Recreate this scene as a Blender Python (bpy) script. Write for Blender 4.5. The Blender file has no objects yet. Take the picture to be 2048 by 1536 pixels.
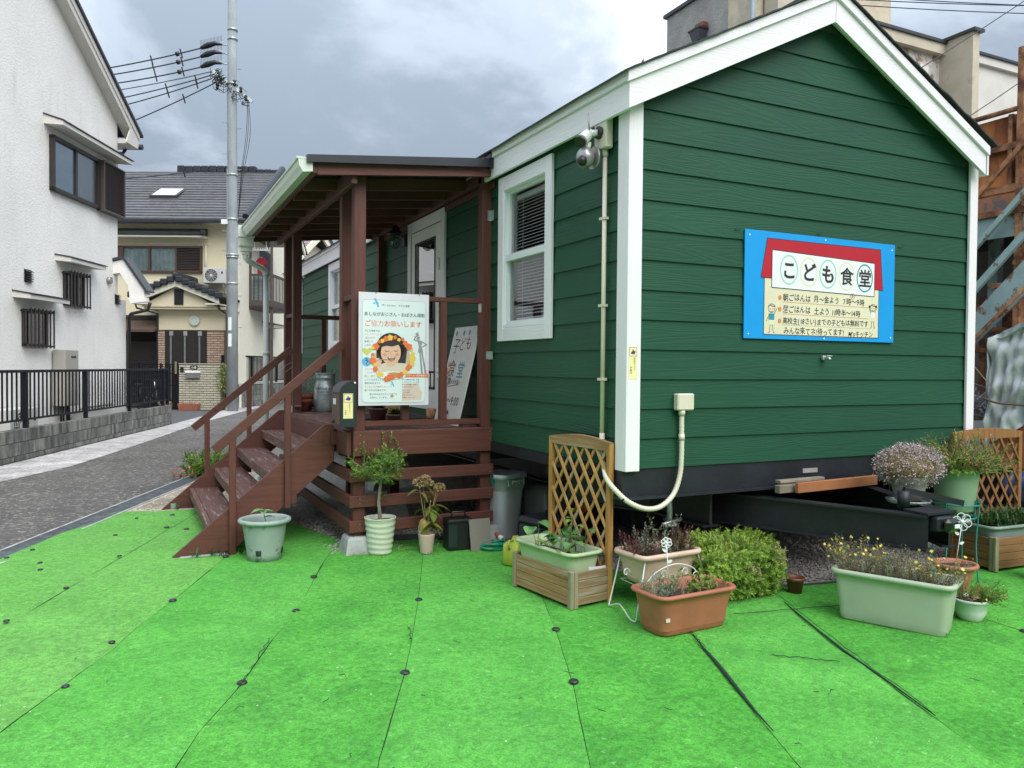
import bpy, math, random
from mathutils import Vector, Matrix, noise
random.seed(7)
R = math.radians
scn = bpy.context.scene
col = scn.collection
# ------------------------------------------------------------------ camera
cam_d = bpy.data.cameras.new("camera"); cam = bpy.data.objects.new("camera", cam_d); col.objects.link(cam)
YAW, PIT, ROL = 0.451676, -0.0215205, 0.0086401
fw = Vector((math.sin(YAW)*math.cos(PIT), math.cos(YAW)*math.cos(PIT), math.sin(PIT)))
rt = Vector((math.cos(YAW), -math.sin(YAW), 0)); up = rt.cross(fw)
r2 = rt*math.cos(ROL)+up*math.sin(ROL); u2 = -rt*math.sin(ROL)+up*math.cos(ROL)
m = Matrix((r2, u2, -fw)).transposed().to_4x4(); m.translation = (-2.638158, -3.885475, 1.419173)
cam.matrix_world = m
cam_d.sensor_width = 36; cam_d.lens = 1568.48/2048*36; cam_d.clip_end = 2000; cam_d.clip_start = 0.05
scn.camera = cam
# ------------------------------------------------------------------ world and sun (overcast)
SUN_EL, SUN_AZ = R(46), R(176)
w = bpy.data.worlds.new("World"); scn.world = w; w.use_nodes = True
nt = w.node_tree; N = nt.nodes; L = nt.links; N.clear()
out = N.new('ShaderNodeOutputWorld'); bg = N.new('ShaderNodeBackground'); bg.inputs[1].default_value = 0.1
sky = N.new('ShaderNodeTexSky'); sky.sky_type = 'NISHITA'; sky.sun_disc = False
sky.sun_elevation = SUN_EL; sky.sun_rotation = SUN_AZ
tc = N.new('ShaderNodeTexCoord'); sep = N.new('ShaderNodeSeparateXYZ'); L.new(tc.outputs['Generated'], sep.inputs[0])
zz = N.new('ShaderNodeMath'); zz.operation = 'MAXIMUM'; zz.inputs[1].default_value = 0.0; L.new(sep.outputs[2], zz.inputs[0])
za = N.new('ShaderNodeMath'); za.operation = 'ADD'; za.inputs[1].default_value = 0.32; L.new(zz.outputs[0], za.inputs[0])
dv = N.new('ShaderNodeVectorMath'); dv.operation = 'DIVIDE'; cb = N.new('ShaderNodeCombineXYZ')
for i in range(3): L.new(za.outputs[0], cb.inputs[i])
L.new(tc.outputs['Generated'], dv.inputs[0]); L.new(cb.outputs[0], dv.inputs[1])
mp = N.new('ShaderNodeMapping'); mp.inputs['Location'].default_value = (3.1, 1.7, 0.4); L.new(dv.outputs[0], mp.inputs[0])
n1 = N.new('ShaderNodeTexNoise'); n1.inputs['Scale'].default_value = 1.7; n1.inputs['Detail'].default_value = 10; n1.inputs['Roughness'].default_value = 0.56; n1.inputs['Distortion'].default_value = 0.35
L.new(mp.outputs[0], n1.inputs['Vector'])
n2 = N.new('ShaderNodeTexNoise'); n2.inputs['Scale'].default_value = 0.62; n2.inputs['Detail'].default_value = 3; L.new(mp.outputs[0], n2.inputs['Vector'])
ad = N.new('ShaderNodeMath'); ad.operation = 'ADD'; L.new(n1.outputs[0], ad.inputs[0]); L.new(n2.outputs[0], ad.inputs[1])
cr = N.new('ShaderNodeValToRGB'); cr.color_ramp.interpolation = 'EASE'
e = cr.color_ramp.elements; e[0].position = 0.43; e[1].position = 0.58
CS = 10
e[0].color = (0.235*CS, 0.280*CS, 0.335*CS, 1); e[1].color = (0.70*CS, 0.73*CS, 0.77*CS, 1)
k = e.new(0.49); k.color = (0.37*CS, 0.425*CS, 0.49*CS, 1)
hf = N.new('ShaderNodeMath'); hf.operation = 'MULTIPLY'; hf.inputs[1].default_value = 0.5; L.new(ad.outputs[0], hf.inputs[0]); L.new(hf.outputs[0], cr.inputs[0])
# overcast skies brighten smoothly from horizon to zenith
gz = N.new('ShaderNodeMath'); gz.operation = 'POWER'; gz.inputs[1].default_value = 1.6; L.new(zz.outputs[0], gz.inputs[0])
gr = N.new('ShaderNodeMath'); gr.operation = 'MULTIPLY_ADD'; gr.inputs[1].default_value = 2.4; gr.inputs[2].default_value = 0.62; L.new(gz.outputs[0], gr.inputs[0])
gm_ = N.new('ShaderNodeVectorMath'); gm_.operation = 'SCALE'; L.new(cr.outputs[0], gm_.inputs[0]); L.new(gr.outputs[0], gm_.inputs['Scale'])
mx = N.new('ShaderNodeMix'); mx.data_type = 'RGBA'; mx.inputs[0].default_value = 0.9
L.new(sky.outputs[0], mx.inputs[6]); L.new(gm_.outputs[0], mx.inputs[7]); L.new(mx.outputs[2], bg.inputs[0]); L.new(bg.outputs[0], out.inputs[0])
sd = bpy.data.lights.new("sun", 'SUN'); so = bpy.data.objects.new("sun", sd); col.objects.link(so)
sd.energy = 1.5; sd.angle = R(50); sd.color = (1, 0.965, 0.91)
sv = Vector((math.sin(SUN_AZ)*math.cos(SUN_EL), math.cos(SUN_AZ)*math.cos(SUN_EL), math.sin(SUN_EL)))
so.rotation_euler = sv.to_track_quat('Z', 'Y').to_euler(); so.location = (0, 0, 30)
vs = scn.view_settings; vs.view_transform = 'Standard'; vs.look = 'None'; vs.exposure = 0.88; vs.gamma = 1; vs.use_curve_mapping = False
scn.render.engine = 'CYCLES'
try: scn.cycles.max_bounces = 8; scn.cycles.transparent_max_bounces = 16
except Exception: pass

# ------------------------------------------------------------------ mesh helpers
class MB:
    def __init__(s): s.v = []; s.f = []; s.sm = []
    def add(s, vs, fs, smooth=False):
        b = len(s.v); s.v += [tuple(v) for v in vs]
        for f in fs: s.f.append(tuple(i+b for i in f)); s.sm.append(smooth)
        return s
    def box(s, x0, x1, y0, y1, z0, z1, ch=0.0):
        if x0 > x1: x0, x1 = x1, x0
        if y0 > y1: y0, y1 = y1, y0
        if z0 > z1: z0, z1 = z1, z0
        if ch <= 0:
            v = [(x0,y0,z0),(x1,y0,z0),(x1,y1,z0),(x0,y1,z0),(x0,y0,z1),(x1,y0,z1),(x1,y1,z1),(x0,y1,z1)]
            return s.add(v, [(0,3,2,1),(4,5,6,7),(0,1,5,4),(1,2,6,5),(2,3,7,6),(3,0,4,7)])
        c = min(ch, (x1-x0)*.45, (y1-y0)*.45, (z1-z0)*.45)
        X = (x0, x1); Y = (y0, y1); Z = (z0, z1); v = []; idx = {}
        for i in (0,1):
            for j in (0,1):
                for k in (0,1):
                    si, sj, sk = 1-2*i, 1-2*j, 1-2*k
                    for a in range(3):
                        p = [X[i]+si*c, Y[j]+sj*c, Z[k]+sk*c]; p[a] = (X[i], Y[j], Z[k])[a]
                        idx[(i,j,k,a)] = len(v); v.append(tuple(p))
        F = []
        I = idx
        for q in (0,1):
            F.append([I[(q,0,0,0)],I[(q,1,0,0)],I[(q,1,1,0)],I[(q,0,1,0)]])
            F.append([I[(0,q,0,1)],I[(1,q,0,1)],I[(1,q,1,1)],I[(0,q,1,1)]])
            F.append([I[(0,0,q,2)],I[(1,0,q,2)],I[(1,1,q,2)],I[(0,1,q,2)]])
        for a in (0,1):
            for b in (0,1):
                F.append([I[(a,b,0,0)],I[(a,b,1,0)],I[(a,b,1,1)],I[(a,b,0,1)]])
                F.append([I[(a,0,b,0)],I[(a,1,b,0)],I[(a,1,b,2)],I[(a,0,b,2)]])
                F.append([I[(0,a,b,1)],I[(1,a,b,1)],I[(1,a,b,2)],I[(0,a,b,2)]])
        for i in (0,1):
            for j in (0,1):
                for k in (0,1): F.append([I[(i,j,k,0)],I[(i,j,k,1)],I[(i,j,k,2)]])
        cc = Vector(((x0+x1)/2,(y0+y1)/2,(z0+z1)/2)); G = []
        for f in F:
            P = [Vector(v[i]) for i in f]; n = (P[1]-P[0]).cross(P[2]-P[0]); ce = sum(P, Vector())/len(P)
            G.append(f if n.dot(ce-cc) > 0 else f[::-1])
        return s.add(v, G)
    def obox(s, p, q, w, h, upv=(0,0,1), ch=0):   # bar from p to q, width w (side), height h (along up)
        p = Vector(p); q = Vector(q); d = q-p; l = d.length; d.normalize(); U = Vector(upv)
        S = d.cross(U); 
        if S.length < 1e-5: S = d.cross(Vector((1,0,0)))
        S.normalize(); U = S.cross(d)
        t = MB().box(0, l, -w/2, w/2, -h/2, h/2, ch)
        return s.add([p+d*a-S*b+U*c for a, b, c in t.v], t.f)
    def hexa(s, v): return s.add(v, [(0,3,2,1),(4,5,6,7),(0,1,5,4),(1,2,6,5),(2,3,7,6),(3,0,4,7)])
    def prism(s, pts, ext, smooth=False):          # polygon (3d pts) extruded by vector
        n = len(pts); e = Vector(ext); v = [Vector(p) for p in pts]; v += [p+e for p in v]
        s.add(v, [tuple(range(n))[::-1], tuple(range(n, 2*n))])
        b = len(s.v)-2*n
        for i in range(n):
            j = (i+1) % n; s.f.append((b+i, b+j, b+n+j, b+n+i)); s.sm.append(smooth)
        return s
    def tube(s, pts, r, n=8, cap=True, closed=False):
        pts = [Vector(p) for p in pts]; m_ = len(pts); b = len(s.v); rr = r if isinstance(r, (list, tuple)) else [r]*m_
        t0 = (pts[1]-pts[0]).normalized(); a = Vector((0,0,1)) if abs(t0.z) < .9 else Vector((1,0,0)); nn = t0.cross(a).normalized()
        for i in range(m_):
            if closed: t = (pts[(i+1) % m_]-pts[i-1]).normalized()
            else: t = (pts[min(i+1, m_-1)]-pts[max(i-1, 0)]).normalized()
            nn = (nn-t*nn.dot(t)).normalized(); bb = t.cross(nn)
            for k in range(n):
                an = 2*math.pi*k/n; s.v.append(tuple(pts[i]+(nn*math.cos(an)+bb*math.sin(an))*rr[i]))
        for i in range(m_ if closed else m_-1):
            i2 = (i+1) % m_
            for k in range(n):
                k2 = (k+1) % n; s.f.append((b+i*n+k, b+i*n+k2, b+i2*n+k2, b+i2*n+k)); s.sm.append(n > 5)
        if cap and not closed:
            s.f.append(tuple(b+k for k in range(n))[::-1]); s.sm.append(False)
            s.f.append(tuple(b+(m_-1)*n+k for k in range(n))); s.sm.append(False)
        return s
    def lathe(s, prof, c=(0,0,0), n=24, sx=1, sy=1, pw=None, smooth=True, rot=0):   # prof [(r,z)], pw superellipse power
        b = len(s.v)
        for r_, z_ in prof:
            for k in range(n):
                a = 2*math.pi*k/n+rot; x, y = math.cos(a), math.sin(a)
                if pw:
                    q = (abs(x)**pw+abs(y)**pw)**(-1/pw); x *= q; y *= q
                s.v.append((c[0]+x*r_*sx, c[1]+y*r_*sy, c[2]+z_))
        for i in range(len(prof)-1):
            for k in range(n):
                k2 = (k+1) % n; s.f.append((b+i*n+k, b+i*n+k2, b+(i+1)*n+k2, b+(i+1)*n+k)); s.sm.append(smooth)
        return s
    def rings(s, rings, smooth=True, cap0=True, cap1=True):
        b = len(s.v); n = len(rings[0])
        for r_ in rings: s.v += [tuple(p) for p in r_]
        for i in range(len(rings)-1):
            for k in range(n):
                k2 = (k+1) % n; s.f.append((b+i*n+k, b+i*n+k2, b+(i+1)*n+k2, b+(i+1)*n+k)); s.sm.append(smooth)
        if cap0: s.f.append(tuple(b+k for k in range(n))[::-1]); s.sm.append(False)
        if cap1: s.f.append(tuple(b+(len(rings)-1)*n+k for k in range(n))); s.sm.append(False)
        return s
    def disc(s, c, r, n=16, nrm=(0,0,1)):
        c = Vector(c); q = Vector(nrm).normalized().to_track_quat('Z', 'Y')
        return s.add([c+q@Vector((r*math.cos(2*math.pi*k/n), r*math.sin(2*math.pi*k/n), 0)) for k in range(n)], [tuple(range(n))])
    def ball(s, c, r, n=10, m_=6, sc=(1,1,1)):
        prof = [(max(1e-4, math.sin(math.pi*i/m_)), -math.cos(math.pi*i/m_)) for i in range(m_+1)]; t = MB().lathe(prof, n=n)
        return s.add([(c[0]+x*r*sc[0], c[1]+y*r*sc[1], c[2]+z*r*sc[2]) for x, y, z in t.v], t.f, True)
    def leaf(s, p, d, nrm, l, w_, fold=.25, droop=.2):
        p = Vector(p); d = Vector(d).normalized(); nrm = Vector(nrm); S = d.cross(nrm)
        if S.length < 1e-4: S = d.cross(Vector((.3,.5,.8)))
        S.normalize(); U = S.cross(d)
        m1 = p+d*l*.45+U*l*droop*.3; t = p+d*l-U*l*droop*.4; up_ = U*w_*fold
        return s.add([p, m1+S*w_*.5+up_, t, m1-S*w_*.5+up_, m1], [(0,4,1),(4,2,1),(0,3,4),(4,3,2)], True)
    def quadleaf(s, p, d, nrm, l, w_):
        p = Vector(p); d = Vector(d).normalized(); S = d.cross(Vector(nrm))
        if S.length < 1e-4: S = d.cross(Vector((.3,.5,.8)))
        S.normalize()
        return s.add([p, p+d*l*.5+S*w_*.5, p+d*l, p+d*l*.5-S*w_*.5], [(0,1,2,3)])
    def bigleaf(s, p, d, nrm, l, w_, droop=.25, lobes=0, seed=0):
        p = Vector(p); d = Vector(d).normalized(); nrm = Vector(nrm); S = d.cross(nrm).normalized(); U = S.cross(d); rows = []
        n = 7; rd = random.Random(seed)
        for i in range(n):
            t = i/(n-1); ww = w_*.5*math.sin(math.pi*min(1, t**.75))**.8 if 0 < t < 1 else 0.0
            if lobes: ww *= 1+.35*math.cos(t*math.pi*2*lobes)
            c = p+d*l*t-U*l*droop*t*t
            rows.append([c+S*ww+U*ww*.35, c-U*0, c-S*ww+U*ww*.35])
        v = [q for r_ in rows for q in r_]; f = []
        for i in range(n-1):
            for j in (0, 1): a = i*3+j; f.append((a, a+1, a+4, a+3))
        return s.add(v, f, True)
    def xf(s, M_): s.v = [tuple(M_@Vector(v)) for v in s.v]; return s
    def mesh(s, name):
        me = bpy.data.meshes.new(name); me.from_pydata(s.v, [], s.f); me.polygons.foreach_set('use_smooth', s.sm); me.update(); return me
    def build(s, name, mat, parent=None, **tags):
        o = bpy.data.objects.new(name, s.mesh(name)); col.objects.link(o)
        if mat: o.data.materials.append(mat)
        if parent: o.parent = parent
        for k_, v_ in tags.items(): o[k_] = v_
        return o
def thing(name, label, cat, loc=(0,0,0), rz=0, group=None, kind=None):
    o = bpy.data.objects.new(name, None); col.objects.link(o); o.location = loc; o.rotation_euler = (0,0,rz); o.empty_display_size = .1
    if label: o['label'] = label; o['category'] = cat
    if group: o['group'] = group
    if kind: o['kind'] = kind
    return o
def part(name, me, mat, parent, loc=(0,0,0), rot=(0,0,0), scale=(1,1,1)):   # shares mesh data
    o = bpy.data.objects.new(name, me); col.objects.link(o); o.parent = parent; o.location = loc; o.rotation_euler = rot; o.scale = scale
    if mat and not me.materials: me.materials.append(mat)
    return o
def copy_tree(o, parent=None):
    c = o.copy(); col.objects.link(c)
    if parent: c.parent = parent
    for ch in list(o.children): copy_tree(ch, c)
    return c
def shift(pts, d): return [(p[0]+d[0], p[1]+d[1], p[2]+d[2]) for p in pts]

# ------------------------------------------------------------------ materials
def srgb(r_, g_, b_):
    f = lambda c: c/12.92 if c <= .04045 else ((c+.055)/1.055)**2.4
    return (f(r_/255), f(g_/255), f(b_/255))
def M(name, c, rough=.6, metal=0, var=.15, vs_=6, st=(1,1,1), bump=0, bs=60, bst=None, spot=None, spotth=.62, spots=9, spotst=None, spec=.5, trans=0, bdist=.01, c2=None, detail=4, spotw=.06):
    mt = bpy.data.materials.new(name); mt.use_nodes = True; n = mt.node_tree; B = n.nodes['Principled BSDF']
    tc_ = n.nodes.new('ShaderNodeTexCoord'); oi = n.nodes.new('ShaderNodeObjectInfo'); ml = n.nodes.new('ShaderNodeMath'); ml.operation = 'MULTIPLY'; ml.inputs[1].default_value = 37.0
    n.links.new(oi.outputs['Random'], ml.inputs[0]); av = n.nodes.new('ShaderNodeVectorMath'); av.operation = 'ADD'
    n.links.new(tc_.outputs['Object'], av.inputs[0]); n.links.new(ml.outputs[0], av.inputs[1])
    def nz(scale, st_, det=detail, rg=.6):
        mp_ = n.nodes.new('ShaderNodeMapping'); mp_.inputs['Scale'].default_value = st_; n.links.new(av.outputs[0], mp_.inputs[0])
        q = n.nodes.new('ShaderNodeTexNoise'); q.inputs['Scale'].default_value = scale; q.inputs['Detail'].default_value = det; q.inputs['Roughness'].default_value = rg
        n.links.new(mp_.outputs[0], q.inputs['Vector']); return q
    q = nz(vs_, st); rp = n.nodes.new('ShaderNodeValToRGB'); n.links.new(q.outputs[0], rp.inputs[0])
    a = [min(1, max(0, x*(1-var))) for x in c]; b = [min(1, max(0, x*(1+var))) for x in (c2 or c)]
    rp.color_ramp.elements[0].position = .32; rp.color_ramp.elements[0].color = (*a, 1); rp.color_ramp.elements[1].position = .68; rp.color_ramp.elements[1].color = (*b, 1)
    last = rp.outputs[0]
    # slight per-object tone shift
    hs = n.nodes.new('ShaderNodeHueSaturation'); mr = n.nodes.new('ShaderNodeMapRange'); mr.inputs[3].default_value = 1-var*.5; mr.inputs[4].default_value = 1+var*.5
    n.links.new(oi.outputs['Random'], mr.inputs[0]); n.links.new(mr.outputs[0], hs.inputs['Value']); n.links.new(last, hs.inputs['Color']); last = hs.outputs[0]
    if spot:
        q2 = nz(spots, spotst or st, 6, .7); r2_ = n.nodes.new('ShaderNodeValToRGB'); n.links.new(q2.outputs[0], r2_.inputs[0])
        r2_.color_ramp.elements[0].position = spotth; r2_.color_ramp.elements[0].color = (0,0,0,1); r2_.color_ramp.elements[1].position = spotth+spotw; r2_.color_ramp.elements[1].color = (1,1,1,1)
        mx_ = n.nodes.new('ShaderNodeMix'); mx_.data_type = 'RGBA'; n.links.new(r2_.outputs[0], mx_.inputs[0]); n.links.new(last, mx_.inputs[6]); mx_.inputs[7].default_value = (*spot, 1); last = mx_.outputs[2]
    n.links.new(last, B.inputs['Base Color']); B.inputs['Roughness'].default_value = rough; B.inputs['Metallic'].default_value = metal
    B.inputs['Specular IOR Level'].default_value = spec
    if bump:
        q3 = nz(bs, bst or st, 5, .6); bp = n.nodes.new('ShaderNodeBump'); bp.inputs['Strength'].default_value = bump; bp.inputs['Distance'].default_value = bdist
        n.links.new(q3.outputs[0], bp.inputs['Height']); n.links.new(bp.outputs[0], B.inputs['Normal'])
    if trans:
        tr = n.nodes.new('ShaderNodeBsdfTranslucent'); ms = n.nodes.new('ShaderNodeMixShader'); ms.inputs[0].default_value = trans
        n.links.new(last, tr.inputs[0]); o_ = n.nodes['Material Output']; n.links.new(B.outputs[0], ms.inputs[1]); n.links.new(tr.outputs[0], ms.inputs[2]); n.links.new(ms.outputs[0], o_.inputs[0])
    mt['B'] = 1
    return mt
def grain(name, c, axis, rough=.55, depth=.004, scale=9, strength=.6, stretch=14, dark=.1, lapdirt=None):   # embossed cedar-grain fibre cement
    mt = bpy.data.materials.new(name); mt.use_nodes = True; n = mt.node_tree; B = n.nodes['Principled BSDF']
    tc_ = n.nodes.new('ShaderNodeTexCoord'); oi = n.nodes.new('ShaderNodeObjectInfo'); ml = n.nodes.new('ShaderNodeMath'); ml.operation = 'MULTIPLY'; ml.inputs[1].default_value = 53.0
    n.links.new(oi.outputs['Random'], ml.inputs[0]); av = n.nodes.new('ShaderNodeVectorMath'); av.operation = 'ADD'
    n.links.new(tc_.outputs['Object'], av.inputs[0]); n.links.new(ml.outputs[0], av.inputs[1])
    mp_ = n.nodes.new('ShaderNodeMapping'); s_ = [stretch]*3; s_[axis] = 1.0; mp_.inputs['Scale'].default_value = s_; n.links.new(av.outputs[0], mp_.inputs[0])
    q = n.nodes.new('ShaderNodeTexNoise'); q.inputs['Scale'].default_value = .55; q.inputs['Detail'].default_value = 2; q.inputs['Roughness'].default_value = .45; n.links.new(mp_.outputs[0], q.inputs[0])
    k1 = n.nodes.new('ShaderNodeMath'); k1.operation = 'MULTIPLY'; k1.inputs[1].default_value = scale*14; n.links.new(q.outputs[0], k1.inputs[0])
    k2 = n.nodes.new('ShaderNodeMath'); k2.operation = 'SINE'; n.links.new(k1.outputs[0], k2.inputs[0])
    q2 = n.nodes.new('ShaderNodeTexNoise'); q2.inputs['Scale'].default_value = 2.6; q2.inputs['Detail'].default_value = 5; n.links.new(mp_.outputs[0], q2.inputs[0])
    mu = n.nodes.new('ShaderNodeMath'); mu.operation = 'MULTIPLY_ADD'; n.links.new(q2.outputs[0], mu.inputs[0]); mu.inputs[1].default_value = 1.6; n.links.new(k2.outputs[0], mu.inputs[2])
    bp = n.nodes.new('ShaderNodeBump'); bp.inputs['Strength'].default_value = strength; bp.inputs['Distance'].default_value = depth
    n.links.new(mu.outputs[0], bp.inputs['Height']); n.links.new(bp.outputs[0], B.inputs['Normal'])
    q4 = n.nodes.new('ShaderNodeTexNoise'); q4.inputs['Scale'].default_value = 1.3; q4.inputs['Detail'].default_value = 5; n.links.new(av.outputs[0], q4.inputs[0])
    rp = n.nodes.new('ShaderNodeValToRGB'); rp.color_ramp.elements[0].position = .3; rp.color_ramp.elements[1].position = .7
    rp.color_ramp.elements[0].color = (*[x*(1-dark) for x in c], 1); rp.color_ramp.elements[1].color = (*[min(1, x*(1+dark)) for x in c], 1)
    n.links.new(q4.outputs[0], rp.inputs[0]); n.links.new(rp.outputs[0], B.inputs['Base Color']); B.inputs['Roughness'].default_value = rough; B.inputs['Specular IOR Level'].default_value = .28
    return mt
def glass(name, tint=(.75,.8,.8), refl=.12, rough=.0):
    mt = bpy.data.materials.new(name); mt.use_nodes = True; n = mt.node_tree; n.nodes.remove(n.nodes['Principled BSDF'])
    t = n.nodes.new('ShaderNodeBsdfTransparent'); t.inputs[0].default_value = (*tint, 1); g = n.nodes.new('ShaderNodeBsdfGlossy'); g.inputs['Roughness'].default_value = rough
    fr0 = n.nodes.new('ShaderNodeLayerWeight'); fr0.inputs[0].default_value = .5; fr = n.nodes.new('ShaderNodeMath'); fr.operation = 'POWER'; fr.inputs[1].default_value = 4; n.links.new(fr0.outputs['Facing'], fr.inputs[0]); a_ = n.nodes.new('ShaderNodeMath'); a_.operation = 'MULTIPLY_ADD'; a_.inputs[1].default_value = .8; a_.inputs[2].default_value = refl; a_.use_clamp = True
    n.links.new(fr.outputs[0], a_.inputs[0]); ms = n.nodes.new('ShaderNodeMixShader'); n.links.new(a_.outputs[0], ms.inputs[0]); n.links.new(t.outputs[0], ms.inputs[1]); n.links.new(g.outputs[0], ms.inputs[2])
    n.links.new(ms.outputs[0], n.nodes['Material Output'].inputs[0]); return mt
def emit(name, c, s_):
    mt = bpy.data.materials.new(name); mt.use_nodes = True; B = mt.node_tree.nodes['Principled BSDF']; B.inputs['Emission Color'].default_value = (*c, 1); B.inputs['Emission Strength'].default_value = s_; return mt
def flat(name, c, rough=.6): return M(name, c, rough, var=.04, vs_=3)

GREEN = (.0115, .067, .036)
m_sx = grain('green_siding_x', GREEN, 0, .55, .0011, 9, .30, dark=.10); m_sy = grain('green_siding_y', GREEN, 1, .55, .0011, 9, .30, dark=.10)
WH = (.76, .735, .765)
m_wx = grain('white_trim_x', WH, 0, .5, .0008, 8, .4, dark=.03); m_wy = grain('white_trim_y', WH, 1, .5, .0008, 8, .4, dark=.03); m_wz = grain('white_trim_z', WH, 2, .5, .0008, 8, .35, dark=.03)
m_vinyl = M('white_vinyl', (.72,.75,.75), .35, var=.03)
m_doorw = M('door_white', (.76,.76,.72), .4, var=.04)
BR = (.100, .031, .021)
wd = dict(rough=.62, var=.22, vs_=5, bump=.35, bs=30, bdist=.004, spotw=.05)
m_bx = M('brown_wood_x', BR, st=(.6,9,9), spot=(.17,.11,.09), spotth=.70, spots=6, **wd)
m_by = M('brown_wood_y', BR, st=(9,.6,9), spot=(.17,.11,.09), spotth=.70, spots=6, **wd)
m_bz = M('brown_wood_z', (.098,.029,.021), st=(9,9,.6), spot=(.30,.24,.20), spotth=.71, spots=7, **wd)
m_bxw = M('brown_wood_worn', (.11,.045,.034), st=(9,.8,9), spot=(.22,.17,.14), spotth=.555, spots=4, **wd)
m_dark = M('dark_flashing', (.012,.015,.022), .35, var=.2)
m_blk = M('black_steel', (.009,.011,.016), .5, var=.4, vs_=4, bump=.15, bs=30, spot=(.07,.06,.05), spotth=.66, spots=14, spotw=.2)
m_galv = M('galvanised', (.42,.47,.46), .38, .7, var=.25, vs_=14)
m_shing = M('roof_shingle', (.03,.032,.035), .9, var=.3, vs_=20, bump=.5, bs=90)
m_int = M('interior_wall', (.10,.09,.08), .8)
m_glass = glass('window_glass', (.86,.88,.89), .05)
m_glass2 = glass('door_glass', (.16,.17,.17), .42)
m_blind = M('blind_slat', (.80,.80,.79), .5, var=.03)
m_rub = M('black_plastic', (.012,.013,.014), .4, var=.2)
m_ivory = M('ivory_plastic', (.60,.57,.45), .45, var=.06)
m_silver = M('silver_plastic', (.35,.35,.35), .3, .5, var=.1)
m_wp = M('white_plastic', (.75,.78,.76), .35, var=.05)
m_soil = M('potting_soil', (.035,.025,.018), .95, var=.5, vs_=40, bump=.8, bs=70, spot=(.20,.16,.11), spotth=.6, spots=60)
# ================================================================== ground and road
gm = M('asphalt_ground', (.15,.145,.135), .92, var=.3, vs_=.8, bump=.5, bs=60, spot=(.30,.29,.27), spotth=.56, spots=55, bdist=.012, detail=8)
MB().add([(-90,-60,-.012),(120,-60,-.012),(120,160,-.012),(-90,160,-.012)], [(0,1,2,3)]).build('ground', gm, kind='structure')
def sheet(name, pts, z, mat, **k): return MB().add([(x, y, z) for x, y in pts], [tuple(range(len(pts)))]).build(name, mat, **k)
rm = M('road_asphalt', (.105,.098,.088), .9, var=.30, vs_=.9, bump=.6, bs=50, spot=(.34,.32,.285), spotth=.53, spots=24, bdist=.012, detail=8, spotw=.12)
sheet('road', [(-5.0,1.0),(-3.53,3.05),(-1.72,7.5),(.45,13.0),(4.2,25.5),(2.2,28.2),(-.5,20.5),(-1.79,16.36),(-4.27,8.85),(-7.5,-.9)], -.008, rm, kind='structure')
lm = M('worn_concrete_strip', (.42,.40,.39), .92, var=.35, vs_=3, bump=.5, bs=60, spot=(.17,.16,.155), spotth=.50, spots=26, bdist=.01, detail=8, spotw=.15)
sheet('pale_road_strip', [(-5.3,4.0),(-4.2,6.9),(-3.42,8.45),(-2.95,10.0),(-2.3,12.3),(-1.5,15.3),(-.6,18.2),(.45,21.3),(2.9,28.0),(2.0,28.2),(-.6,21.2),(-1.70,16.6),(-4.22,9.0),(-6.3,2.7)], -.004, lm, kind='structure')
dkm = M('dark_asphalt_apron', (.085,.087,.09), .9, var=.2, vs_=5, bump=.4, bs=60, spot=(.2,.2,.2), spotth=.6, spots=50)
sheet('driveway_apron', [(-1.72,16.5),(-.1,21.9),(-1.9,22.6),(-4.0,17.5)], -.003, dkm, kind='structure')
# gravel bed under and beside the trailer
gb = M('grey_gravel_bed', (.20,.19,.175), .95, var=.45, vs_=25, bump=1, bs=45, spot=(.42,.40,.36), spotth=.55, spots=45, bdist=.02, detail=8)
sheet('gravel_bed', [(-3.42,3.1),(-1.66,7.45),(.3,12.6),(4.6,13),(4.6,-1.1),(1.0,-.6),(.2,.2),(-1.6,1.2),(-2.8,2.5)], 0.0, gb, kind='structure')
gs = M('gravel_stone', (.36,.34,.31), .9, var=.4, vs_=2)
rnd = random.Random(3); tmpl = []
for q in range(4):
    t = MB(); c = [Vector((1,0,0)),Vector((-1,0,0)),Vector((0,1,0)),Vector((0,-1,0)),Vector((0,0,1)),Vector((0,0,-1))]
    c = [v*rnd.uniform(.7,1.2) for v in c]; tmpl.append(([tuple(v) for v in c], [(0,2,4),(2,1,4),(1,3,4),(3,0,4),(2,0,5),(1,2,5),(3,1,5),(0,3,5)]))
def stones(n, fn, s0, s1, mat, name='gravel'):
    g = MB()
    for i in range(n):
        x, y = fn(); v, f = rnd.choice(tmpl); s_ = rnd.uniform(s0, s1); a = rnd.uniform(0, 6.28); ca, sa = math.cos(a), math.sin(a)
        g.add([(x+(p[0]*ca-p[1]*sa)*s_, y+(p[0]*sa+p[1]*ca)*s_*.8, .003+s_*.3+p[2]*s_*.6) for p in v], f)
    return g.build(name, mat, kind='stuff', label='loose grey gravel stones under and around the trailer', category='gravel')
def gfn():
    t = rnd.random()
    if t < .62:
        x = rnd.uniform(.3, 3.4); e_ = .5-.58*(x-.3) if x < 1.3 else -.08-.16*(x-1.3); y = e_+.04+abs(rnd.gauss(0,.55)); return x, y
    if 1:
        return rnd.uniform(-1.3, .6), rnd.uniform(1.9, 3.6)
stones(9000, gfn, .006, .019, gs)
bgm = M('beige_gravel_bed', (.40,.35,.27), .95, var=.4, vs_=30, bump=1, bs=50, spot=(.60,.55,.45), spotth=.52, spots=40, bdist=.015)
sheet('beige_gravel_bed', [(-2.745,4.44),(-2.0,4.25),(-1.2,4.3),(-1.2,7.6),(-1.52,7.6)], .004, bgm, kind='structure')
def bfn():
    y = rnd.uniform(4.3, 7.5); x0 = -3.40+.4152*(y-2.62)+.02+(.0 if y > 4.46 else .2); return rnd.uniform(x0-.03, x0+.75), y
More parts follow.
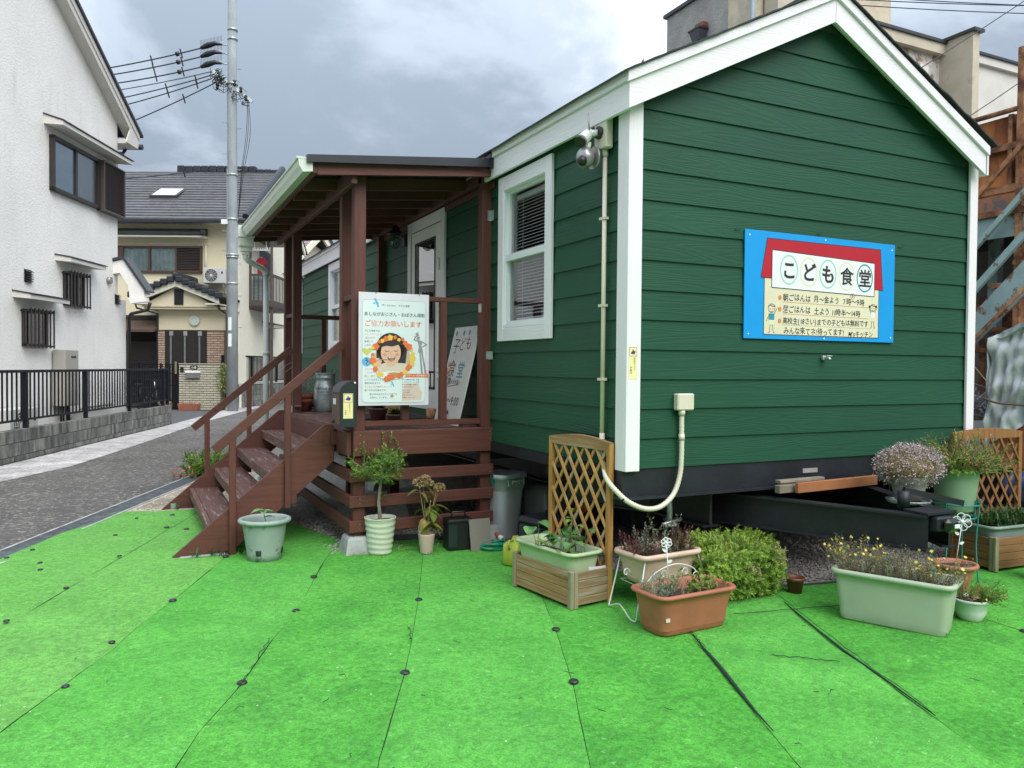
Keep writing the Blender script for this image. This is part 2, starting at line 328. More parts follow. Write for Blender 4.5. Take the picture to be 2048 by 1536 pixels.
bs_ = stones(5200, bfn, .006, .017, M('beige_stone', (.50,.45,.36), .9, var=.4, vs_=2), 'beige_gravel'); bs_['label'] = 'beige pebble gravel strip between the drain and the wooden steps'
# drain channel with grating between road and turf
dm = M('drain_concrete', (.42,.42,.40), .85, var=.25, vs_=8, bump=.3)
grm = M('steel_grating', (.15,.17,.18), .5, .5, var=.3, vs_=10)
P0 = Vector((-3.72,2.62,0)); P1 = Vector((-1.60,7.72,0)); dd = (P1-P0).normalized(); sd_ = Vector((dd.y,-dd.x,0)); LL = (P1-P0).length
dr = thing('drain_channel', 'narrow grey steel drain grating running between asphalt road and green turf', 'drain', P0, math.atan2(dd.y, dd.x)); dr['kind'] = 'structure'
for k_ in ('label', 'category'): del dr[k_]
b = MB().box(-1.5, LL, -.02, .0, -.02, .012); b.box(-1.5, LL, -.245, -.225, -.02, .012); b.build('channel_edge', dm, dr)
MB().add([(-1.5,-.225,.001),(LL,-.225,.001),(LL,-.02,.001),(-1.5,-.02,.001)], [(0,1,2,3)]).build('channel_bottom', m_rub, dr)
n_ = int((LL+1.5)/1.0)
gme = MB()
for i in range(50): gme.box(.006+i*.0198, .006+i*.0198+.008, -.222, -.023, .002, .011)
for yy in (-.222,-.125,-.03): gme.box(0, .99, yy, yy+.007, .002, .012)
gme = gme.mesh('grating')
for i in range(n_+1): part('grating', gme, grm, dr, (-1.5+i*1.0, 0, 0))
# ================================================================== artificial turf
def turfmat(name, a, b_, dirt, amt):
    mt = bpy.data.materials.new(name); mt.use_nodes = True; n = mt.node_tree; B = n.nodes['Principled BSDF']
    tc_ = n.nodes.new('ShaderNodeTexCoord')
    def nz(s_, d_=4, st_=(1,1,1), rg=.6):
        mp_ = n.nodes.new('ShaderNodeMapping'); mp_.inputs['Scale'].default_value = st_; n.links.new(tc_.outputs['Object'], mp_.inputs[0])
        q = n.nodes.new('ShaderNodeTexNoise'); q.inputs['Scale'].default_value = s_; q.inputs['Detail'].default_value = d_; q.inputs['Roughness'].default_value = rg; n.links.new(mp_.outputs[0], q.inputs[0]); return q
    q1 = nz(1.6, 6, (1,1,1)); r1 = n.nodes.new('ShaderNodeValToRGB'); r1.color_ramp.elements[0].position = .35; r1.color_ramp.elements[1].position = .68
    r1.color_ramp.elements[0].color = (*[c*.86 for c in b_], 1); r1.color_ramp.elements[1].color = (*[c*.86 for c in a], 1); n.links.new(q1.outputs[0], r1.inputs[0])
    q2 = nz(130, 3, (1,1,1), .8); r2_ = n.nodes.new('ShaderNodeValToRGB'); r2_.color_ramp.elements[0].position = .25; r2_.color_ramp.elements[1].position = .8
    r2_.color_ramp.elements[0].color = (.35,.35,.35,1); r2_.color_ramp.elements[1].color = (1.55,1.55,1.55,1); n.links.new(q2.outputs[0], r2_.inputs[0])
    m1 = n.nodes.new('ShaderNodeMix'); m1.data_type = 'RGBA'; m1.blend_type = 'MULTIPLY'; m1.inputs[0].default_value = .85; n.links.new(r1.outputs[0], m1.inputs[6]); n.links.new(r2_.outputs[0], m1.inputs[7])
    q3 = nz(2.2, 8, (1,1,1), .72); r3 = n.nodes.new('ShaderNodeValToRGB'); r3.color_ramp.elements[0].position = .44; r3.color_ramp.elements[1].position = .72
    r3.color_ramp.elements[0].color = (0,0,0,1); r3.color_ramp.elements[1].color = (.85*amt,.85*amt,.85*amt,1); n.links.new(q3.outputs[0], r3.inputs[0])
    m2 = n.nodes.new('ShaderNodeMix'); m2.data_type = 'RGBA'; n.links.new(r3.outputs[0], m2.inputs[0]); n.links.new(m1.outputs[2], m2.inputs[6]); m2.inputs[7].default_value = (*dirt, 1)
    q7 = nz(34, 4, (1,1,1), .75); r7 = n.nodes.new('ShaderNodeValToRGB'); r7.color_ramp.elements[0].position = .34; r7.color_ramp.elements[1].position = .66; r7.color_ramp.elements[0].color = (.62,.62,.62,1); r7.color_ramp.elements[1].color = (1.28,1.28,1.28,1); n.links.new(q7.outputs[0], r7.inputs[0])
    m7 = n.nodes.new('ShaderNodeMix'); m7.data_type = 'RGBA'; m7.blend_type = 'MULTIPLY'; m7.inputs[0].default_value = .8*min(1, amt+.25); n.links.new(m2.outputs[2], m7.inputs[6]); n.links.new(r7.outputs[0], m7.inputs[7]); m2 = m7
    q5 = nz(22, 3, (1,1,1), .6); r5 = n.nodes.new('ShaderNodeValToRGB'); r5.color_ramp.elements[0].position = .66; r5.color_ramp.elements[1].position = .72; r5.color_ramp.elements[0].color = (0,0,0,1); r5.color_ramp.elements[1].color = (.6,.6,.6,1)
    n.links.new(q5.outputs[0], r5.inputs[0]); m3 = n.nodes.new('ShaderNodeMix'); m3.data_type = 'RGBA'; n.links.new(r5.outputs[0], m3.inputs[0]); n.links.new(m2.outputs[2], m3.inputs[6]); m3.inputs[7].default_value = (.24,.54,.17,1)
    n.links.new(m3.outputs[2], B.inputs['Base Color']); B.inputs['Roughness'].default_value = .85; B.inputs['Specular IOR Level'].default_value = .08
    bp = n.nodes.new('ShaderNodeBump'); bp.inputs['Strength'].default_value = .55; bp.inputs['Distance'].default_value = .006; n.links.new(q2.outputs[0], bp.inputs['Height'])
    q6 = nz(3.5, 4); bp2 = n.nodes.new('ShaderNodeBump'); bp2.inputs['Strength'].default_value = .5; bp2.inputs['Distance'].default_value = .05; n.links.new(q6.outputs[0], bp2.inputs['Height']); n.links.new(bp.outputs[0], bp2.inputs['Normal'])
    n.links.new(bp2.outputs[0], B.inputs['Normal']); return mt
m_t1 = turfmat('turf_pale', (.20,.53,.115), (.155,.45,.09), (.12,.28,.08), .7)
m_t2 = turfmat('turf_dirty', (.13,.49,.075), (.09,.40,.055), (.045,.18,.035), .8)
m_t3 = turfmat('turf_bright', (.155,.53,.095), (.11,.44,.068), (.06,.22,.05), .6)
m_t4 = turfmat('turf_green', (.145,.51,.083), (.10,.42,.06), (.045,.18,.04), .75)
turf = thing('artificial_turf', None, None, kind='structure')
dirtm = M('turf_gap_shadow', (.02,.035,.02), .95)
sheet('turf_underlay', [(-5.2,-6.0),(4.6,-6.0),(4.6,-1.6),(3.6,.15),(2.4,-.25),(1.3,-.08),(.72,.22),(.2,.62),(.1,1.90),(-1.1,2.33),(-1.31,3.2),(-2.04,4.27),(-2.8,4.45),(-3.43,3.0),(-3.62,2.57),(-5.2,-.2)], .003, dirtm, parent=None).parent = turf
# seams in ground metres, each from near to far
S = [
 [(-5.6,-4.8),(-4.3,-1.6),(-3.55,.3),(-3.27,1.0),(-2.88,2.03),(-2.63,2.67),(-2.33,3.45),(-2.03,4.26)],
 [(-5.0,-5.2),(-3.7,-1.9),(-3.09,-.36),(-2.72,.44),(-2.65,.66),(-2.42,1.18),(-2.09,2.0),(-1.72,2.95),(-1.45,3.55)],
 [(-4.2,-5.6),(-2.9,-2.0),(-2.41,-.69),(-2.2,-.27),(-2.01,.2),(-1.78,.69),(-1.54,1.36),(-1.32,1.95),(-1.12,2.4)],
 [(-3.4,-5.8),(-2.4,-2.8),(-1.86,-1.22),(-1.51,-.46),(-1.36,-.1),(-1.08,.6),(-.72,1.54),(-.5,2.15)],
 [(-2.8,-5.9),(-1.8,-3.2),(-1.18,-1.54),(-.86,-.87),(-.59,-.23),(-.5,0.0),(-.15,.9),(.15,1.6)],
 [(-2.0,-5.9),(-1.1,-3.3),(-.5,-1.85),(-.37,-1.54),(-.26,-1.28),(-.12,-.96),(.06,-.54),(.45,.45)],
 [(-1.6,-5.9),(-.7,-4.0),(.16,-2.15),(.29,-1.83),(.45,-1.42),(.64,-.93),(.95,-.29),(1.05,-.1)],
 [(.2,-5.9),(1.2,-3.6),(1.62,-2.2),(1.72,-1.29),(1.75,-.97),(1.9,-.6),(2.1,-.28)],
]
LEFT = [(-6.4,-4.6),(-5.6,-2.2),(-4.5,.3),(-3.95,1.70),(-3.60,2.56),(-3.43,3.0),(-3.0,4.0),(-2.79,4.45)]
RIGHT = [(3.0,-5.9),(4.2,-4.0),(4.4,-2.4),(4.45,-1.6),(4.5,-1.0),(4.3,-.4),(3.6,.15)]
def along(pl, n):
    L_ = [0]
    for a, b_ in zip(pl, pl[1:]): L_.append(L_[-1]+math.dist(a, b_))
    r_ = []
    for i in range(n):
        t = L_[-1]*i/(n-1); j = max(k for k in range(len(L_)) if L_[k] <= t+1e-9); j = min(j, len(pl)-2)
        u_ = (t-L_[j])/max(1e-9, L_[j+1]-L_[j]); r_.append((pl[j][0]+(pl[j+1][0]-pl[j][0])*u_, pl[j][1]+(pl[j+1][1]-pl[j][1])*u_))
    return r_
lines = [LEFT]+S+[RIGHT]; mats = [m_t1,m_t1,m_t3,m_t4,m_t3,m_t2,m_t3,m_t2,m_t4]
def tz(x, y):
    return .012+.010*noise.noise(Vector((x*1.1,y*1.1,3.3)))+.004*noise.noise(Vector((x*4,y*4,1)))
for i in range(len(lines)-1):
    nA, nB = 60, 14; A = along(lines[i], nA); Bq = along(lines[i+1], nA); v = []; f = []
    for r_ in range(nA):
        for c_ in range(nB):
            t = c_/(nB-1); a, b_ = A[r_], Bq[r_]; gp_ = (.0045 if (i + (c_ > 0)) == 1 else .0022)+(.011*max(0, math.sin(math.pi*(r_-16)/22.0)) if (i + (c_ > 0)) in (6, 7) and 16 < r_ < 38 else 0); wl = gp_*.5 if c_ == 0 else (-gp_ if c_ == nB-1 else 0)
            jg = .003*noise.noise(Vector((r_*.9, i*7.7+(0 if c_ < nB/2 else 7.7), 0))) if c_ in (0, nB-1) else 0
            x = a[0]*(1-t)+b_[0]*t+wl+jg; y = a[1]*(1-t)+b_[1]*t
            z = tz(x, y)
            if c_ in (0, nB-1): z = .006+.012*max(0, noise.noise(Vector((r_*.35, i*3.1+c_, 5))))
            v.append((x, y, z))
    for r_ in range(nA-1):
        for c_ in range(nB-1):
            a = r_*nB+c_; f.append((a, a+1, a+nB+1, a+nB))
    MB().add(v, f, True).build('turf_strip', mats[i], turf)
# black anchor pins
pinm = M('turf_pin_black', (.02,.022,.03), .4, var=.2)
pme = MB().lathe([(.001,.009),(.010,.009),(.019,.007),(.023,.002),(.023,0)], n=14).mesh('turf_pin')
for x, y in [(-2.9,.01),(-2.73,.52),(-2.42,1.17),(-2.2,-.27),(-1.79,.68),(-1.55,1.35),(-1.51,-.46),(-1.08,.59),(-.59,-.23),(-.86,-.88),(-2.02,2.17),(-3.25,1.1),(-3.01,1.72),(-2.72,2.46),(-3.31,2.95),(-3.2,2.29),(-3.45,2.75),(-2.76,3.26),(-2.22,3.3),(-2.37,3.45),(-3.22,2.5),(-2.6,4.0),(-2.3,4.05),(-2.9,4.3),(1.0,-.15),(1.72,-1.3)]:
    q_ = .72 if x < -2.5 else 1; part('turf_pin', pme, pinm, turf, (x, y, tz(x, y)+.002), scale=(q_,q_,1))
# frayed black thread along seams, plus dark tubes for crease shade
fr = MB(); rnd = random.Random(5)
for (x0,y0),(x1,y1) in [((-1.36,-.10),(-1.30,.12)),((-2.22,-.35),(-2.0,.25)),((-.12,-.96),(-.36,-1.5)),((.06,-.54),(-.1,-.9)),((.95,-.29),(.3,-1.8)),((.18,-1.02),(.42,-1.22)),((.45,-.44),(1.4,-.62)),((1.8,-.95),(2.6,-.62))]:
    n = 16; pts = []
    for i in range(n):
        t = i/(n-1); x = x0+(x1-x0)*t+rnd.uniform(-.009,.009); y = y0+(y1-y0)*t+rnd.uniform(-.009,.009); pts.append((x, y, .019+rnd.uniform(0,.006)))
    fr.tube(pts, .0020, 4)
for i in range(60):
    x, y = rnd.uniform(-3.2,2.2), rnd.uniform(-2.2,1.0); a = rnd.uniform(0,6.28); l = rnd.uniform(.01,.05)
    fr.tube([(x,y,.028),(x+math.cos(a)*l*.5,y+math.sin(a)*l*.5,.032),(x+math.cos(a+.6)*l,y+math.sin(a+.6)*l,.027)], .0016, 4)
cp_ = [(.02,-.62),(-.06,-.80),(-.13,-.98),(-.19,-1.12),(-.27,-1.30),(-.34,-1.46),(-.40,-1.62)]; fr.tube([(x,y,.018) for x, y in cp_], [.002,.006,.009,.010,.008,.005,.002], 6); cp_ = [(.90,-.38),(.72,-.76),(.56,-1.12),(.42,-1.50),(.30,-1.80)]; fr.tube([(x,y,.017) for x, y in cp_], [.002,.005,.006,.004,.002], 6)  # dark tapered tubes stand in for shade inside two open seam creases
fr.build('thread_and_crease_shade', M('dark_thread_and_crease', (.012,.03,.02), .9), turf, kind='stuff')
# litter bits
lb = MB(); 
for i in range(260):
    x, y = rnd.uniform(-3.6,2.6), rnd.uniform(-2.4,3.8); s_ = rnd.uniform(.002,.006); v, f = rnd.choice(tmpl)
    if x < -2.4 and y > 2+(x+3.6)*1.2: continue
    lb.add([(x+p[0]*s_, y+p[1]*s_, .026+p[2]*s_*.4) for p in v], f)
lb.build('pebble_litter', M('pale_grit', (.55,.6,.45), .9, var=.5, vs_=1), turf, kind='stuff')

# ================================================================== trailer house
ZB = .82; EX = .178; W = 3.12; PK = 1.53; LY = 11.0
ZE = 2.903; SL = .497
TH = thing('trailer_house', 'dark green lap-sided trailer house with white trim on a black steel chassis', 'tiny house')
def ztop_g(x): return ZE+SL*(x+.064) if x < PK else ZE+SL*(3.086-x)-.01
# gable boards
kk = 0
z = ZB
while z < 3.66:
    z1 = z+EX+.022
    def xr(zz):
        if zz < 2.93: return .058, W-.062
        return max(.060, (zz-ZE-.09)/SL-.064), min(W-.062, 3.086-(zz-ZE-.09)/SL)
    a0, a1 = xr(z); b0, b1 = xr(z1)
    if b1-b0 < .02: b0 = b1 = (b0+b1)/2; b0 -= .01; b1 += .01
    yo0, yo1 = -.023, -.010
    MB().hexa([(a0,yo0,z),(a1,yo0,z),(a1,yo0+.010,z),(a0,yo0+.010,z),(b0,yo1,z1),(b1,yo1,z1),(b1,yo1+.010,z1),(b0,yo1+.010,z1)]).build('siding_board', m_sx, TH)
    z += EX
# gable sheathing behind the boards
MB().prism([(.02,.0,ZB),(W-.02,.0,ZB),(W-.02,.0,ZE+.1),(PK,.0,3.80),(.02,.0,ZE+.1)], (0,.05,0)).build('sheathing', m_int, TH)
# side wall boards with openings: (y0,y1,z0,z1)
OPEN = [(.90,1.70,1.66,2.85),(2.96,3.94,1.0,2.86),(6.81,7.61,1.66,2.85),(9.72,10.5,1.66,2.85)]
def sideboard(y0, y1, za, zb_, full0, full1):
    ex = lambda zz: -.023+.013*(zz-full0)/(full1-full0)
    MB().hexa([(ex(za),y1,za),(ex(za),y0,za),(ex(za)+.010,y0,za),(ex(za)+.010,y1,za),(ex(zb_),y1,zb_),(ex(zb_),y0,zb_),(ex(zb_)+.010,y0,zb_),(ex(zb_)+.010,y1,zb_)]).build('siding_board', m_sy, TH)
z = ZB
while z < 3.02:
    f0, f1 = z, min(z+EX+.022, 3.03); zt = min(z+EX, 3.03)
    ops = [o for o in OPEN if o[2] < f1 and o[3] > f0]
    y = .07; 
    for o in ops:
        sideboard(y, o[0], f0, f1, f0, f1)
        if o[2] > f0+.002: sideboard(o[0], o[1], f0, min(f1, o[2]), f0, f1)
        if o[3] < f1-.002: sideboard(o[0], o[1], max(f0, o[3]), f1, f0, f1)
        y = o[1]
    sideboard(y, LY-.01, f0, f1, f0, f1)
    z += EX
# far side and back walls, floor, ceiling (closed shell)
MB().box(W-.02, W, .02, LY, ZB, 3.0).build('far_wall', m_sy, TH)
MB().box(0, W, LY-.02, LY, ZB, 3.02).build('rear_wall', m_sx, TH); MB().box(0, W, LY-.02, LY, .06, ZB-.002).build('rear_light_block', m_blk, TH)  # panel below the rear wall is added, unseen, to keep under-trailer dark
MB().box(.02, W-.02, .05, LY-.02, ZB+.04, ZB+.10).build('floor_deck', m_int, TH)
MB().box(.02, W-.02, .05, LY-.02, 2.93, 2.96).build('ceiling_panel', M('ceiling', (.4,.38,.35), .8), TH)
ip = MB()
yy = .05
for o in OPEN:
    ip.box(.07, .09, yy, o[0]-.02, ZB+.1, 2.93); ip.box(.07, .09, o[0]-.02, o[1]+.02, ZB+.1, o[2]-.02 if o[2] > 1.1 else ZB+.101); ip.box(.07, .09, o[0]-.02, o[1]+.02, o[3]+.02, 2.93); yy = o[1]+.02
ip.box(.07, .09, yy, LY-.02, ZB+.1, 2.93)
ip.build('lining_wall', m_int, TH)
# corner boards
def corner(sx_, x):
    MB().box(x, x+sx_*(.100 if sx_ > 0 else .088), -.048, -.026, .808, 3.0, .003).build('corner_board', m_wz, TH)
    MB().box(x, x+sx_*.022, -.026, .068, .808, 2.96, .003).build('corner_board', m_wz, TH)
corner(1, -.032); corner(-1, W+.018)
# eave fascia (side) : board + crown strip
MB().box(-.085, -.062, -.10, LY+.1, 2.903, 3.075, .003).build('fascia_board', m_wy, TH)
MB().box(-.105, -.086, -.122, LY+.1, 3.055, 3.115, .004).build('fascia_crown', m_wy, TH)
MB().box(W+.035, W+.058, -.10, LY+.1, 2.893, 3.10, .003).build('fascia_board', m_wy, TH)
MB().box(-.062, -.001, -.10, LY+.1, 2.94, 2.955).build('soffit', m_wy, TH)
# rake boards
def rake(x0, x1, zl0, zl1, h0, y0, y1, nm, mt):
    MB().hexa([(x0,y0,zl0),(x1,y0,zl1),(x1,y1,zl1),(x0,y1,zl0),(x0,y0,zl0+h0),(x1,y0,zl1+h0),(x1,y1,zl1+h0),(x0,y1,zl0+h0)]).build(nm, mt, TH)
zp = ZE+SL*(PK+.085)
rake(-.085, PK-.002, ZE, zp, .172, -.123, -.101, 'rake_board', m_wx)
rake(-.105, PK-.002, ZE-.01+.152, zp+.152, .062, -.142, -.1235, 'rake_crown', m_wx)
zr = 2.887
rake(PK+.002, 3.105, zp, zr, .172, -.123, -.101, 'rake_board', m_wx)
rake(PK+.002, 3.125, zp+.152, zr-.01+.152, .062, -.142, -.1235, 'rake_crown', m_wx)
rake(0, PK, ZE+.13, zp+.09, .014, -.100, -.012, 'soffit', m_wx); rake(PK, 3.10, zp+.09, zr+.10, .014, -.100, -.012, 'soffit', m_wx)
# roof: two shingled slabs with an uneven front edge
for sgn in (-1, 1):
    v = []; f = []; nx, ny = 26, 40
    for i in range(nx+1):
        t = i/nx; x = PK+sgn*t*1.665
        for j in range(ny+1):
            y = -.155+(LY+.3)*j/ny if j else -.158-.012*noise.noise(Vector((x*7, sgn, 0)))
            st = (t*13) % 1.0
            z = 3.932-SL*abs(x-PK)+.005*st+(.006*noise.noise(Vector((x*3,y*3,0))))
            v.append((x, y, z))
    nV = len(v); v += [(a, b_, c-.011) for a, b_, c in v]
    for i in range(nx):
        for j in range(ny):
            a = i*(ny+1)+j; q = (a, a+1, a+ny+2, a+ny+1); f.append(q if sgn < 0 else q[::-1]); q2 = tuple(x+nV for x in q); f.append(q2[::-1] if sgn < 0 else q2)
    for i in range(nx): a = i*(ny+1); f.append((a, a+ny+1, a+ny+1+nV, a+nV))
    for j in range(ny): a = nx*(ny+1)+j; f.append((a, a+1, a+1+nV, a+nV))
    MB().add(v, f).build('roof', m_shing, TH)

# windows
def blind(parent, y0, y1, z0, z1, x=.05):
    b_ = MB(); z_ = z1-.02
    while z_ > z0: b_.hexa([(x,y0,z_),(x,y1,z_),(x+.018,y1,z_+.0095),(x+.018,y0,z_+.0095),(x,y0,z_+.002),(x,y1,z_+.002),(x+.018,y1,z_+.0115),(x+.018,y0,z_+.0115)]); z_ -= .0245
    b_.box(x, x+.03, y0, y1, z1-.02, z1+.02); b_.box(x+.004, x+.02, y0, y1, z0-.02, z0-.005)
    for q in (.18, .82): b_.box(x-.002, x, y0+(y1-y0)*q, y0+(y1-y0)*q+.003, z0, z1)
    b_.build('venetian_blind', m_blind, parent)
def window(y0, first):
    y1 = y0+.868; z0, z1 = 1.62, 2.89
    wn = MB()   # frame object carries sub-parts
    gy0, gy1 = y0+.105, y1-.105; gz0, gz1 = z0+.125, z1-.115
    for (a, b_, c, d) in ((gy0-.022, gy0, gz0, gz1), (gy1, gy1+.022, gz0, gz1), (gy0, gy1, gz0-.022, gz0), (gy0, gy1, gz1, gz1+.022)): wn.box(-.036, .045, a, b_, c, d)
    wn.box(-.030, .04, gy0, gy1, 2.235, 2.285)
    for (a, b_, c, d) in ((gy0, gy0+.022, gz0, 2.235), (gy1-.022, gy1, gz0, 2.235), (gy0+.022, gy1-.022, gz0, gz0+.028)): wn.box(-.022, .02, a, b_, c, d)
    for (a, b_, c, d) in ((gy0, gy0+.016, 2.285, gz1), (gy1-.016, gy1, 2.285, gz1), (gy0+.016, gy1-.016, gz1-.018, gz1)): wn.box(-.004, .03, a, b_, c, d)
    w_ = wn.build('window', m_vinyl, TH)
    MB().box(-.046, -.022, y0, y0+.095, z0, z1, .003).build('casing', m_wz, w_); MB().box(-.046, -.022, y1-.095, y1, z0, z1, .003).build('casing', m_wz, w_)
    MB().box(-.044, -.022, y0+.0955, y1-.0955, z1-.11, z1, .003).build('casing', m_wy, w_); MB().box(-.044, -.022, y0+.0955, y1-.0955, z0, z0+.10, .003).build('casing', m_wy, w_)
    MB().box(.004, .008, gy0+.02, gy1-.02, gz0+.02, 2.24).build('pane', m_glass, w_); MB().box(.014, .018, gy0+.015, gy1-.015, 2.28, gz1-.015).build('pane', m_glass, w_)
    if first:
        blind(w_, gy0+.02, gy1-.04, gz0+.06, gz1-.05)
    else: MB().box(.05, .052, gy0, gy1, gz0, gz1).build('curtain', M('grey_curtain', (.28,.32,.34), .8, var=.3, vs_=9, st=(1,9,.2)), w_)
window(.867, True); window(6.78, False); window(9.69, False)
# door
dy0, dy1 = 2.917, 3.985
D_ = MB().box(-.034, -.006, dy0+.115, dy1-.115, 1.02, 2.775); 
D_ = MB()
gx = (dy0+.25, dy1-.23, 1.62, 2.66)
for a, b_, c, d in ((dy0+.115, gx[0], 1.0, 2.775), (gx[1], dy1-.115, 1.0, 2.775), (gx[0], gx[1], 1.0, gx[2]-.42), (gx[0], gx[1], gx[3], 2.775)): D_.box(-.036, -.004, a, b_, c, d, .002)
dn = D_.build('door', m_doorw, TH)
MB().box(-.024, -.018, gx[0], gx[1], gx[2]-.42, gx[3]).build('pane', m_glass2, dn)
g_ = MB()
for a, b_, c, d in ((gx[0], gx[0]+.018, gx[2]-.42, gx[3]), (gx[1]-.018, gx[1], gx[2]-.42, gx[3]), (gx[0], gx[1], gx[3]-.018, gx[3]), (gx[0], gx[1], gx[2]-.42, gx[2]-.40)): g_.box(-.044, -.0365, a, b_, c, d)
g_.build('glazing_bead', m_rub, dn)
g_ = MB(); 
for zc in (2.38, 1.98, 1.35): 
    for q in (-.055, .003): g_.tube([(-.05, dy0+.125, zc+q), (-.05, dy0+.125, zc+q+.052)], .011, 8)
g_.build('hinge', m_wp, dn)
MB().tube([(-.04, dy1-.17, 1.85),(-.085, dy1-.17, 1.85),(-.09, dy1-.29, 1.85)], .009, 8).build('handle', m_silver, dn)
for a, b_, c, d, mt in ((dy0, dy0+.10, 1.0, 2.89, m_wz), (dy1-.10, dy1, 1.0, 2.89, m_wz), (dy0+.1005, dy1-.1005, 2.785, 2.89, m_wy)): MB().box(-.046, -.022, a, b_, c, d, .003).build('door_casing', mt, TH)
MB().box(.35, .36, 2.6, 4.3, .93, 2.9).build('entry_screen', m_int, TH)
# chassis
ch = thing('chassis', None, None); ch.parent = TH
MB().box(-.03, W+.02, -.012, .05, .655, .818).build('front_beam', m_blk, ch); MB().box(-.05, W+.03, -.055, .05, .640, .654).build('beam_flange', m_blk, ch)
MB().box(-.03, -.0, .06, LY, .74, .817).build('side_rail', m_blk, ch)
MB().box(W-.02, W+.01, .06, LY, .06, .817).build('side_rail', m_blk, ch)  # far rail deepened almost to the ground, unseen, to block light under trailer
for x in (.7, 2.36):
    MB().box(x-.01, x+.01, .06, LY, .42, .76).build('main_beam', m_blk, ch); MB().box(x-.06, x+.06, .06, LY, .405, .419).build('main_flange', m_blk, ch)
for y in range(1, 11): MB().box(.03, W-.03, y, y+.05, .66, .81).build('cross_member', m_blk, ch)
MB().box(.03, W-.03, .06, LY, .811, .8195).build('floor_underside', m_rub, ch)
def ibeam(p, q, h, wf):
    p = Vector(p); q = Vector(q); b_ = MB(); b_.obox(p, q, .012, h-.02); u_ = Vector((0,0,h/2-.006)); b_.obox(p+u_, q+u_, wf, .012); b_.obox(p-u_, q-u_, wf, .012); return b_
ibeam((1.47,-.90,.488),(.39,1.35,.50), .205, .085).build('tongue_beam', m_blk, ch); ibeam((1.66,-.90,.488),(2.72,1.35,.50), .205, .085).build('tongue_beam', m_blk, ch)
b_ = MB().box(1.44, 1.69, -.92, -.76, .592, .606); b_.box(1.49,1.62,-.95,-.88,.50,.583,.01); b_.build('tongue_plate', m_blk, ch)
MB().box(1.555,1.60,-1.006,-1.0,.525,.548,.006).build('coupler_latch', m_wp, ch); c_ = MB().box(1.51, 1.615, -1.0, -.951, .50, .578, .02); c_.build('coupler', M('glossy_black', (.01,.01,.012), .12, var=.1), ch)
j = MB().tube([(1.52,-.70,.595),(1.52,-.70,.70)], .035, 12); j.obox((1.52,-.70,.705),(1.86,-.84,.625), .03, .035); j.build('tongue_jack', m_blk, ch)
j = MB().tube([(.42,.12,.42),(.42,.12,.655)], .018, 10); j.tube([(.33,.07,.452),(.51,.12,.460)], .010, 6); j.tube([(.40,.03,.45),(.44,.2,.455)], .010, 6); j.lathe([(.001,.44),(.045,.44),(.045,.425),(.001,.425)], (.42,.12,0), 12); j.build('stabiliser_jack', m_galv, ch)
pl_ = MB().box(1.414, 1.548, -.0165, -.0135, .725, .755).build('maker_plate', M('aluminium_plate', (.45,.45,.42), .4, .5), ch)
# wheels far below
for x in (.45, 2.6):
    for y in (6.6, 7.5):
        t = MB().lathe([(.12,-.09),(.30,-.10),(.34,-.06),(.34,.06),(.30,.10),(.12,.09)], n=20); t.xf(Matrix.Translation((x,y,.34))@Matrix.Rotation(R(90),4,'Y')); t.build('wheel', m_rub, ch)
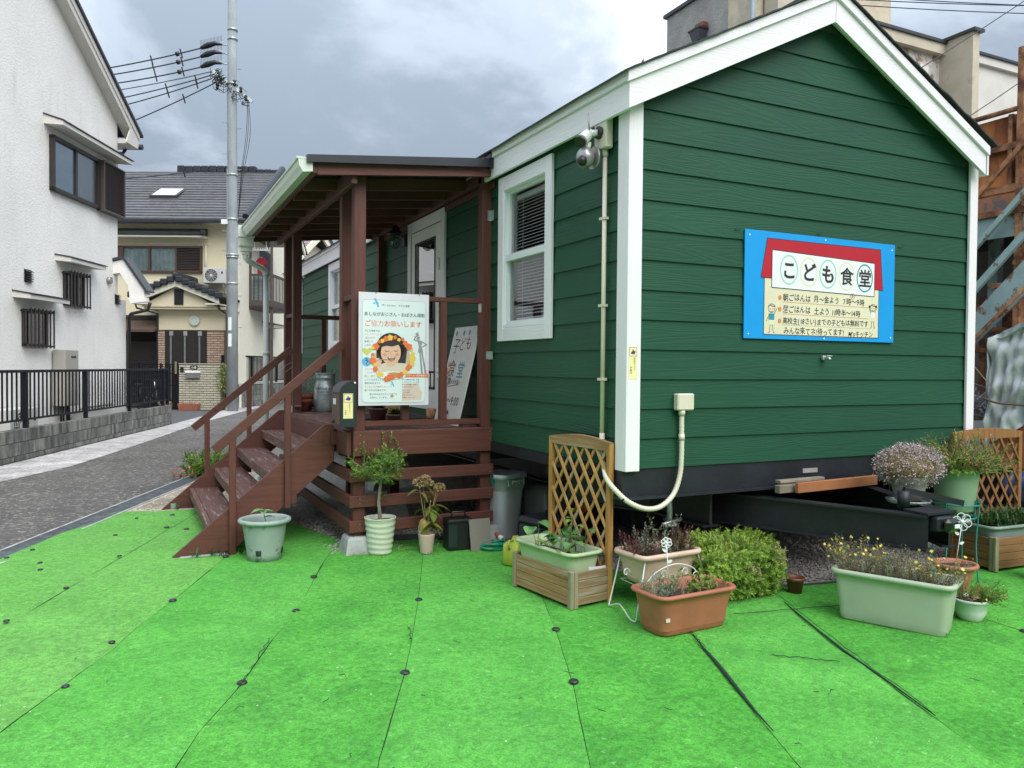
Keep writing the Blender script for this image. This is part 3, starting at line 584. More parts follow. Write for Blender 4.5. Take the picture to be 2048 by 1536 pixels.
# ================================================================== lettering helper
_gc = {}
def glyph(ch, bold):
    k_ = (ch, bold)
    if k_ in _gc: return _gc[k_]
    cu = bpy.data.curves.new('t', 'FONT'); cu.body = ch; cu.size = 1; cu.resolution_u = 3; cu.offset = bold; cu.fill_mode = 'FRONT'
    o = bpy.data.objects.new('t', cu); col.objects.link(o); dg = bpy.context.evaluated_depsgraph_get()
    me = bpy.data.meshes.new_from_object(o.evaluated_get(dg)); vs_ = [(v.co.x, v.co.y) for v in me.vertices]; fs = [tuple(p.vertices) for p in me.polygons]
    bpy.data.objects.remove(o); bpy.data.curves.remove(cu); bpy.data.meshes.remove(me); _gc[k_] = (vs_, fs); return _gc[k_]
class Board:                                   # flat print laid out on a plane
    def __init__(s, org, ux, uy):
        s.o = Vector(org); s.x = Vector(ux).normalized(); s.y = Vector(uy).normalized(); s.n = s.x.cross(s.y)
    def pt(s, x, y, h=0): return s.o+s.x*x+s.y*y+s.n*h
    def text(s, mb, st, x, y, size, h=.001, bold=0.0, jit=0, cw=None, xs=1.0, vert=False, rd=None):
        cx, cy = x, y
        for c in st:
            if c == ' ': adv = .35
            else:
                vs_, fs = glyph(c, 0.0 if ord(c) > 0x4e00 and bold >= .01 else bold); wd_ = max((p[0] for p in vs_), default=.5)
                adv = cw if cw else (1.0 if ord(c) > 255 else wd_+.10)
                j = (rd.uniform(-1,1)*jit, rd.uniform(-1,1)*jit, rd.uniform(-1,1)*jit*2.0) if (jit and rd) else (0,0,0); sz = size*(1+j[1]*.8)
                ca, sa = math.cos(j[2]), math.sin(j[2])
                for q_, (ox, oy) in enumerate(((0,0),(.022,.0),(-.022,.0),(0,.018),(0,-.018)) if (ord(c) > 0x4e00 and bold >= .02) else ((0,0),)): mb.add([s.pt(cx+(p[0]*ca-p[1]*sa+ox)*sz*xs, cy+j[0]*size+(p[0]*sa+p[1]*ca+oy)*sz, h+.00012*q_) for p in vs_], fs)
            if vert: cy -= size*1.08
            else: cx += adv*size*xs
        return cx
    def poly(s, mb, pts, h): mb.add([s.pt(x, y, h) for x, y in pts], [tuple(range(len(pts)))])
    def rect(s, mb, x0, y0, x1, y1, h): s.poly(mb, [(x0,y0),(x1,y0),(x1,y1),(x0,y1)], h)
    def ell(s, mb, cx, cy, rx, ry, h, n=24, a0=0): s.poly(mb, [(cx+rx*math.cos(a0+2*math.pi*k/n), cy+ry*math.sin(a0+2*math.pi*k/n)) for k in range(n)], h)
    def ring(s, mb, cx, cy, rx, ry, t, h, n=28):
        v = []; f = []
        for k_ in range(n):
            a = 2*math.pi*k_/n; v += [s.pt(cx+rx*math.cos(a), cy+ry*math.sin(a), h), s.pt(cx+(rx-t)*math.cos(a), cy+(ry-t)*math.sin(a), h)]
        for k_ in range(n): a = 2*k_; b_ = 2*((k_+1) % n); f.append((a, b_, b_+1, a+1))
        mb.add(v, f)
    def line(s, mb, pts, t, h):
        for (x0,y0),(x1,y1) in zip(pts, pts[1:]):
            d = math.hypot(x1-x0, y1-y0) or 1; nx, ny = -(y1-y0)/d*t/2, (x1-x0)/d*t/2; ex_, ey_ = (x1-x0)/d*t*.3, (y1-y0)/d*t*.3
            s.poly(mb, [(x0+nx-ex_,y0+ny-ey_),(x0-nx-ex_,y0-ny-ey_),(x1-nx+ex_,y1-ny+ey_),(x1+nx+ex_,y1+ny+ey_)], h)
    def rrect(s, mb, x0, y0, x1, y1, r_, h):
        p = []
        for cx, cy, a in ((x1-r_,y1-r_,0),(x0+r_,y1-r_,90),(x0+r_,y0+r_,180),(x1-r_,y0+r_,270)):
            for k_ in range(6): an = R(a+18*k_); p.append((cx+r_*math.cos(an), cy+r_*math.sin(an)))
        s.poly(mb, p, h); return p
ink = flat('print_black', (.02,.02,.025)); 

# ================================================================== porch
PO = thing('covered_porch', 'brown stained timber porch with lean-to roof, railings and slatted skirt beside the trailer door', 'porch')
FZ = .93
def post(x, y, z0, z1, s_=.089): return MB().box(x, x+s_, y, y+s_, z0, z1, .004).build('post', m_bz, PO)
post(-1.14, 1.918, .135, 2.86); post(-.10, 1.918, .12, 2.99); post(-1.14, 2.30, .70, 2.86)
post(-1.14, 4.38, .70, 2.86); post(-1.14, 4.85, .135, 2.86); post(-.10, 4.86, .12, 2.96)
pm = M('concrete_pier', (.33,.35,.34), .9, var=.2, vs_=9, bump=.4, bs=80)
def pier(x, y, s0=.085, s1=.12, h=.135):
    MB().rings([[(x-s1,y-s1,0),(x+s1,y-s1,0),(x+s1,y+s1,0),(x-s1,y+s1,0)],[(x-s0-.012,y-s0-.012,h-.02),(x+s0+.012,y-s0-.012,h-.02),(x+s0+.012,y+s0+.012,h-.02),(x-s0-.012,y+s0+.012,h-.02)],[(x-s0,y-s0,h),(x+s0,y-s0,h),(x+s0,y+s0,h),(x-s0,y+s0,h)]], False).build('pier', pm, PO)
for x, y in ((-1.095,1.963),(-.055,1.963),(-1.095,4.9),(-.055,4.9)): pier(x, y)
for x in (-.8,-.4): pier(x, 3.3); MB().box(x-.045,x+.045,3.255,3.345,.135,.72).build('post', m_bz, PO)
# deck
bw = 1.14/9
for i in range(9): MB().box(-1.15+i*bw+.003, -1.15+(i+1)*bw-.003, 1.922, 4.93, FZ-.036, FZ, .004).build('deck_board', m_bxw, PO)
MB().box(-1.15, .0, 1.88, 1.917, .741, .928, .004).build('rim_board', m_bx, PO)
MB().box(-1.19, -1.152, 1.925, 4.97, .741, .925, .004).build('rim_board', m_by, PO)
MB().box(-1.15, .0, 4.942, 4.98, .741, .925, .004).build('rim_board', m_bx, PO)
for y in (2.45, 2.9, 3.4, 3.9, 4.35): MB().box(-1.15, -.02, y, y+.038, .755, .892).build('joist', m_bx, PO)
for zt in (.636, .444, .256):
    MB().box(-1.15, .0, 1.88, 1.916, zt-.088, zt, .004).build('skirt_slat', m_bx, PO)
    MB().box(-1.178, -1.142, 1.88, 4.98, zt-.090, zt-.002, .004).build('skirt_slat', m_by, PO)
# rails
def rail(x0, x1, y, z0, z1, d=.06): MB().box(x0, x1, y, y+d, z0, z1, .003).build('rail', m_bx, PO)
rail(-1.05, -.10, 1.93, 1.930, 1.965); rail(-1.05, -.10, 1.93, .958, 1.0)
for x in (-.757, -.444): MB().box(x, x+.055, 1.93, 1.985, 1.001, 1.929, .003).build('baluster', m_bz, PO)
rail(-1.05, -.10, 4.87, 1.930, 1.975); rail(-1.05, -.10, 4.87, .958, 1.0)
for x in (-.74, -.42): MB().box(x, x+.05, 4.87, 4.92, 1.001, 1.929, .003).build('baluster', m_bz, PO)
for y0, y1 in ((2.008, 2.299), (4.470, 4.849)):
    MB().box(-1.13, -1.075, y0, y1, 1.925, 1.963, .003).build('rail', m_by, PO); MB().box(-1.13, -1.075, y0, y1, .955, 1.0, .003).build('rail', m_by, PO)
# metal brackets
def bracket(v0, v1): MB().box(*[c for p in zip(v0, v1) for c in p]).build('bracket', m_galv, PO)
bracket((-.055,1.913,2.595),(.0,1.916,2.68)); bracket((-.026,1.86,2.595),(-.024,1.912,2.68)); bracket((-.06,1.913,1.48),(.0,1.916,1.545)); bracket((-.026,1.86,1.48),(-.024,1.912,1.545))
for y in (2.0085, 4.4705): bracket((-1.12,y,1.865),(-1.07,y+.003,1.923)); bracket((-1.12,y+.003,1.919),(-1.07,y+.07,1.923))
for y in (2.38, 4.46): bracket((-1.125,y-.17,1.0),(-1.07,y-.095,1.003))
bracket((-.106,1.92,1.86),(-.101,1.97,1.929)); bracket((-1.144,4.40,.931),(-1.141,4.455,1.0)); bracket((-1.1445,4.86,.931),(-1.1415,4.92,1.01))
# roof structure : falls from wall (x=0) to gutter (x=-1.47)
zr_ = lambda x: 3.012+.102*x          # underside of the roof sheet
MB().box(-1.186, -1.141, 1.83, 5.12, 2.755, 2.872, .004).build('beam', m_by, PO)
for y in (1.79, 2.30, 2.71, 3.12, 3.53, 3.94, 4.35, 4.78, 5.14):
    a, b_ = -1.44, -.045; h = .092 if y > 1.8 else .082; d0, d1 = y, y+.038
    MB().hexa([(a,d0,zr_(a)-h),(b_,d0,zr_(b_)-h),(b_,d1,zr_(b_)-h),(a,d1,zr_(a)-h),(a,d0,zr_(a)),(b_,d0,zr_(b_)),(b_,d1,zr_(b_)),(a,d1,zr_(a))]).build('rafter', m_bx, PO)
    if 2 < y < 5: MB().box(-.09,-.043, y-.004, y-.001, zr_(-.06)-.10, zr_(-.06)-.01).build('bracket', m_galv, PO)
MB().box(-.043, -.024, 1.83, 5.18, 2.845, 2.898, .003).build('ledger', m_by, PO); MB().box(-.043, -.1, 1.94, 5.18, 2.90, 2.985, .003).build('ledger', m_by, PO)
MB().box(-1.478, -1.441, 1.79, 5.18, 2.79, 2.868, .003).build('eave_board', m_by, PO)
MB().hexa([(-1.52,1.76,2.859),(-.03,1.76,3.011),(-.03,5.25,3.011),(-1.52,5.25,2.859),(-1.52,1.76,2.871),(-.03,1.76,3.023),(-.03,5.25,3.023),(-1.52,5.25,2.871)]).build('roof_sheet', m_dark, PO)
MB().hexa([(-1.525,1.742,2.852),(-.09,1.742,2.984),(-.09,1.759,2.984),(-1.525,1.759,2.852),(-1.525,1.742,2.905),(-.09,1.742,3.052),(-.09,1.759,3.052),(-1.525,1.759,2.905)]).build('roof_flashing', m_dark, PO)
b_ = MB().hexa([(-1.525,1.70+.06,2.873),(-.09,1.76,3.024),(-.09,5.25,3.024),(-1.525,5.25,2.873),(-1.525,1.76,2.904),(-.09,1.76,3.05),(-.09,5.25,3.05),(-1.525,5.25,2.904)]); b_.build('roof_covering', m_dark, PO)
MB().box(-.115,-.088,1.735,1.86,2.975,3.10).build('roof_flashing', m_dark, PO)
# gutter
m_gut = M('cream_gutter', (.60,.64,.58), .35, var=.04)
gp = [(-1.482,2.872),(-1.482,2.80),(-1.545,2.79),(-1.556,2.812),(-1.572,2.835),(-1.578,2.875),(-1.590,2.875),(-1.590,2.888),(-1.568,2.888),(-1.568,2.84),(-1.548,2.815),(-1.54,2.80),(-1.492,2.808),(-1.492,2.872)]
gt = MB().prism([(x,1.775,z) for x, z in gp], (0,3.30,0)).build('gutter', m_gut, PO)
MB().prism([(x,1.766,z) for x, z in [(-1.480,2.876),(-1.480,2.795),(-1.548,2.785),(-1.576,2.83),(-1.582,2.878)]], (0,.009,0)).build('end_cap', m_gut, gt); MB().box(-1.594,-1.478,1.764,1.80,2.876,2.891).build('end_cap', m_gut, gt)
hx, hy = -1.535, 4.98
b_ = MB().rings([[(hx+sx_*a,hy+sy_*b2,z) for sx_, sy_ in ((-1,-1),(1,-1),(1,1),(-1,1))] for a, b2, z in ((.036,.036,2.60),(.036,.036,2.63),(.05,.05,2.635),(.05,.05,2.67),(.068,.07,2.69),(.075,.08,2.77),(.085,.095,2.78),(.085,.095,2.90))], False)
b_.build('outlet_box', m_gut, gt)
m_pipe = M('grey_white_pipe', (.56,.60,.57), .35, var=.06)
dpx, dpy = -1.30, 5.12
dpn = MB().tube([(hx,hy,2.62),(hx,hy,2.57),(hx+.03,hy+.01,2.54),(dpx-.05,dpy,2.485),(dpx,dpy,2.44),(dpx,dpy,2.40)], .031, 12); dpn.tube([(dpx,dpy,2.42),(dpx,dpy,.36)], .031, 12)
for zz_ in (2.43, 1.55, .33): dpn.tube([(dpx,dpy,zz_-.02),(dpx,dpy,zz_+.02)], .036, 12)
dpn.tube([(dpx,dpy,.35),(dpx,dpy,.27),(dpx-.04,dpy-.01,.22),(dpx-.08,dpy-.02,.18),(dpx-.09,dpy-.02,.10),(dpx-.09,dpy-.02,-.01)], .034, 12)
dpn.build('downpipe', m_pipe, PO)
# nail heads
nm = MB()
for x in (-1.10, -.035):
    for z_ in (.90,.84,.78,.61,.575,.42,.385,.23,.195): nm.disc((x, 1.8785, z_), .0035, 8, (0,-1,0))
nm.build('nail_head', m_galv, PO, kind='stuff')
# ================================================================== stairs
ST = thing('wooden_steps', 'brown timber steps with open risers and two sloping handrails leading up to the porch', 'stairs')
def stringer(y0):
    MB().prism([(x,y0,z) for x, z in [(-2.38,.014),(-1.28,.957),(-1.205,.957),(-1.205,.672),(-1.55,.375),(-1.985,.014)][::-1]], (0,.038,0)).build('stringer', m_bx, ST)
stringer(2.262); stringer(4.362)
for x, z_ in ((-2.13,.21),(-1.905,.40),(-1.69,.585),(-1.455,.762)):
    MB().box(x, x+.042, 2.301, 4.361, z_-.085, z_, .004).build('tread_nosing', m_bxw, ST); MB().box(x+.045, x+.262, 2.301, 4.361, z_-.036, z_, .004).build('tread', m_bxw, ST)
MB().box(-1.222, -1.195, 2.301, 4.361, .745, .928, .003).build('riser', m_by, ST)
for y0, yr in ((2.222, 2.22), (4.401, 4.42)):
    MB().box(-1.990, -1.942, y0, y0+.039, .0, .885, .003).build('newel', m_bz, ST); MB().box(-1.590, -1.545, y0, y0+.039, .33, 1.21, .003).build('newel', m_bz, ST)
    MB().obox((-2.095, y0+.02, .790), (-1.148, y0+.02, 1.586), .042, .066, (0,0,1), .003).build('handrail', m_bx, ST)
for x, z_ in ((-1.545,.36),(-1.29,.80),(-2.01,.09)): MB().box(x, x+.05, 2.256, 2.2605, z_, z_+.10).build('bracket', m_bx, ST)
MB().box(-1.235,-1.19, 2.24, 2.258, .80, .90).build('bracket', m_bx, ST)
MB().box(-2.30,-2.255,4.356,4.361,.02,.07).build('bracket', m_galv, ST)
MB().box(-2.33,-2.0,2.235,2.31,-.02,.022,.008).build('footing_slab', pm, ST); MB().box(-2.33,-1.95,4.36,4.42,-.02,.02,.008).build('footing_slab', pm, ST)
# ================================================================== mailbox
MX = thing('mailbox', 'black and brown mailbox with curved lid and yellow camera sticker on the porch post', 'mailbox')
prof = [(-1.141,.965),(-1.262,.965),(-1.262,1.225)]+[(-1.150-.112*math.cos(R(a)), 1.215+.085*math.sin(R(a))) for a in range(15, 91, 15)]+[(-1.141,1.300)]
m_char = M('charcoal_metal', (.018,.026,.030), .38, var=.1); m_chl = M('charcoal_lid', (.05,.052,.055), .4, var=.1)
MB().prism([(x,1.832,z) for x, z in prof], (0,.236,0)).build('case', m_char, MX)
lp = [(-1.150-.120*math.cos(R(a)), 1.215+.093*math.sin(R(a))) for a in range(5, 91, 12)]; lq = [(-1.150-.114*math.cos(R(a)), 1.215+.087*math.sin(R(a))) for a in range(5, 91, 12)][::-1]
MB().prism([(x,1.838,z) for x, z in lp+lq], (0,.236,0)).build('lid', m_chl, MX)
MB().box(-1.271,-1.2625,1.842,2.058,.985,1.205,.002).build('flap', M('brown_flap', (.11,.055,.045), .5, var=.08), MX)
MB().tube([(-1.285,2.0,1.0),(-1.271,2.0,1.0)], .014, 10).build('lock', m_rub, MX); MB().box(-1.274,-1.2715,1.93,2.01,1.13,1.175).build('label', flat('paper_white', (.7,.7,.7)), MX)
MB().ball((-1.155,1.828,1.293), .008, 8, 5).build('rivet', m_wp, MX)
m_yel = flat('sticker_yellow', (.78,.70,.36), .4); m_pur = flat('print_purple', (.06,.03,.22))
def camsticker(b_, w_, h, parent, nm='sticker'):
    q = MB(); b_.rect(q, 0, 0, w_, h, .0008); st_ = q.build(nm, m_yel, parent)
    q = MB(); c = w_/2; y = h-w_*.5
    b_.poly(q, [(c-w_*.3,y-w_*.18),(c+w_*.18,y-w_*.24),(c+w_*.28,y+w_*.08),(c+w_*.05,y+w_*.10),(c+w_*.02,y+w_*.26),(c-w_*.08,y+w_*.24),(c-w_*.08,y+w_*.06),(c-w_*.2,y)], .0016)
    q2 = MB(); b_.line(q2, [(w_*.08,h-w_*.92),(w_*.92,h-w_*.92),(w_*.92,h-w_*.06),(w_*.08,h-w_*.06),(w_*.08,h-w_*.92)], w_*.03, .0016)
    s_ = w_*.26; rs = (h-w_)/8.2
    b_.text(q2, '防犯カメラ', w_*.55, h-w_-rs*1.0, rs*.92, .0016, .0, vert=True); b_.text(q2, '作動中', w_*.15, h-w_-rs*4.3, rs*.92, .0016, .0, vert=True)
    q.build('camera_icon', m_pur, st_); q2.build('lettering', flat('print_brown', (.10,.06,.03)), st_)
camsticker(Board((-1.240,1.8318,1.030), (1,0,0), (0,0,1)), .072, .185, MX)
camsticker(Board((-.018,-.0485,1.355), (1,0,0), (0,0,1)), .060, .19, TH)
# ================================================================== notice banner on the railing
BN = thing('notice_poster', 'pale blue fundraising poster with a photo of a child eating, tied to the porch railing', 'poster', group=None)
B_ = Board((-1.121,1.860,1.122), (1,-.012,0), (0,0,1)); PW, PH = .549, .848
v = []; f = []; nx, ny = 12, 14
for j in range(ny+1):
    for i in range(nx+1): v.append(B_.pt(PW*i/nx, PH*j/ny, .0035*math.sin(i*1.1+j*.25)*(.5+.5*abs(j/ny-.5))*0-0.001))
for j in range(ny):
    for i in range(nx): a = j*(nx+1)+i; f.append((a, a+1, a+nx+2, a+nx+1))
m_ban = M('banner_vinyl', (.66,.64,.70), .35, var=.05, vs_=5, bump=.25, bs=9, bdist=.01); m_pbl = M('banner_pale_blue', (.68,.77,.78), .35, var=.03, vs_=5, bump=.15, bs=9, bdist=.01)
MB().add(v, f, True).build('sheet', m_ban, BN)
q = MB(); pts = B_.rrect(q, .028, .022, PW-.028, PH-.055, .03, .0008); q.build('panel', m_pbl, BN)
q = MB(); B_.line(q, pts+[pts[0]], .0018, .0014); q.build('panel_outline', flat('line_grey', (.3,.33,.36)), BN)
q = MB(); B_.text(q, "M's kitchen", .175, .748, .021, .0014, .0); B_.text(q, '子ども食堂', .305, .748, .018, .0014, .0)
B_.text(q, 'あしながおじさん・おばさん運動', .040, .675, .0322, .0014, .010, cw=.985)
for i, t in enumerate(['子ども食堂では、', '', '', '販売して', 'います。']): B_.text(q, t, .045, .555-i*.027, .0165, .0014, .0)
for i, t in enumerate(['', '', '', 'してくださることで、', '高校3年生までの', '', '食べられる仕組みです。']): B_.text(q, t, .045, .268-i*.0265, .0165, .0014, .0)
B_.text(q, '皆さまのあたたかいご協力を', .085, .079, .0165, .0014, .0); B_.text(q, 'お待ちしています。', .085, .053, .0165, .0014, .0)
for i, t in enumerate(['子ども食堂の応援、支援、', 'くださるサポーターを募', '集中！お気軽にお問い', '合わせください！']): B_.text(q, t, .335, .190-i*.0185, .0125, .0014, .0)
for i, t in enumerate(["M's kitchen", '子ども食堂', '平日 7:30-9:00', '土曜日 11:30-14:00']): B_.text(q, t, .335, .110-i*.0185, .0125, .0014, .0)
q.build('lettering', ink, BN)
m_or = flat('print_orange', (.72,.16,.05)); m_ye = flat('print_yellow', (.80,.52,.07)); m_lb = flat('print_blue', (.12,.42,.70)); m_sk = flat('print_skin', (.68,.42,.30)); m_hair = flat('print_hair', (.03,.022,.02)); m_cr = flat('print_cream', (.62,.55,.44)); m_gy = flat('print_grey', (.30,.28,.30)); m_wh = flat('print_white', (.75,.76,.76)); m_tan = flat('print_tan', (.45,.28,.12)); m_gold = flat('print_gold', (.55,.55,.12))
q = MB(); B_.text(q, 'ご協力お願いします', .042, .598, .050, .0014, .016, cw=1.0)
for i, t in enumerate(['', 'カレーチケットを', '1枚200円で']): B_.text(q, t, .045, .555-i*.027, .0165, .0014, .0)
for i, t in enumerate(['大人の方が', 'このチケットを', '購入・寄付', '', '', '子どもたちが無料でカレーを']): B_.text(q, t, .045, .268-i*.0265, .0165, .0014, .0)
B_.rect(q, .355, .212, PW-.004, .240, .0014); q.build('lettering_orange', m_or, BN)
q = MB(); B_.text(q, 'サポーター随時募集中', .368, .220, .0165, .0020, .004); q.build('lettering_white', m_wh, BN)
def bird(cx, cy, s_):
    B_.poly(q, [(cx-s_*.55,cy+s_*1.0),(cx-s_*.1,cy+s_*.75),(cx+s_*.25,cy+s_*.1),(cx+s_*.55,cy-s_*.35),(cx+s_*.35,cy-s_*.75),(cx,cy-s_*.55),(cx-s_*.35,cy+s_*.2)], .0014); B_.poly(q, [(cx-s_*.9,cy-s_*.3),(cx-s_*.5,cy),(cx-s_*.15,cy-s_*.2),(cx-s_*.5,cy-s_*.45)], .0014); B_.ell(q, cx+s_*.35, cy-s_*.85, s_*.28, s_*.22, .0018, 10)
q = MB(); bird(.135, .775, .034); bird(.262, .165, .022); B_.ell(q, .062, .328, .036, .036, .0014); q.build('blue_motif', m_lb, BN)
q = MB(); B_.line(q, [(.052,.352),(.066,.350),(.060,.335),(.072,.328),(.058,.316),(.066,.306)], .004, .0020); B_.line(q, [(.048,.338),(.076,.340)], .003, .0020); q.build('badge_motif', m_hair, BN)
q = MB(); B_.poly(q, [(.062,.372),(.028,.405),(.028,.425),(.045,.432),(.062,.420),(.079,.432),(.096,.425),(.096,.405)], .0014); q.build('heart_motif', m_gold, BN)
q = MB(); B_.poly(q, [(.335,.03),(.34,.11),(.36,.165),(.47,.165),(.48,.12),(.50,.10),(.49,.04)], .0010); q.build('map_motif', flat('print_peach', (.66,.52,.45)), BN)
# photo roundel: child eating
cx, cy = .262, .395
q = MB(); B_.ell(q, cx, cy-.05, .148, .125, .0014, 32); q.build('photo_ground', flat('print_beige', (.50,.42,.33)), BN)
q = MB(); B_.ell(q, cx-.015, cy+.045, .112, .108, .0020, 32); B_.poly(q, [(cx-.125,cy+.04),(cx-.127,cy-.06),(cx-.09,cy-.11),(cx-.055,cy-.085),(cx-.07,cy+.05)], .0020); B_.poly(q, [(cx+.05,cy+.07),(cx+.04,cy-.06),(cx+.06,cy-.115),(cx+.10,cy-.085),(cx+.115,cy+.04)], .0020); q.build('photo_hair', m_hair, BN)
q = MB(); B_.poly(q, [(cx-.14,cy-.11),(cx-.07,cy-.075),(cx+.07,cy-.075),(cx+.135,cy-.08),(cx+.13,cy-.125),(cx+.07,cy-.165),(cx-.08,cy-.165)], .0026); q.build('photo_jumper', m_cr, BN)
q = MB(); B_.ell(q, cx-.015, cy+.005, .078, .092, .0032, 28); B_.ell(q, cx-.015, cy-.075, .035, .03, .0030, 16); B_.poly(q, [(cx-.140,cy-.035),(cx-.150,cy-.060),(cx-.140,cy-.105),(cx-.095,cy-.105),(cx-.085,cy-.060),(cx-.105,cy-.040)], .0036); q.build('photo_skin', m_sk, BN)
q = MB(); B_.poly(q, [(cx-.085,cy+.045),(cx-.07,cy+.095),(cx+.02,cy+.105),(cx+.06,cy+.06),(cx+.045,cy+.065),(cx-.005,cy+.05),(cx-.05,cy+.055)], .0040)
B_.line(q, [(cx-.062,cy+.018),(cx-.048,cy+.011),(cx-.030,cy+.015)], .0040, .0040); B_.line(q, [(cx+.008,cy+.018),(cx+.024,cy+.013),(cx+.040,cy+.020)], .0040, .0040); q.build('photo_dark', m_hair, BN); q = MB(); B_.poly(q, [(cx-.044,cy-.028),(cx-.015,cy-.033),(cx+.022,cy-.026),(cx+.012,cy-.055),(cx-.012,cy-.064),(cx-.034,cy-.052)], .0040); q.build('photo_mouth', flat('print_mouth', (.20,.03,.03)), BN); q = MB(); B_.poly(q, [(cx-.036,cy-.031),(cx-.014,cy-.035),(cx+.015,cy-.030),(cx+.008,cy-.038),(cx-.028,cy-.039)], .0044); q.build('photo_teeth', m_wh, BN); q = MB(); B_.poly(q, [(cx-.022,cy+.012),(cx-.010,cy-.010),(cx-.022,cy-.012)], .0038); B_.ell(q, cx-.062, cy-.012, .016, .011, .0037, 12); B_.ell(q, cx+.034, cy-.010, .016, .011, .0037, 12); q.build('photo_cheek', flat('print_blush', (.60,.27,.19)), BN)
q = MB(); B_.ell(q, cx-.006, cy-.053, .016, .008, .0046, 12); B_.ell(q, cx+.01, cy-.165, .075, .020, .0046, 20); q.build('photo_food', m_tan, BN)
q = MB(); B_.ell(q, cx-.01, cy-.168, .115, .030, .0042, 24); B_.ell(q, cx-.05, cy-.165, .03, .012, .0050, 12); q.build('photo_plate', m_wh, BN); q = MB(); B_.line(q, [(cx-.135,cy-.062),(cx-.10,cy-.050),(cx-.06,cy-.048),(cx-.028,cy-.052)], .0045, .0050); q.build('photo_spoon', flat('print_steel', (.30,.28,.26)), BN)
rnd = random.Random(11); qa, qb = MB(), MB()
for i in range(30):
    a = 2*math.pi*i/30+rnd.uniform(-.06,.06); rr_ = .158+rnd.uniform(-.016,.012); s_ = rnd.uniform(.014,.030); t_ = rnd.choice((qa, qb)); fx, fy = cx-.004+rr_*math.cos(a), cy-.035+rr_*.98*math.sin(a)
    for k_ in range(5): B_.ell(t_, fx+s_*.52*math.cos(k_*1.2566+a), fy+s_*.52*math.sin(k_*1.2566+a), s_*.46, s_*.46, .0052+.00006*i+.00001*k_, 9)
qa.build('flower_orange', m_or, BN); qb.build('flower_yellow', m_ye, BN)
q = MB(); B_.poly(q, [(.440,.548),(.462,.560),(.470,.530),(.448,.522)], .0014); B_.line(q, [(.432,.527),(.478,.519)], .006, .0016); B_.ell(q, .463, .508, .013, .015, .0018, 12); B_.poly(q, [(.456,.496),(.494,.493),(.490,.450),(.505,.403),(.462,.403),(.468,.45)], .0014); B_.line(q, [(.460,.490),(.430,.500),(.443,.522)], .009, .0020); B_.line(q, [(.490,.487),(.530,.465),(.498,.446)], .009, .0020)
for a_ in (0, 1):
    B_.poly(q, [(.472+.016*a_,.405),(.486+.014*a_,.405),(.503+.03*a_,.242),(.487+.03*a_,.242)], .0014)
q.build('tall_figure_motif', m_gy, BN)
q = MB(); B_.ell(q, .265, .068, .026, .018, .0014, 16); q.build('bowl_motif', m_wh, BN); q = MB(); B_.ell(q, .258, .070, .014, .012, .0020, 12); q.build('bowl_food_motif', m_tan, BN)
for x_ in (.13, .47): MB().tube([B_.pt(x_,PH-.012,.003),B_.pt(x_,PH-.002,.004),B_.pt(x_,PH+.004,-.03)], .002, 5).build('cable_tie', m_rub, BN)
# ================================================================== painted sign on the gable
SG = thing('painted_sign', 'blue sign board with a painted red awning and Japanese opening hours on the green gable', 'sign')
S_ = Board((.866,-.0335,1.616), (1,0,0), (0,0,1)); SW, SH = 1.384, .694
m_sb = flat('sign_blue', (.0,.28,.68), .35); m_sr = flat('sign_red', (.42,.008,.022), .4); m_sc = M('sign_cream', (.68,.64,.46), .5, var=.05, vs_=3); m_sw = flat('sign_white', (.74,.76,.77), .45); m_sg = flat('sign_green', (.30,.58,.46)); m_st = flat('sign_teal', (.03,.24,.32)); m_sy2 = flat('sign_pale_yellow', (.68,.66,.45)); m_so = flat('sign_orange', (.62,.20,.06))
MB().box(.866,.866+SW,-.0335,-.0245,1.616,1.616+SH,.001).build('board', m_sb, SG)
def pyx(u, v_): return ((u-1485)/296.0*SW, 0)
q = MB(); S_.rect(q, .165, .03, 1.225, .53, .0008); q.build('cream_panel', m_sc, SG)
q = MB(); S_.poly(q, [(.135,.395),(.185,.650),(1.235,.650),(1.265,.365)], .0014); q.build('red_awning', m_sr, SG)
q = MB(); S_.line(q, [(.135,.395),(.185,.650),(1.235,.650),(1.265,.365),(.135,.395)], .004, .0018); S_.line(q, [(.165,.40),(.165,.03),(1.225,.03),(1.225,.38)], .004, .0018); S_.line(q, [(.228,.335),(1.178,.318),(1.178,.55),(.228,.578),(.228,.335)], .005, .0024); q.build('outline', ink, SG)
q = MB(); S_.poly(q, [(.228,.335),(1.178,.318),(1.178,.55),(.228,.578)], .0020); q.build('white_panel', m_sw, SG)
for i, (c, mt) in enumerate(zip('こども食堂', (m_sg, m_sy2, m_sg, m_sy2, m_st))):
    q = MB(); S_.ring(q, .375+i*.1715+(.005*i), .457-.004*i, .080, .098, .010, .0026); q.build('ring', mt, SG)
for i, c in enumerate('こども食堂'):
    q = MB(); S_.text(q, c, .375+i*.1765-.062, .457-.004*i-.050, .128, .0030, .028); q.build('title_character', ink, SG)
rnd = random.Random(4); q = MB()
for t, x, y, s_ in [('朝ごはんは',.325,.258,.052),('月〜金よう',.600,.256,.050),('7時〜9時',.875,.252,.052),('昼ごはんは',.325,.182,.052),('土よう',.602,.178,.052),('11時半〜14時',.768,.174,.050),('高校生(18さい)までの子どもは無料です',.325,.107,.0470),('みんな来てネ!待ってます!',.335,.040,.050),("M'sキッチン",.930,.036,.046)]:
    S_.text(q, t, x, y, s_, .0022, .005, jit=.035, rd=rnd, xs=.96)
S_.text(q, '冬', .955, .303, .022, .0022, .0); S_.ring(q, .966, .311, .020, .020, .002, .0022)
q.build('hours_lettering', ink, SG)
q = MB()
for y in (.272,.197,.120): S_.ell(q, .300, y, .014, .016, .0022, 14)
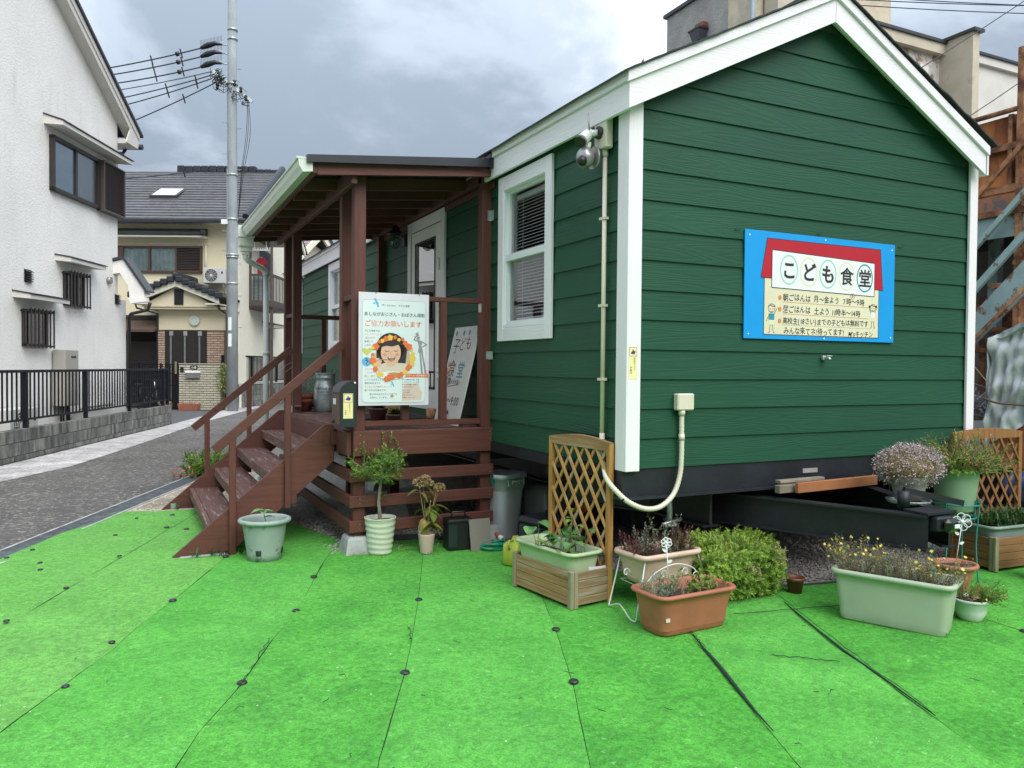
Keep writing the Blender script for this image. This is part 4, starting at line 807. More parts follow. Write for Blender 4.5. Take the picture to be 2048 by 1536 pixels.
for y in (.245,.168): S_.line(q, [(.325,y),(1.12,y-.006)], .0025, .0018)
q.build('orange_mark', m_so, SG)
q = MB()
for y in (.096,.028): S_.line(q, [(.325,y),(1.14,y-.004)], .0015, .0018)
q.build('ruled_line', m_gy, SG)
def kid(cx, cy, s_, up_):
    k_ = MB(); 
    S_.ring(k_, cx, cy+s_*.30, s_*.15, s_*.15, .003, .0022, 20); S_.line(k_, [(cx-s_*.15,cy+s_*.36),(cx-s_*.05,cy+s_*.40),(cx+s_*.05,cy+s_*.36),(cx+s_*.15,cy+s_*.38)], .004, .0022)
    for d_ in (-.05,.05): S_.ell(k_, cx+s_*d_, cy+s_*.28, .003, .003, .0022, 8); S_.line(k_, [(cx+d_*s_,cy-s_*.22),(cx+d_*s_*1.6,cy-s_*.48),(cx+d_*s_*2.8,cy-s_*.48)], .003, .0022)
    S_.line(k_, [(cx-s_*.04,cy+s_*.20),(cx+s_*.04,cy+s_*.20)], .003, .0022)
    S_.line(k_, [(cx-s_*.10,cy+s_*.10),(cx-s_*.22,cy+(s_*.30 if up_ else -s_*.12)),], .003, .0022); S_.line(k_, [(cx+s_*.10,cy+s_*.10),(cx+s_*.24,cy+s_*.32)], .003, .0022)
    if up_: S_.ell(k_, cx-s_*.19, cy+s_*.34, .008, .010, .0022, 8); S_.ell(k_, cx+s_*.19, cy+s_*.36, .008, .010, .0022, 8)
    k_.build('child_drawing', ink, SG)
    k_ = MB(); S_.rect(k_, cx-s_*.12, cy-s_*.08, cx+s_*.12, cy+s_*.13, .0018); k_.build('shirt_drawing', m_st if not up_ else m_sw, SG)
    k_ = MB(); S_.poly(k_, [(cx-s_*.14,cy-s_*.24),(cx+s_*.14,cy-s_*.24),(cx+s_*.11,cy-s_*.08),(cx-s_*.11,cy-s_*.08)], .0018); k_.build('trousers_drawing', m_sy2, SG)
kid(.230, .140, .20, False); kid(1.168, .185, .18, True)
q = MB()
for x, y in ((.035,.66),(.70,.675),(1.35,.655),(.035,.03),(.70,.015),(1.35,.035)): q.disc(S_.pt(x, y, .003), .006, 8, (0,-1,0))
q.build('screw_head', m_wp, SG, kind='stuff')
# ================================================================== leaning menu board
LB = thing('leaning_menu_board', 'white hand-lettered opening hours board leaning on the green wall behind the porch railing', 'sign')
L_ = Board((-.245,2.62,.932), (0,-1,0), (.20,0,.83)); LW, LH_ = .56, .855
q = MB().prism([L_.pt(0,0,0),L_.pt(LW,0,0),L_.pt(LW,LH_,0),L_.pt(0,LH_,0)], L_.n*-.008); q.build('board', M('painted_board_white', (.56,.56,.53), .6, var=.08, vs_=3), LB)
rnd = random.Random(8); q = MB()
for c, x, y, s_ in (('子',.05,.635,.15),('ど',.19,.650,.135),('も',.33,.655,.135),('食',.06,.425,.165)): L_.text(q, c, x, y, s_, .0015, -.006, jit=.03, rd=rnd)
L_.text(q, '朝食', -.0+.01, .345, .085, .0015, 0); L_.text(q, '月火水木金', .14, .352, .045, .0015, .004); L_.text(q, '7:30〜9:00', .02, .165, .105, .0015, .006, xs=.85)
L_.line(q, [(.01,.34),(.16,.325),(.36,.345),(.39,.37)], .005, .0015); L_.ring(q, .27, .07, .035, .04, .004, .0015); L_.poly(q, [(.235,.085),(.27,.13),(.305,.085)], .0018); L_.ring(q, .09, .07, .03, .045, .003, .0015)
q.build('lettering', ink, LB)
q = MB(); L_.text(q, '堂', .27, .415, .155, .0015, .004)
for x in (.07,.24,.36): L_.ell(q, x, .80, .022, .024, .0015, 12)
q.build('lettering_teal', m_st, LB)
q = MB(); L_.ell(q, .06, .52, .022, .025, .0015, 10); L_.ell(q, .03, .47, .018, .02, .0015, 10); L_.line(q, [(.0,.40),(.10,.47)], .03, .0015); q.build('orange_mark', m_so, LB)
# ================================================================== camera, boxes, conduits on the trailer
CM = thing('security_camera', 'white wireless security camera with antenna and dome on an ivory box near the trailer corner', 'camera')
MB().box(-.078,-.026,.13,.265,2.745,2.925,.006).build('mounting_box', m_ivory, CM)
MB().tube([(-.078,.20,2.845),(-.094,.20,2.845)], .038, 14).build('base_ring', m_rub, CM)
MB().tube([(-.09,.205,2.845),(-.13,.235,2.845),(-.145,.25,2.83)], [.020,.022,.024], 10).build('arm', m_wp, CM)
MB().tube([(-.12,.25,2.85),(-.20,.22,2.785)], [.034,.038], 12).build('camera_body', m_wp, CM)
MB().tube([(-.195,.222,2.789),(-.212,.215,2.775)], [.039,.034], 12).build('lens', m_rub, CM)
MB().tube([(-.14,.22,2.85),(-.145,.23,2.965)], .005, 6).build('antenna', m_silver, CM)
dm_ = MB().ball((-.155,.24,2.695), .062, 16, 10, (.9,1,1.05)); dm_.build('dome', m_silver, CM)
MB().tube([(-.100,.24,2.70),(-.088,.24,2.70)], .068, 18).build('dome_ring', m_silver, CM); MB().ball((-.195,.21,2.665), .032, 12, 6).build('dome_lens', m_rub, CM)
MB().tube([(-.13,.24,2.79),(-.14,.24,2.74)], .016, 8).build('neck', m_wp, CM)
CD = MB().tube([(-.045,.19,2.745),(-.045,.19,1.02)], .014, 10); CD.tube([(-.045,.19,2.745),(-.045,.19,2.705)], .020, 10); CD.tube([(-.045,.19,1.02),(-.045,.19,.86),(-.03,.17,.80)], .017, 8)
for z_ in (2.33,1.80,1.35): CD.box(-.062,-.026,.17,.225,z_-.008,z_+.008)
CD.build('conduit', m_ivory, label='straight ivory conduit running down the trailer side from the camera box', category='conduit')
HB = thing('outlet_box', 'small ivory electrical box on the gable with a looping cream cable below', 'electrical box')
MB().box(.325,.450,-.075,-.024,1.165,1.268,.008).build('box', m_ivory, HB)
hp = []; 
ctrl = [(.372,-.05,1.165),(.372,-.05,1.05),(.37,-.055,.90),(.355,-.06,.77),(.30,-.07,.66),(.20,-.08,.595),(.09,-.08,.590),(-.01,-.06,.63),(-.06,.0,.69),(-.075,.09,.76),(-.045,.17,.85)]
for i in range(len(ctrl)-1):
    for k_ in range(12):
        t = k_/12; p0, p1, p2_, p3 = [Vector(ctrl[max(0,min(len(ctrl)-1,i+d))]) for d in (-1,0,1,2)]
        hp.append(.5*((2*p1)+(p2_-p0)*t+(2*p0-5*p1+4*p2_-p3)*t*t+(3*p1-p0-3*p2_+p3)*t**3))
MB().tube(hp, [.0145 if i % 2 else .0165 for i in range(len(hp))], 10).build('flexible_cable', m_ivory, HB)
MB().tube([(.372,-.05,1.165),(.372,-.05,1.135)], .021, 10).build('gland', m_ivory, HB); MB().tube([(.371,-.052,1.02),(.371,-.053,.985)], .019, 10).build('coupling', m_ivory, HB)
TP = MB().box(1.555,1.60,-.045,-.024,1.485,1.515,.004); TP.tube([(1.575,-.04,1.50),(1.575,-.075,1.497),(1.575,-.085,1.485)], .010, 8); TP.box(1.56,1.61,-.07,-.06,1.51,1.518)
TP.build('wall_tap', m_galv, label='small grey metal wall tap on the green boards below the painted sign', category='tap')
rnd = random.Random(2)
for x, z_ in ((.79,2.30),(1.50,2.33),(2.30,2.30)):
    MB().tube([(x,-.024,z_),(x+.03,-.03,z_+.001),(x+.04,-.032,z_+.018)], .003, 5).build('screw_hook', m_sx, TH)
MB().box(-.055,-.024,9.42,9.52,2.88,2.98,.004).build('junction_box', m_ivory, TH)
# ================================================================== cage lamp beside the door
LP = thing('cage_lamp', 'black nautical wall lamp with a wire cage and glass globe beside the porch door', 'wall lamp')
MB().box(-.07,-.024,4.01,4.12,2.68,2.80,.006).build('wall_mount', m_rub, LP)
MB().tube([(-.06,4.06,2.76),(-.11,4.05,2.83),(-.17,3.98,2.87),(-.20,3.93,2.85)], .010, 8).build('arm', m_rub, LP)
MB().lathe([(.012,.16),(.03,.15),(.035,.12),(.085,.075),(.09,.07),(.04,.07)], (-.20,3.93,2.70), 18).build('shade', m_rub, LP)
m_globe = glass('globe_glass', (.8,.82,.8), .12)
MB().lathe([(.038,.07),(.042,.0),(.036,-.035),(.018,-.055),(.001,-.058)], (-.20,3.93,2.70), 16).build('globe', m_globe, LP)
cg = MB()
for k_ in range(6):
    a = k_*math.pi/3; cg.tube([(-.20+math.cos(a)*r_, 3.93+math.sin(a)*r_, 2.70+z_) for r_, z_ in ((.048,.07),(.053,.0),(.044,-.045),(.02,-.066),(.001,-.07))], .0028, 5)
for r_, z_ in ((.052,.035),(.052,-.005),(.045,-.042)): cg.tube([(-.20+math.cos(2*math.pi*k_/16)*r_, 3.93+math.sin(2*math.pi*k_/16)*r_, 2.70+z_) for k_ in range(16)], .0028, 5, closed=True)
cg.build('cage', m_rub, LP)
# warm bulbs hanging inside behind the first window
for i, (x, y, z_) in enumerate(((.95, 2.35, 2.62), (1.25, 2.75, 2.50))):
    lt = thing('pendant_bulb', ('warm lit bulb seen through the upper blinds of the first window','second dimmer bulb seen through the blinds below the first')[i], 'lamp')
    MB().ball((x,y,z_), .028, 10, 8).build('bulb', emit('bulb_glow', (1,.62,.28), 5.0 if not i else 1.6), lt); MB().tube([(x,y,z_+.02),(x,y,z_+.06)], .014, 8).build('socket', m_rub, lt); MB().tube([(x,y,z_+.05),(x,y,2.93)], .003, 5).build('cord', m_rub, lt)
# ================================================================== pots and plants
def leafmat(name, c1, c2, scale=30, rough=.5, trans=.25):
    return M(name, c1, rough, var=.18, vs_=scale, c2=c2, trans=trans, spec=.4)
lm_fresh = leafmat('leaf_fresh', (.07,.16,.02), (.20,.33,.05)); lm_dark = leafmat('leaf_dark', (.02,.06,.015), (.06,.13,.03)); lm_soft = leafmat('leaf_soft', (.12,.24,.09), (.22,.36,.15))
lm_hyd = leafmat('leaf_hydrangea', (.10,.15,.02), (.24,.24,.04), 9); lm_pot = leafmat('leaf_vine', (.05,.15,.04), (.14,.28,.09), 14); lm_yel = leafmat('leaf_yellowing', (.30,.32,.08), (.16,.25,.06), 30)
lm_gray = leafmat('leaf_grey_green', (.14,.20,.12), (.26,.33,.21)); lm_red = leafmat('leaf_maroon', (.06,.015,.02), (.16,.04,.05)); lm_bush = leafmat('leaf_bush', (.12,.25,.03), (.38,.53,.09), 12); lm_bushd = leafmat('leaf_bush_dry', (.30,.26,.12), (.45,.40,.2), 20)
lm_dry = leafmat('leaf_dry', (.22,.15,.05), (.38,.28,.12)); lm_silver = leafmat('leaf_silver', (.32,.36,.30), (.5,.54,.46)); m_twig = M('twig', (.16,.11,.06), .8, var=.4, vs_=20); m_bark = M('bark_pale', (.24,.23,.17), .85, var=.4, vs_=20, bump=.5, bs=60)
m_yf = leafmat('petal_yellow', (.70,.55,.06), (.85,.72,.14)); m_pf = leafmat('petal_pink', (.50,.34,.44), (.72,.58,.66)); m_rf = leafmat('petal_red', (.6,.05,.12), (.75,.15,.25)); m_bf = leafmat('petal_brown', (.33,.20,.09), (.55,.42,.22), 25)
RD = random.Random(21)
def rdir(rd, up_=0.0):
    while 1:
        v = Vector((rd.uniform(-1,1), rd.uniform(-1,1), rd.uniform(-1,1)))
        if .05 < v.length < 1: break
    v.normalize(); v.z += up_; return v.normalized()
def sprig(fm, sm, p, d, l, rd, nl, ll, lw, r_=.0018, curve=.3, up_=.2, both=True):      # a stem with small leaves
    p = Vector(p); d = Vector(d).normalized(); pts = [p.copy()]; c = rdir(rd)*curve
    n = 5
    for i in range(n): d = (d+c*.2+Vector((0,0,up_*.1))).normalized(); p = p+d*l/n; pts.append(p.copy())
    if sm is not None: sm.tube(pts, [r_*(1-.6*i/n) for i in range(n+1)], 4, False)
    for i in range(nl):
        t = .15+.85*(i+rd.random())/nl; q = t*n; j = min(int(q), n-1); b_ = pts[j].lerp(pts[j+1], q-j)
        a = rdir(rd); s_ = (a-d*a.dot(d)).normalized(); ld = (s_*.8+d*.7).normalized(); k_ = rd.uniform(.7,1.25)
        fm.quadleaf(b_, ld, d+a*.4, ll*k_, lw*k_)
    return pts[-1]
def pot(prof, c, mat, n=32, soil=None, **k): return MB().lathe(prof, c, n, **k)
def flower(mb, c, r_, rd, n=6):
    nr = rdir(rd, .9); q = nr.to_track_quat('Z', 'Y')
    mb.add([Vector(c)+q@Vector((r_*(1 if i % 2 else .5)*math.cos(math.pi*i/n), r_*(1 if i % 2 else .5)*math.sin(math.pi*i/n), .25*r_*(i % 2))) for i in range(2*n)], [tuple(range(2*n))])
# ---- 1 ribbed grey green tub with seedling
c = (-1.77,2.00,.012); t = thing('plant_pot', 'large grey-green ribbed tub with one small seedling, in front of the wooden steps', 'plant pot', c)
m_gg = M('sage_plastic', (.25,.38,.31), .5, var=.06, vs_=4); m_gg2 = M('sage_plastic_dirty', (.28,.35,.32), .55, var=.08, spot=(.12,.16,.13), spotth=.58, spots=6)
b_ = MB(); n = 72; rings = []
for z_, r_ in ((.0,.118),(.05,.123),(.12,.133),(.22,.147),(.265,.152)):
    rings.append([((r_+(.0016 if k_ % 2 else -.0016 if z_ > .02 else 0))*math.cos(2*math.pi*k_/n), (r_+(.0016 if k_ % 2 else -.0016))*math.sin(2*math.pi*k_/n), z_) for k_ in range(n)])
b_.rings(rings, True, True, False)
b_.lathe([(.152,.262),(.158,.268),(.176,.268),(.185,.276),(.187,.287),(.180,.296),(.168,.300),(.158,.296),(.152,.285),(.146,.22),(.14,.19)], n=40); b_.build('pot', m_gg2, t)
s_ = MB()
for k_ in range(4):
    a = k_*math.pi/2+.35; ca, sa = math.cos(a), math.sin(a)
    for d_ in (-.16,-.08,.0,.08): a2 = a+.78+d_; s_.obox((.1262*math.cos(a2),.1262*math.sin(a2),.045),(.130*math.cos(a2),.130*math.sin(a2),.085), .007, .004, (math.cos(a2),math.sin(a2),0))
s_.build('drain_slot', m_rub, t, kind='stuff')
MB().disc((0,0,.225), .147, 32).build('soil', m_soil, t)
MB().tube([(0,.0,.22),(.005,0,.28),(-.01,0,.345)], .0035, 5).build('stem', lm_soft, t)
for i, (a, l, w_, z_) in enumerate(((200,.095,.07,.345),(150,.09,.065,.34),(20,.095,.065,.325),(330,.08,.05,.30),(260,.085,.06,.34),(90,.08,.05,.33),(5,.07,.05,.34))):
    MB().bigleaf((-.005,0,z_), (math.cos(R(a)),math.sin(R(a)),.45), (0,0,1), l, w_, .5, 0, i).build('leaf', lm_soft, t)
# ---- 2 wavy pot with little tree
c = (-.955,1.84,.012); t = thing('potted_tree', 'small leafy tree in a wavy pale green pot by the porch corner post', 'potted tree', c)
m_pg = M('pale_green_glaze', (.52,.57,.45), .4, var=.05, vs_=4)
b_ = MB(); rr = []; n = 40
zs = [i*.265/26 for i in range(27)]
for z_ in zs: r_ = .086+.032*(z_/.265)+.0032*math.sin(z_*150); rr.append([(r_*math.cos(2*math.pi*k_/n), r_*math.sin(2*math.pi*k_/n), z_+.006*math.sin(2*math.pi*k_/n*2+z_*9)*min(1, z_*8)) for k_ in range(n)])
b_.rings(rr, True, True, False); b_.lathe([(.118,.262),(.121,.268),(.117,.272),(.112,.268),(.108,.21)], n=n); b_.build('pot', m_pg, t)
MB().disc((0,0,.235), .110, 24).build('soil', M('bark_chips', (.30,.24,.16), .9, var=.5, vs_=60, bump=1, bs=60), t)
tk = MB().tube([(.0,0,.23),(-.004,0,.30),(-.012,.0,.38),(-.006,.0,.46),(.004,0,.53)], [.0165,.014,.0125,.0115,.011], 10)
fm = MB(); rd = random.Random(5)
for i in range(16):
    a = i*2.4+rd.uniform(-.3,.3); el = rd.uniform(.25,1.3); d = Vector((math.cos(a)*math.cos(el), math.sin(a)*math.cos(el), math.sin(el))); p = Vector((0,0,rd.uniform(.47,.55))); l = rd.uniform(.22,.36)*(1.0 if el < .9 else .85)
    e1 = p+d*l; tk.tube([p, p+d*l*.5+Vector((0,0,.01)), e1], [.0055,.004,.0025], 5, False)
    for k_ in range(17):
        t_ = rd.uniform(.3,1); sprig(fm, tk, p+d*l*t_, (d*.5+rdir(rd,.35)).normalized(), rd.uniform(.05,.12), rd, 16, .024, .0085, .0012)
for dx, dz in ((.07,.0),(-.12,.0),(.02,.0)): sprig(fm, tk, (dx,0,.70), (dx*.8,0,1), .20 if dx > 0 else .13, rd, 34, .026, .009, .0016, .05, .4)
sprig(fm, tk, (0,0,.40), (.7,.2,.5), .05, rd, 8, .022, .01)
tk.build('trunk', m_bark, t); fm.build('crown', lm_fresh, t, kind='stuff')
lt = MB(); rd = random.Random(9)
for i in range(26): a = rd.uniform(0,6.28); r_ = rd.uniform(.13,.26); x, y = math.cos(a)*r_-.0, -abs(math.sin(a))*r_*.5-.0; lt.tube([(x,y,.016),(x+rd.uniform(-.05,.05),y+rd.uniform(-.02,.02),.02)], .0014, 3)
lt.build('dry_needle_litter', lm_dry, kind='stuff', label='thin dry twigs littered on the turf around the wavy pot', category='litter').location = c
# ---- 3 small pink pot with hydrangea
c = (-.635,1.70,.012); t = thing('potted_hydrangea', 'leggy hydrangea with faded brown flower heads in a small pale pink pot', 'potted plant', c)
MB().lathe([(.001,0),(.046,0),(.048,.004),(.063,.135),(.066,.142),(.064,.147),(.060,.143),(.056,.11)], n=32).build('pot', M('pale_pink_glaze', (.62,.45,.40), .4, var=.05), t)
MB().disc((0,0,.125), .058, 20).build('soil', m_soil, t)
rd = random.Random(3); tops = [(-.06,0,.50),(.075,-.01,.47),(-.02,.03,.54),(.10,.03,.44),(.02,-.03,.40)]
sm = MB()
for i, tp_ in enumerate(tops): sm.tube([(rd.uniform(-.015,.015),rd.uniform(-.015,.015),.12),(tp_[0]*.3,tp_[1]*.5,.26),tp_], [.004,.0035,.003], 6)
sm.build('stem', M('hydrangea_stem', (.20,.16,.07), .7), t)
for i in range(19):
    tp_ = tops[i % 5]; h = rd.uniform(.22,.93); p = Vector((tp_[0]*h, tp_[1]*h, .12+(tp_[2]-.12)*h)); a = rd.uniform(0, 6.28)
    MB().bigleaf(p, (math.cos(a),math.sin(a)*.8,rd.uniform(-.5,.2)), (0,0,1), rd.uniform(.08,.115), rd.uniform(.05,.068), .5, 0, i).build('leaf', lm_hyd if i % 5 else lm_yel, t)
MB().bigleaf((-.04,-.03,.27), (-.1,-.1,-1), (-.3,-1,.2), .10, .055, .1).build('leaf', lm_dry, t); MB().bigleaf((.03,-.04,.33), (.1,-.2,-1), (.2,-1,.1), .10, .06, .1).build('leaf', lm_yel, t)
for (cx, cy, cz, s_) in ((-.055,0,.535,.058),(.015,.02,.525,.045),(.10,0,.49,.052),(-.02,-.01,.565,.04)):
    q = MB()
    for i in range(230):
        v = rdir(rd, .25); v = Vector((v.x, v.y, v.z*.62))*s_*rd.uniform(.75,1.05); flower(q, (cx+v.x, cy+v.y, cz+v.z), rd.uniform(.006,.0095), rd, 4)
    q.build('flower_head', m_bf, t, kind='stuff')
# ---- 4 black lantern case and grey panel
t = thing('black_case', 'black portable heater case with a carrying handle standing by the porch skirt', 'case', (-.37,1.68,.012), R(-4))
b_ = MB().box(-.10,.10,-.02,.13,0,.235,.012); b_.box(-.105,.105,-.025,.135,.205,.238,.01); b_.build('case', m_rub, t)
MB().tube([(-.055,.05,.236),(-.055,.05,.275),(-.045,.05,.285),(.045,.05,.285),(.055,.05,.275),(.055,.05,.236)], .008, 8).build('handle', m_rub, t)
t2 = MB(); 
MB().prism([(-.098,-.021,.03),(-.03,-.021,.03),(-.03,-.021,.20),(-.098,-.021,.20)],(0,-.004,0)).build('side_panel', m_char, t)
q = MB().prism([(-.315,1.585,.014),(-.135,1.600,.014),(-.138,1.645,.245),(-.318,1.630,.245)], (0,.010,.002)); q.build('taupe_board', M('taupe_panel', (.22,.20,.17), .55, var=.05), label='flat taupe square board leaning against the black case', category='board')
# ---- 5 trash can
c = (.14,2.03,.004); t = thing('rubbish_bin', 'grey plastic square rubbish bin standing between the porch and the trellis', 'bin', c, R(25))
m_bin = M('bin_grey', (.50,.53,.54), .35, var=.08, vs_=3)
def sqr(h, z_, r_=.06, n=8, hy=None):
    hy = hy or h; p = []
    for cx, cy, a in ((h-r_,hy-r_,0),(-h+r_,hy-r_,90),(-h+r_,-hy+r_,180),(h-r_,-hy+r_,270)):
        for k_ in range(n): an = R(a+90*k_/(n-1)); p.append((cx+r_*math.cos(an), cy+r_*math.sin(an), z_))
    return p
MB().rings([sqr(.115,0),sqr(.12,.01),sqr(.145,.40),sqr(.146,.405),sqr(.152,.41),sqr(.157,.50),sqr(.17,.50),sqr(.172,.535),sqr(.165,.54),sqr(.155,.53),sqr(.14,.40),sqr(.115,.03)], True, True, True).build('body', m_bin, t)
b_ = MB().box(-.05,.05,-.195,-.158,.475,.487,.004); b_.box(-.05,-.038,-.165,-.155,.45,.487); b_.box(.038,.05,-.165,-.155,.45,.487); b_.build('handle', m_bin, t)
MB().box(-.176,-.150,-.06,-.04,.46,.541).build('tape', M('teal_tape', (.02,.16,.16), .5), t)
for x in (-.10,.10): MB().box(x-.004,x+.004,-.166,-.156,.44,.50).build('rib', m_bin, t)
# ---- 6 hose, jug
hs = []; 
for i in range(70): a = i*.36; r_ = .075+.012*math.sin(i*.5); hs.append((-.13+math.cos(a)*r_*1.3, 1.60+math.sin(a)*r_, .022+.014*(i//17)+.004*math.sin(i)))
MB().tube(hs, .008, 8).build('garden_hose', M('hose_green', (.01,.22,.12), .3), label='short coil of dark green garden hose lying beside the yellow jug', category='hose')
t = thing('watering_jug', 'yellow-green plastic jug standing behind the wooden trellis planter', 'jug', (-.17,1.12,.012), R(30)); t.scale = (1.15,1.0,.78)
m_jug = M('jug_yellow', (.45,.53,.07), .35, var=.05, trans=.3)
JG = MB().rings([sqr(.062,0,.02,5),sqr(.066,.01,.02,5),sqr(.068,.10,.02,5),sqr(.066,.19,.02,5),sqr(.045,.215,.02,5),sqr(.025,.222,.015,5),sqr(.022,.245,.015,5)], True).build('body', m_jug, t)
MB().tube([(-.03,0,.225),(-.07,0,.235),(-.085,0,.19),(-.066,0,.15)], .008, 8).build('handle', m_jug, t); MB().tube([(0,0,.243),(0,0,.258)], .022, 12).build('cap', m_jug, t)
# ---- trellis planter builder
def woodm(name, c, axis, gry=(.30,.28,.22), th=.52):
    st = [7,7,7]; st[axis] = .5; return M(name, c, .7, var=.3, vs_=5, st=tuple(st), bump=.4, bs=30, spot=gry, spotth=th, spots=5, spotw=.16, bdist=.004)
OC = (.42,.21,.055)
wx = woodm('cedar_x', (.30,.17,.07), 0); wy = woodm('cedar_y', (.25,.17,.085), 1, (.27,.25,.20), .48); wz = woodm('cedar_z', OC, 2, (.42,.38,.30), .60)
wlat = M('lattice_wood', (.46,.25,.08), .6, var=.25, vs_=9, bump=.3, bs=40, spot=(.42,.37,.30), spotth=.56, spots=6, spotw=.1)
gx2 = woodm('post_greyed', (.24,.21,.13), 2)
def trellis_box(t, Lx, Ly, H, TH_, cols, arch=.03, boards=4, oc=wlat, mx_=wx, my_=wy):
    # local: x along length 0..Lx, y depth 0 (front) .. Ly (back, trellis side)
    pw = .036
    for x in (0, Lx-pw): MB().box(x, x+pw, -.004, .020, 0, H+.006, .003).build('post', gx2, t); 
    for x in (0, Lx-.024): MB().box(x, x+.024, .022, .022+.03, 0, H+.004, .003).build('post', gx2, t)
    bh = (H-.02)/boards
    for k_ in range(boards):
        z0 = .018+k_*bh
        MB().box(pw, Lx-pw, .004, .018, z0, z0+bh-.003, .002).build('board', mx_, t)
        for x0 in (.004, Lx-.018): MB().box(x0, x0+.014, .053, Ly-.03, z0, z0+bh-.003, .002).build('board', my_, t)
        MB().box(pw, Lx-pw, Ly-.022, Ly-.008, z0, z0+bh-.003, .002).build('board', mx_, t)
    MB().box(.02, Lx-.02, .02, Ly-.03, .02, .03).build('base_board', mx_, t)
    for x in (0, Lx-pw): MB().box(x, x+pw, Ly-.03, Ly+.004, 0, TH_, .003).build('trellis_post', cols, t)
    top = [(pw, TH_-.055)]+[(Lx-pw, TH_-.055)]+[(Lx-pw*0-(Lx)*k_/10.0, TH_+arch*math.sin(math.pi*k_/10.0)) for k_ in range(11)]
    top = [(pw+.001, TH_-.045),(Lx-pw-.001, TH_-.045)]+[(Lx-Lx*k_/12, TH_+.002+arch*math.sin(math.pi*k_/12)) for k_ in range(13)]
    MB().prism([(x, Ly-.031, z) for x, z in top], (0,.036,0)).build('arched_top', mx_ if oc is wlat else cols, t)
    # lattice slats clipped to the opening
    x0, x1, z0, z1 = pw, Lx-pw, H-.01, TH_-.045; sp = .105; ang = R(57); dx, dz = math.cos(ang), math.sin(ang); sw = .019
    for sgn, yy in ((1, Ly-.012), (-1, Ly-.024)):
        cc = -2.0
        while cc < 2.0:
            # line through (cc, z0) direction (sgn*dx, dz)
            ts = []
            t0, t1 = 0, (z1-z0)/dz
            if sgn > 0: t0 = max(t0, (x0-cc)/dx); t1 = min(t1, (x1-cc)/dx)
            else: t0 = max(t0, (cc-x1)/dx); t1 = min(t1, (cc-x0)/dx)
            if t1-t0 > .03:
                a = (cc+sgn*dx*t0, yy, z0+dz*t0); b_ = (cc+sgn*dx*t1, yy, z0+dz*t1)
                MB().obox(a, b_, .009, sw, (-sgn*dz, 0, dx)).build('lattice_slat', oc, t)
            cc += sp
def trough(Lx, Ly, H, top, mat, t, rim=.022, taper=.035, r_=.05, loc=(0,0,0), rz=0, feet=False, name='planter'):
    hx, hy = Lx/2, Ly/2
    R_ = [sqr(hx-taper, 0, r_, 6, hy-taper), sqr(hx-taper*.9, .008, r_, 6, hy-taper*.9)]+[sqr(hx-.006-(taper*.9-.006)*(1-k_/6), .008+(H-rim*1.1-.008)*k_/6, r_, 6, hy-.006-(taper*.9-.006)*(1-k_/6)) for k_ in range(1,6)]+[sqr(hx-.006, H-rim*1.1, r_, 6, hy-.006), sqr(hx+.004, H-rim, r_+.01, 6, hy+.004), sqr(hx+.016, H-rim+.003, r_+.02, 6, hy+.016), sqr(hx+.019, H-rim*.4, r_+.02, 6, hy+.019), sqr(hx+.012, H, r_+.015, 6, hy+.012), sqr(hx-.004, H, r_, 6, hy-.004), sqr(hx-.012, H-.008, r_, 6, hy-.012), sqr(hx-.03, .03, r_*.8, 6, hy-.03)]
    b_ = MB().rings(R_, True, True, False); o = b_.build(name, mat, t); o.location = loc; o.rotation_euler = (0,0,rz); 
    s_ = MB().add([(x, y, top) for x, y, z in sqr(hx-.014, 0, r_, 6, hy-.014)], [tuple(range(24))]); 
    v = [(x, y, top) for x, y, z in sqr(hx-.014, 0, r_, 6, hy-.014)]; s_ = MB(); s_.add(v+[(0,0,top+.012)], [(i, (i+1) % 24, 24) for i in range(24)], True)
    so_ = s_.build('soil', m_soil, t); so_.location = loc; so_.rotation_euler = (0,0,rz)
    return o
# box 1 : A(-.433,.627) far end ... B(-.346,.023); local x from A to B direction
ang = math.atan2(.023-.627, -.346+.433)
TB = thing('trellis_planter', 'weathered wooden planter box with an orange lattice trellis near the trailer corner', 'planter', (-.433,.627,.012), ang)
# local y must point to +e2 (right/back): rotate so y = e2
trellis_box(TB, .61, -.0+.31, .215, .955, wz)
t = thing('trough_planter', 'light green plastic trough with broad-leaved vine sitting inside the trellis planter', 'planter')
m_lg = M('light_green_plastic', (.36,.45,.27), .42, var=.05, vs_=4)
trough(.56, .25, .235, .165, m_lg, t, loc=(-.262,.345,.095), rz=R(-80))
rd = random.Random(13); sm = MB()
for i in range(26):
    u_ = rd.uniform(-.22,.10) if i < 22 else rd.uniform(-.02,.14); w_ = rd.uniform(-.09,.09); bx_, by_ = -.272-u_*math.sin(R(-78))*-1*0+u_*math.cos(R(-78))*-1, .335-u_*math.sin(R(-78)); 
    p = Vector((bx_+w_*.98, by_+w_*.2, .25)); q = p+Vector((rd.uniform(-.05,.05), rd.uniform(-.05,.05), rd.uniform(.06,.20))); sm.tube([p, p.lerp(q,.5)+Vector((0,0,.02)), q], .0022, 5, False)
    a = rd.uniform(0,6.28); MB().bigleaf(q, (math.cos(a),math.sin(a),rd.uniform(-.35,.35)), (0,0,1), rd.uniform(.065,.105), rd.uniform(.055,.09), .3, 0, i).build('leaf', lm_pot if i % 6 else lm_yel, t)
for i, (x,y,z_) in enumerate(((-.16,.42,.46),(-.15,.36,.52),(-.18,.30,.47),(-.14,.33,.43),(-.19,.24,.38))): MB().bigleaf((x,y,z_), (math.cos(i*1.7),math.sin(i*1.7),.2), (0,0,1), .06, .05, .3).build('leaf', lm_fresh, t); sm.tube([(-.2,.33,.25),(-.17,.35,.36),(x,y,z_)], .002, 4, False)
sm.build('stem', lm_pot, t)
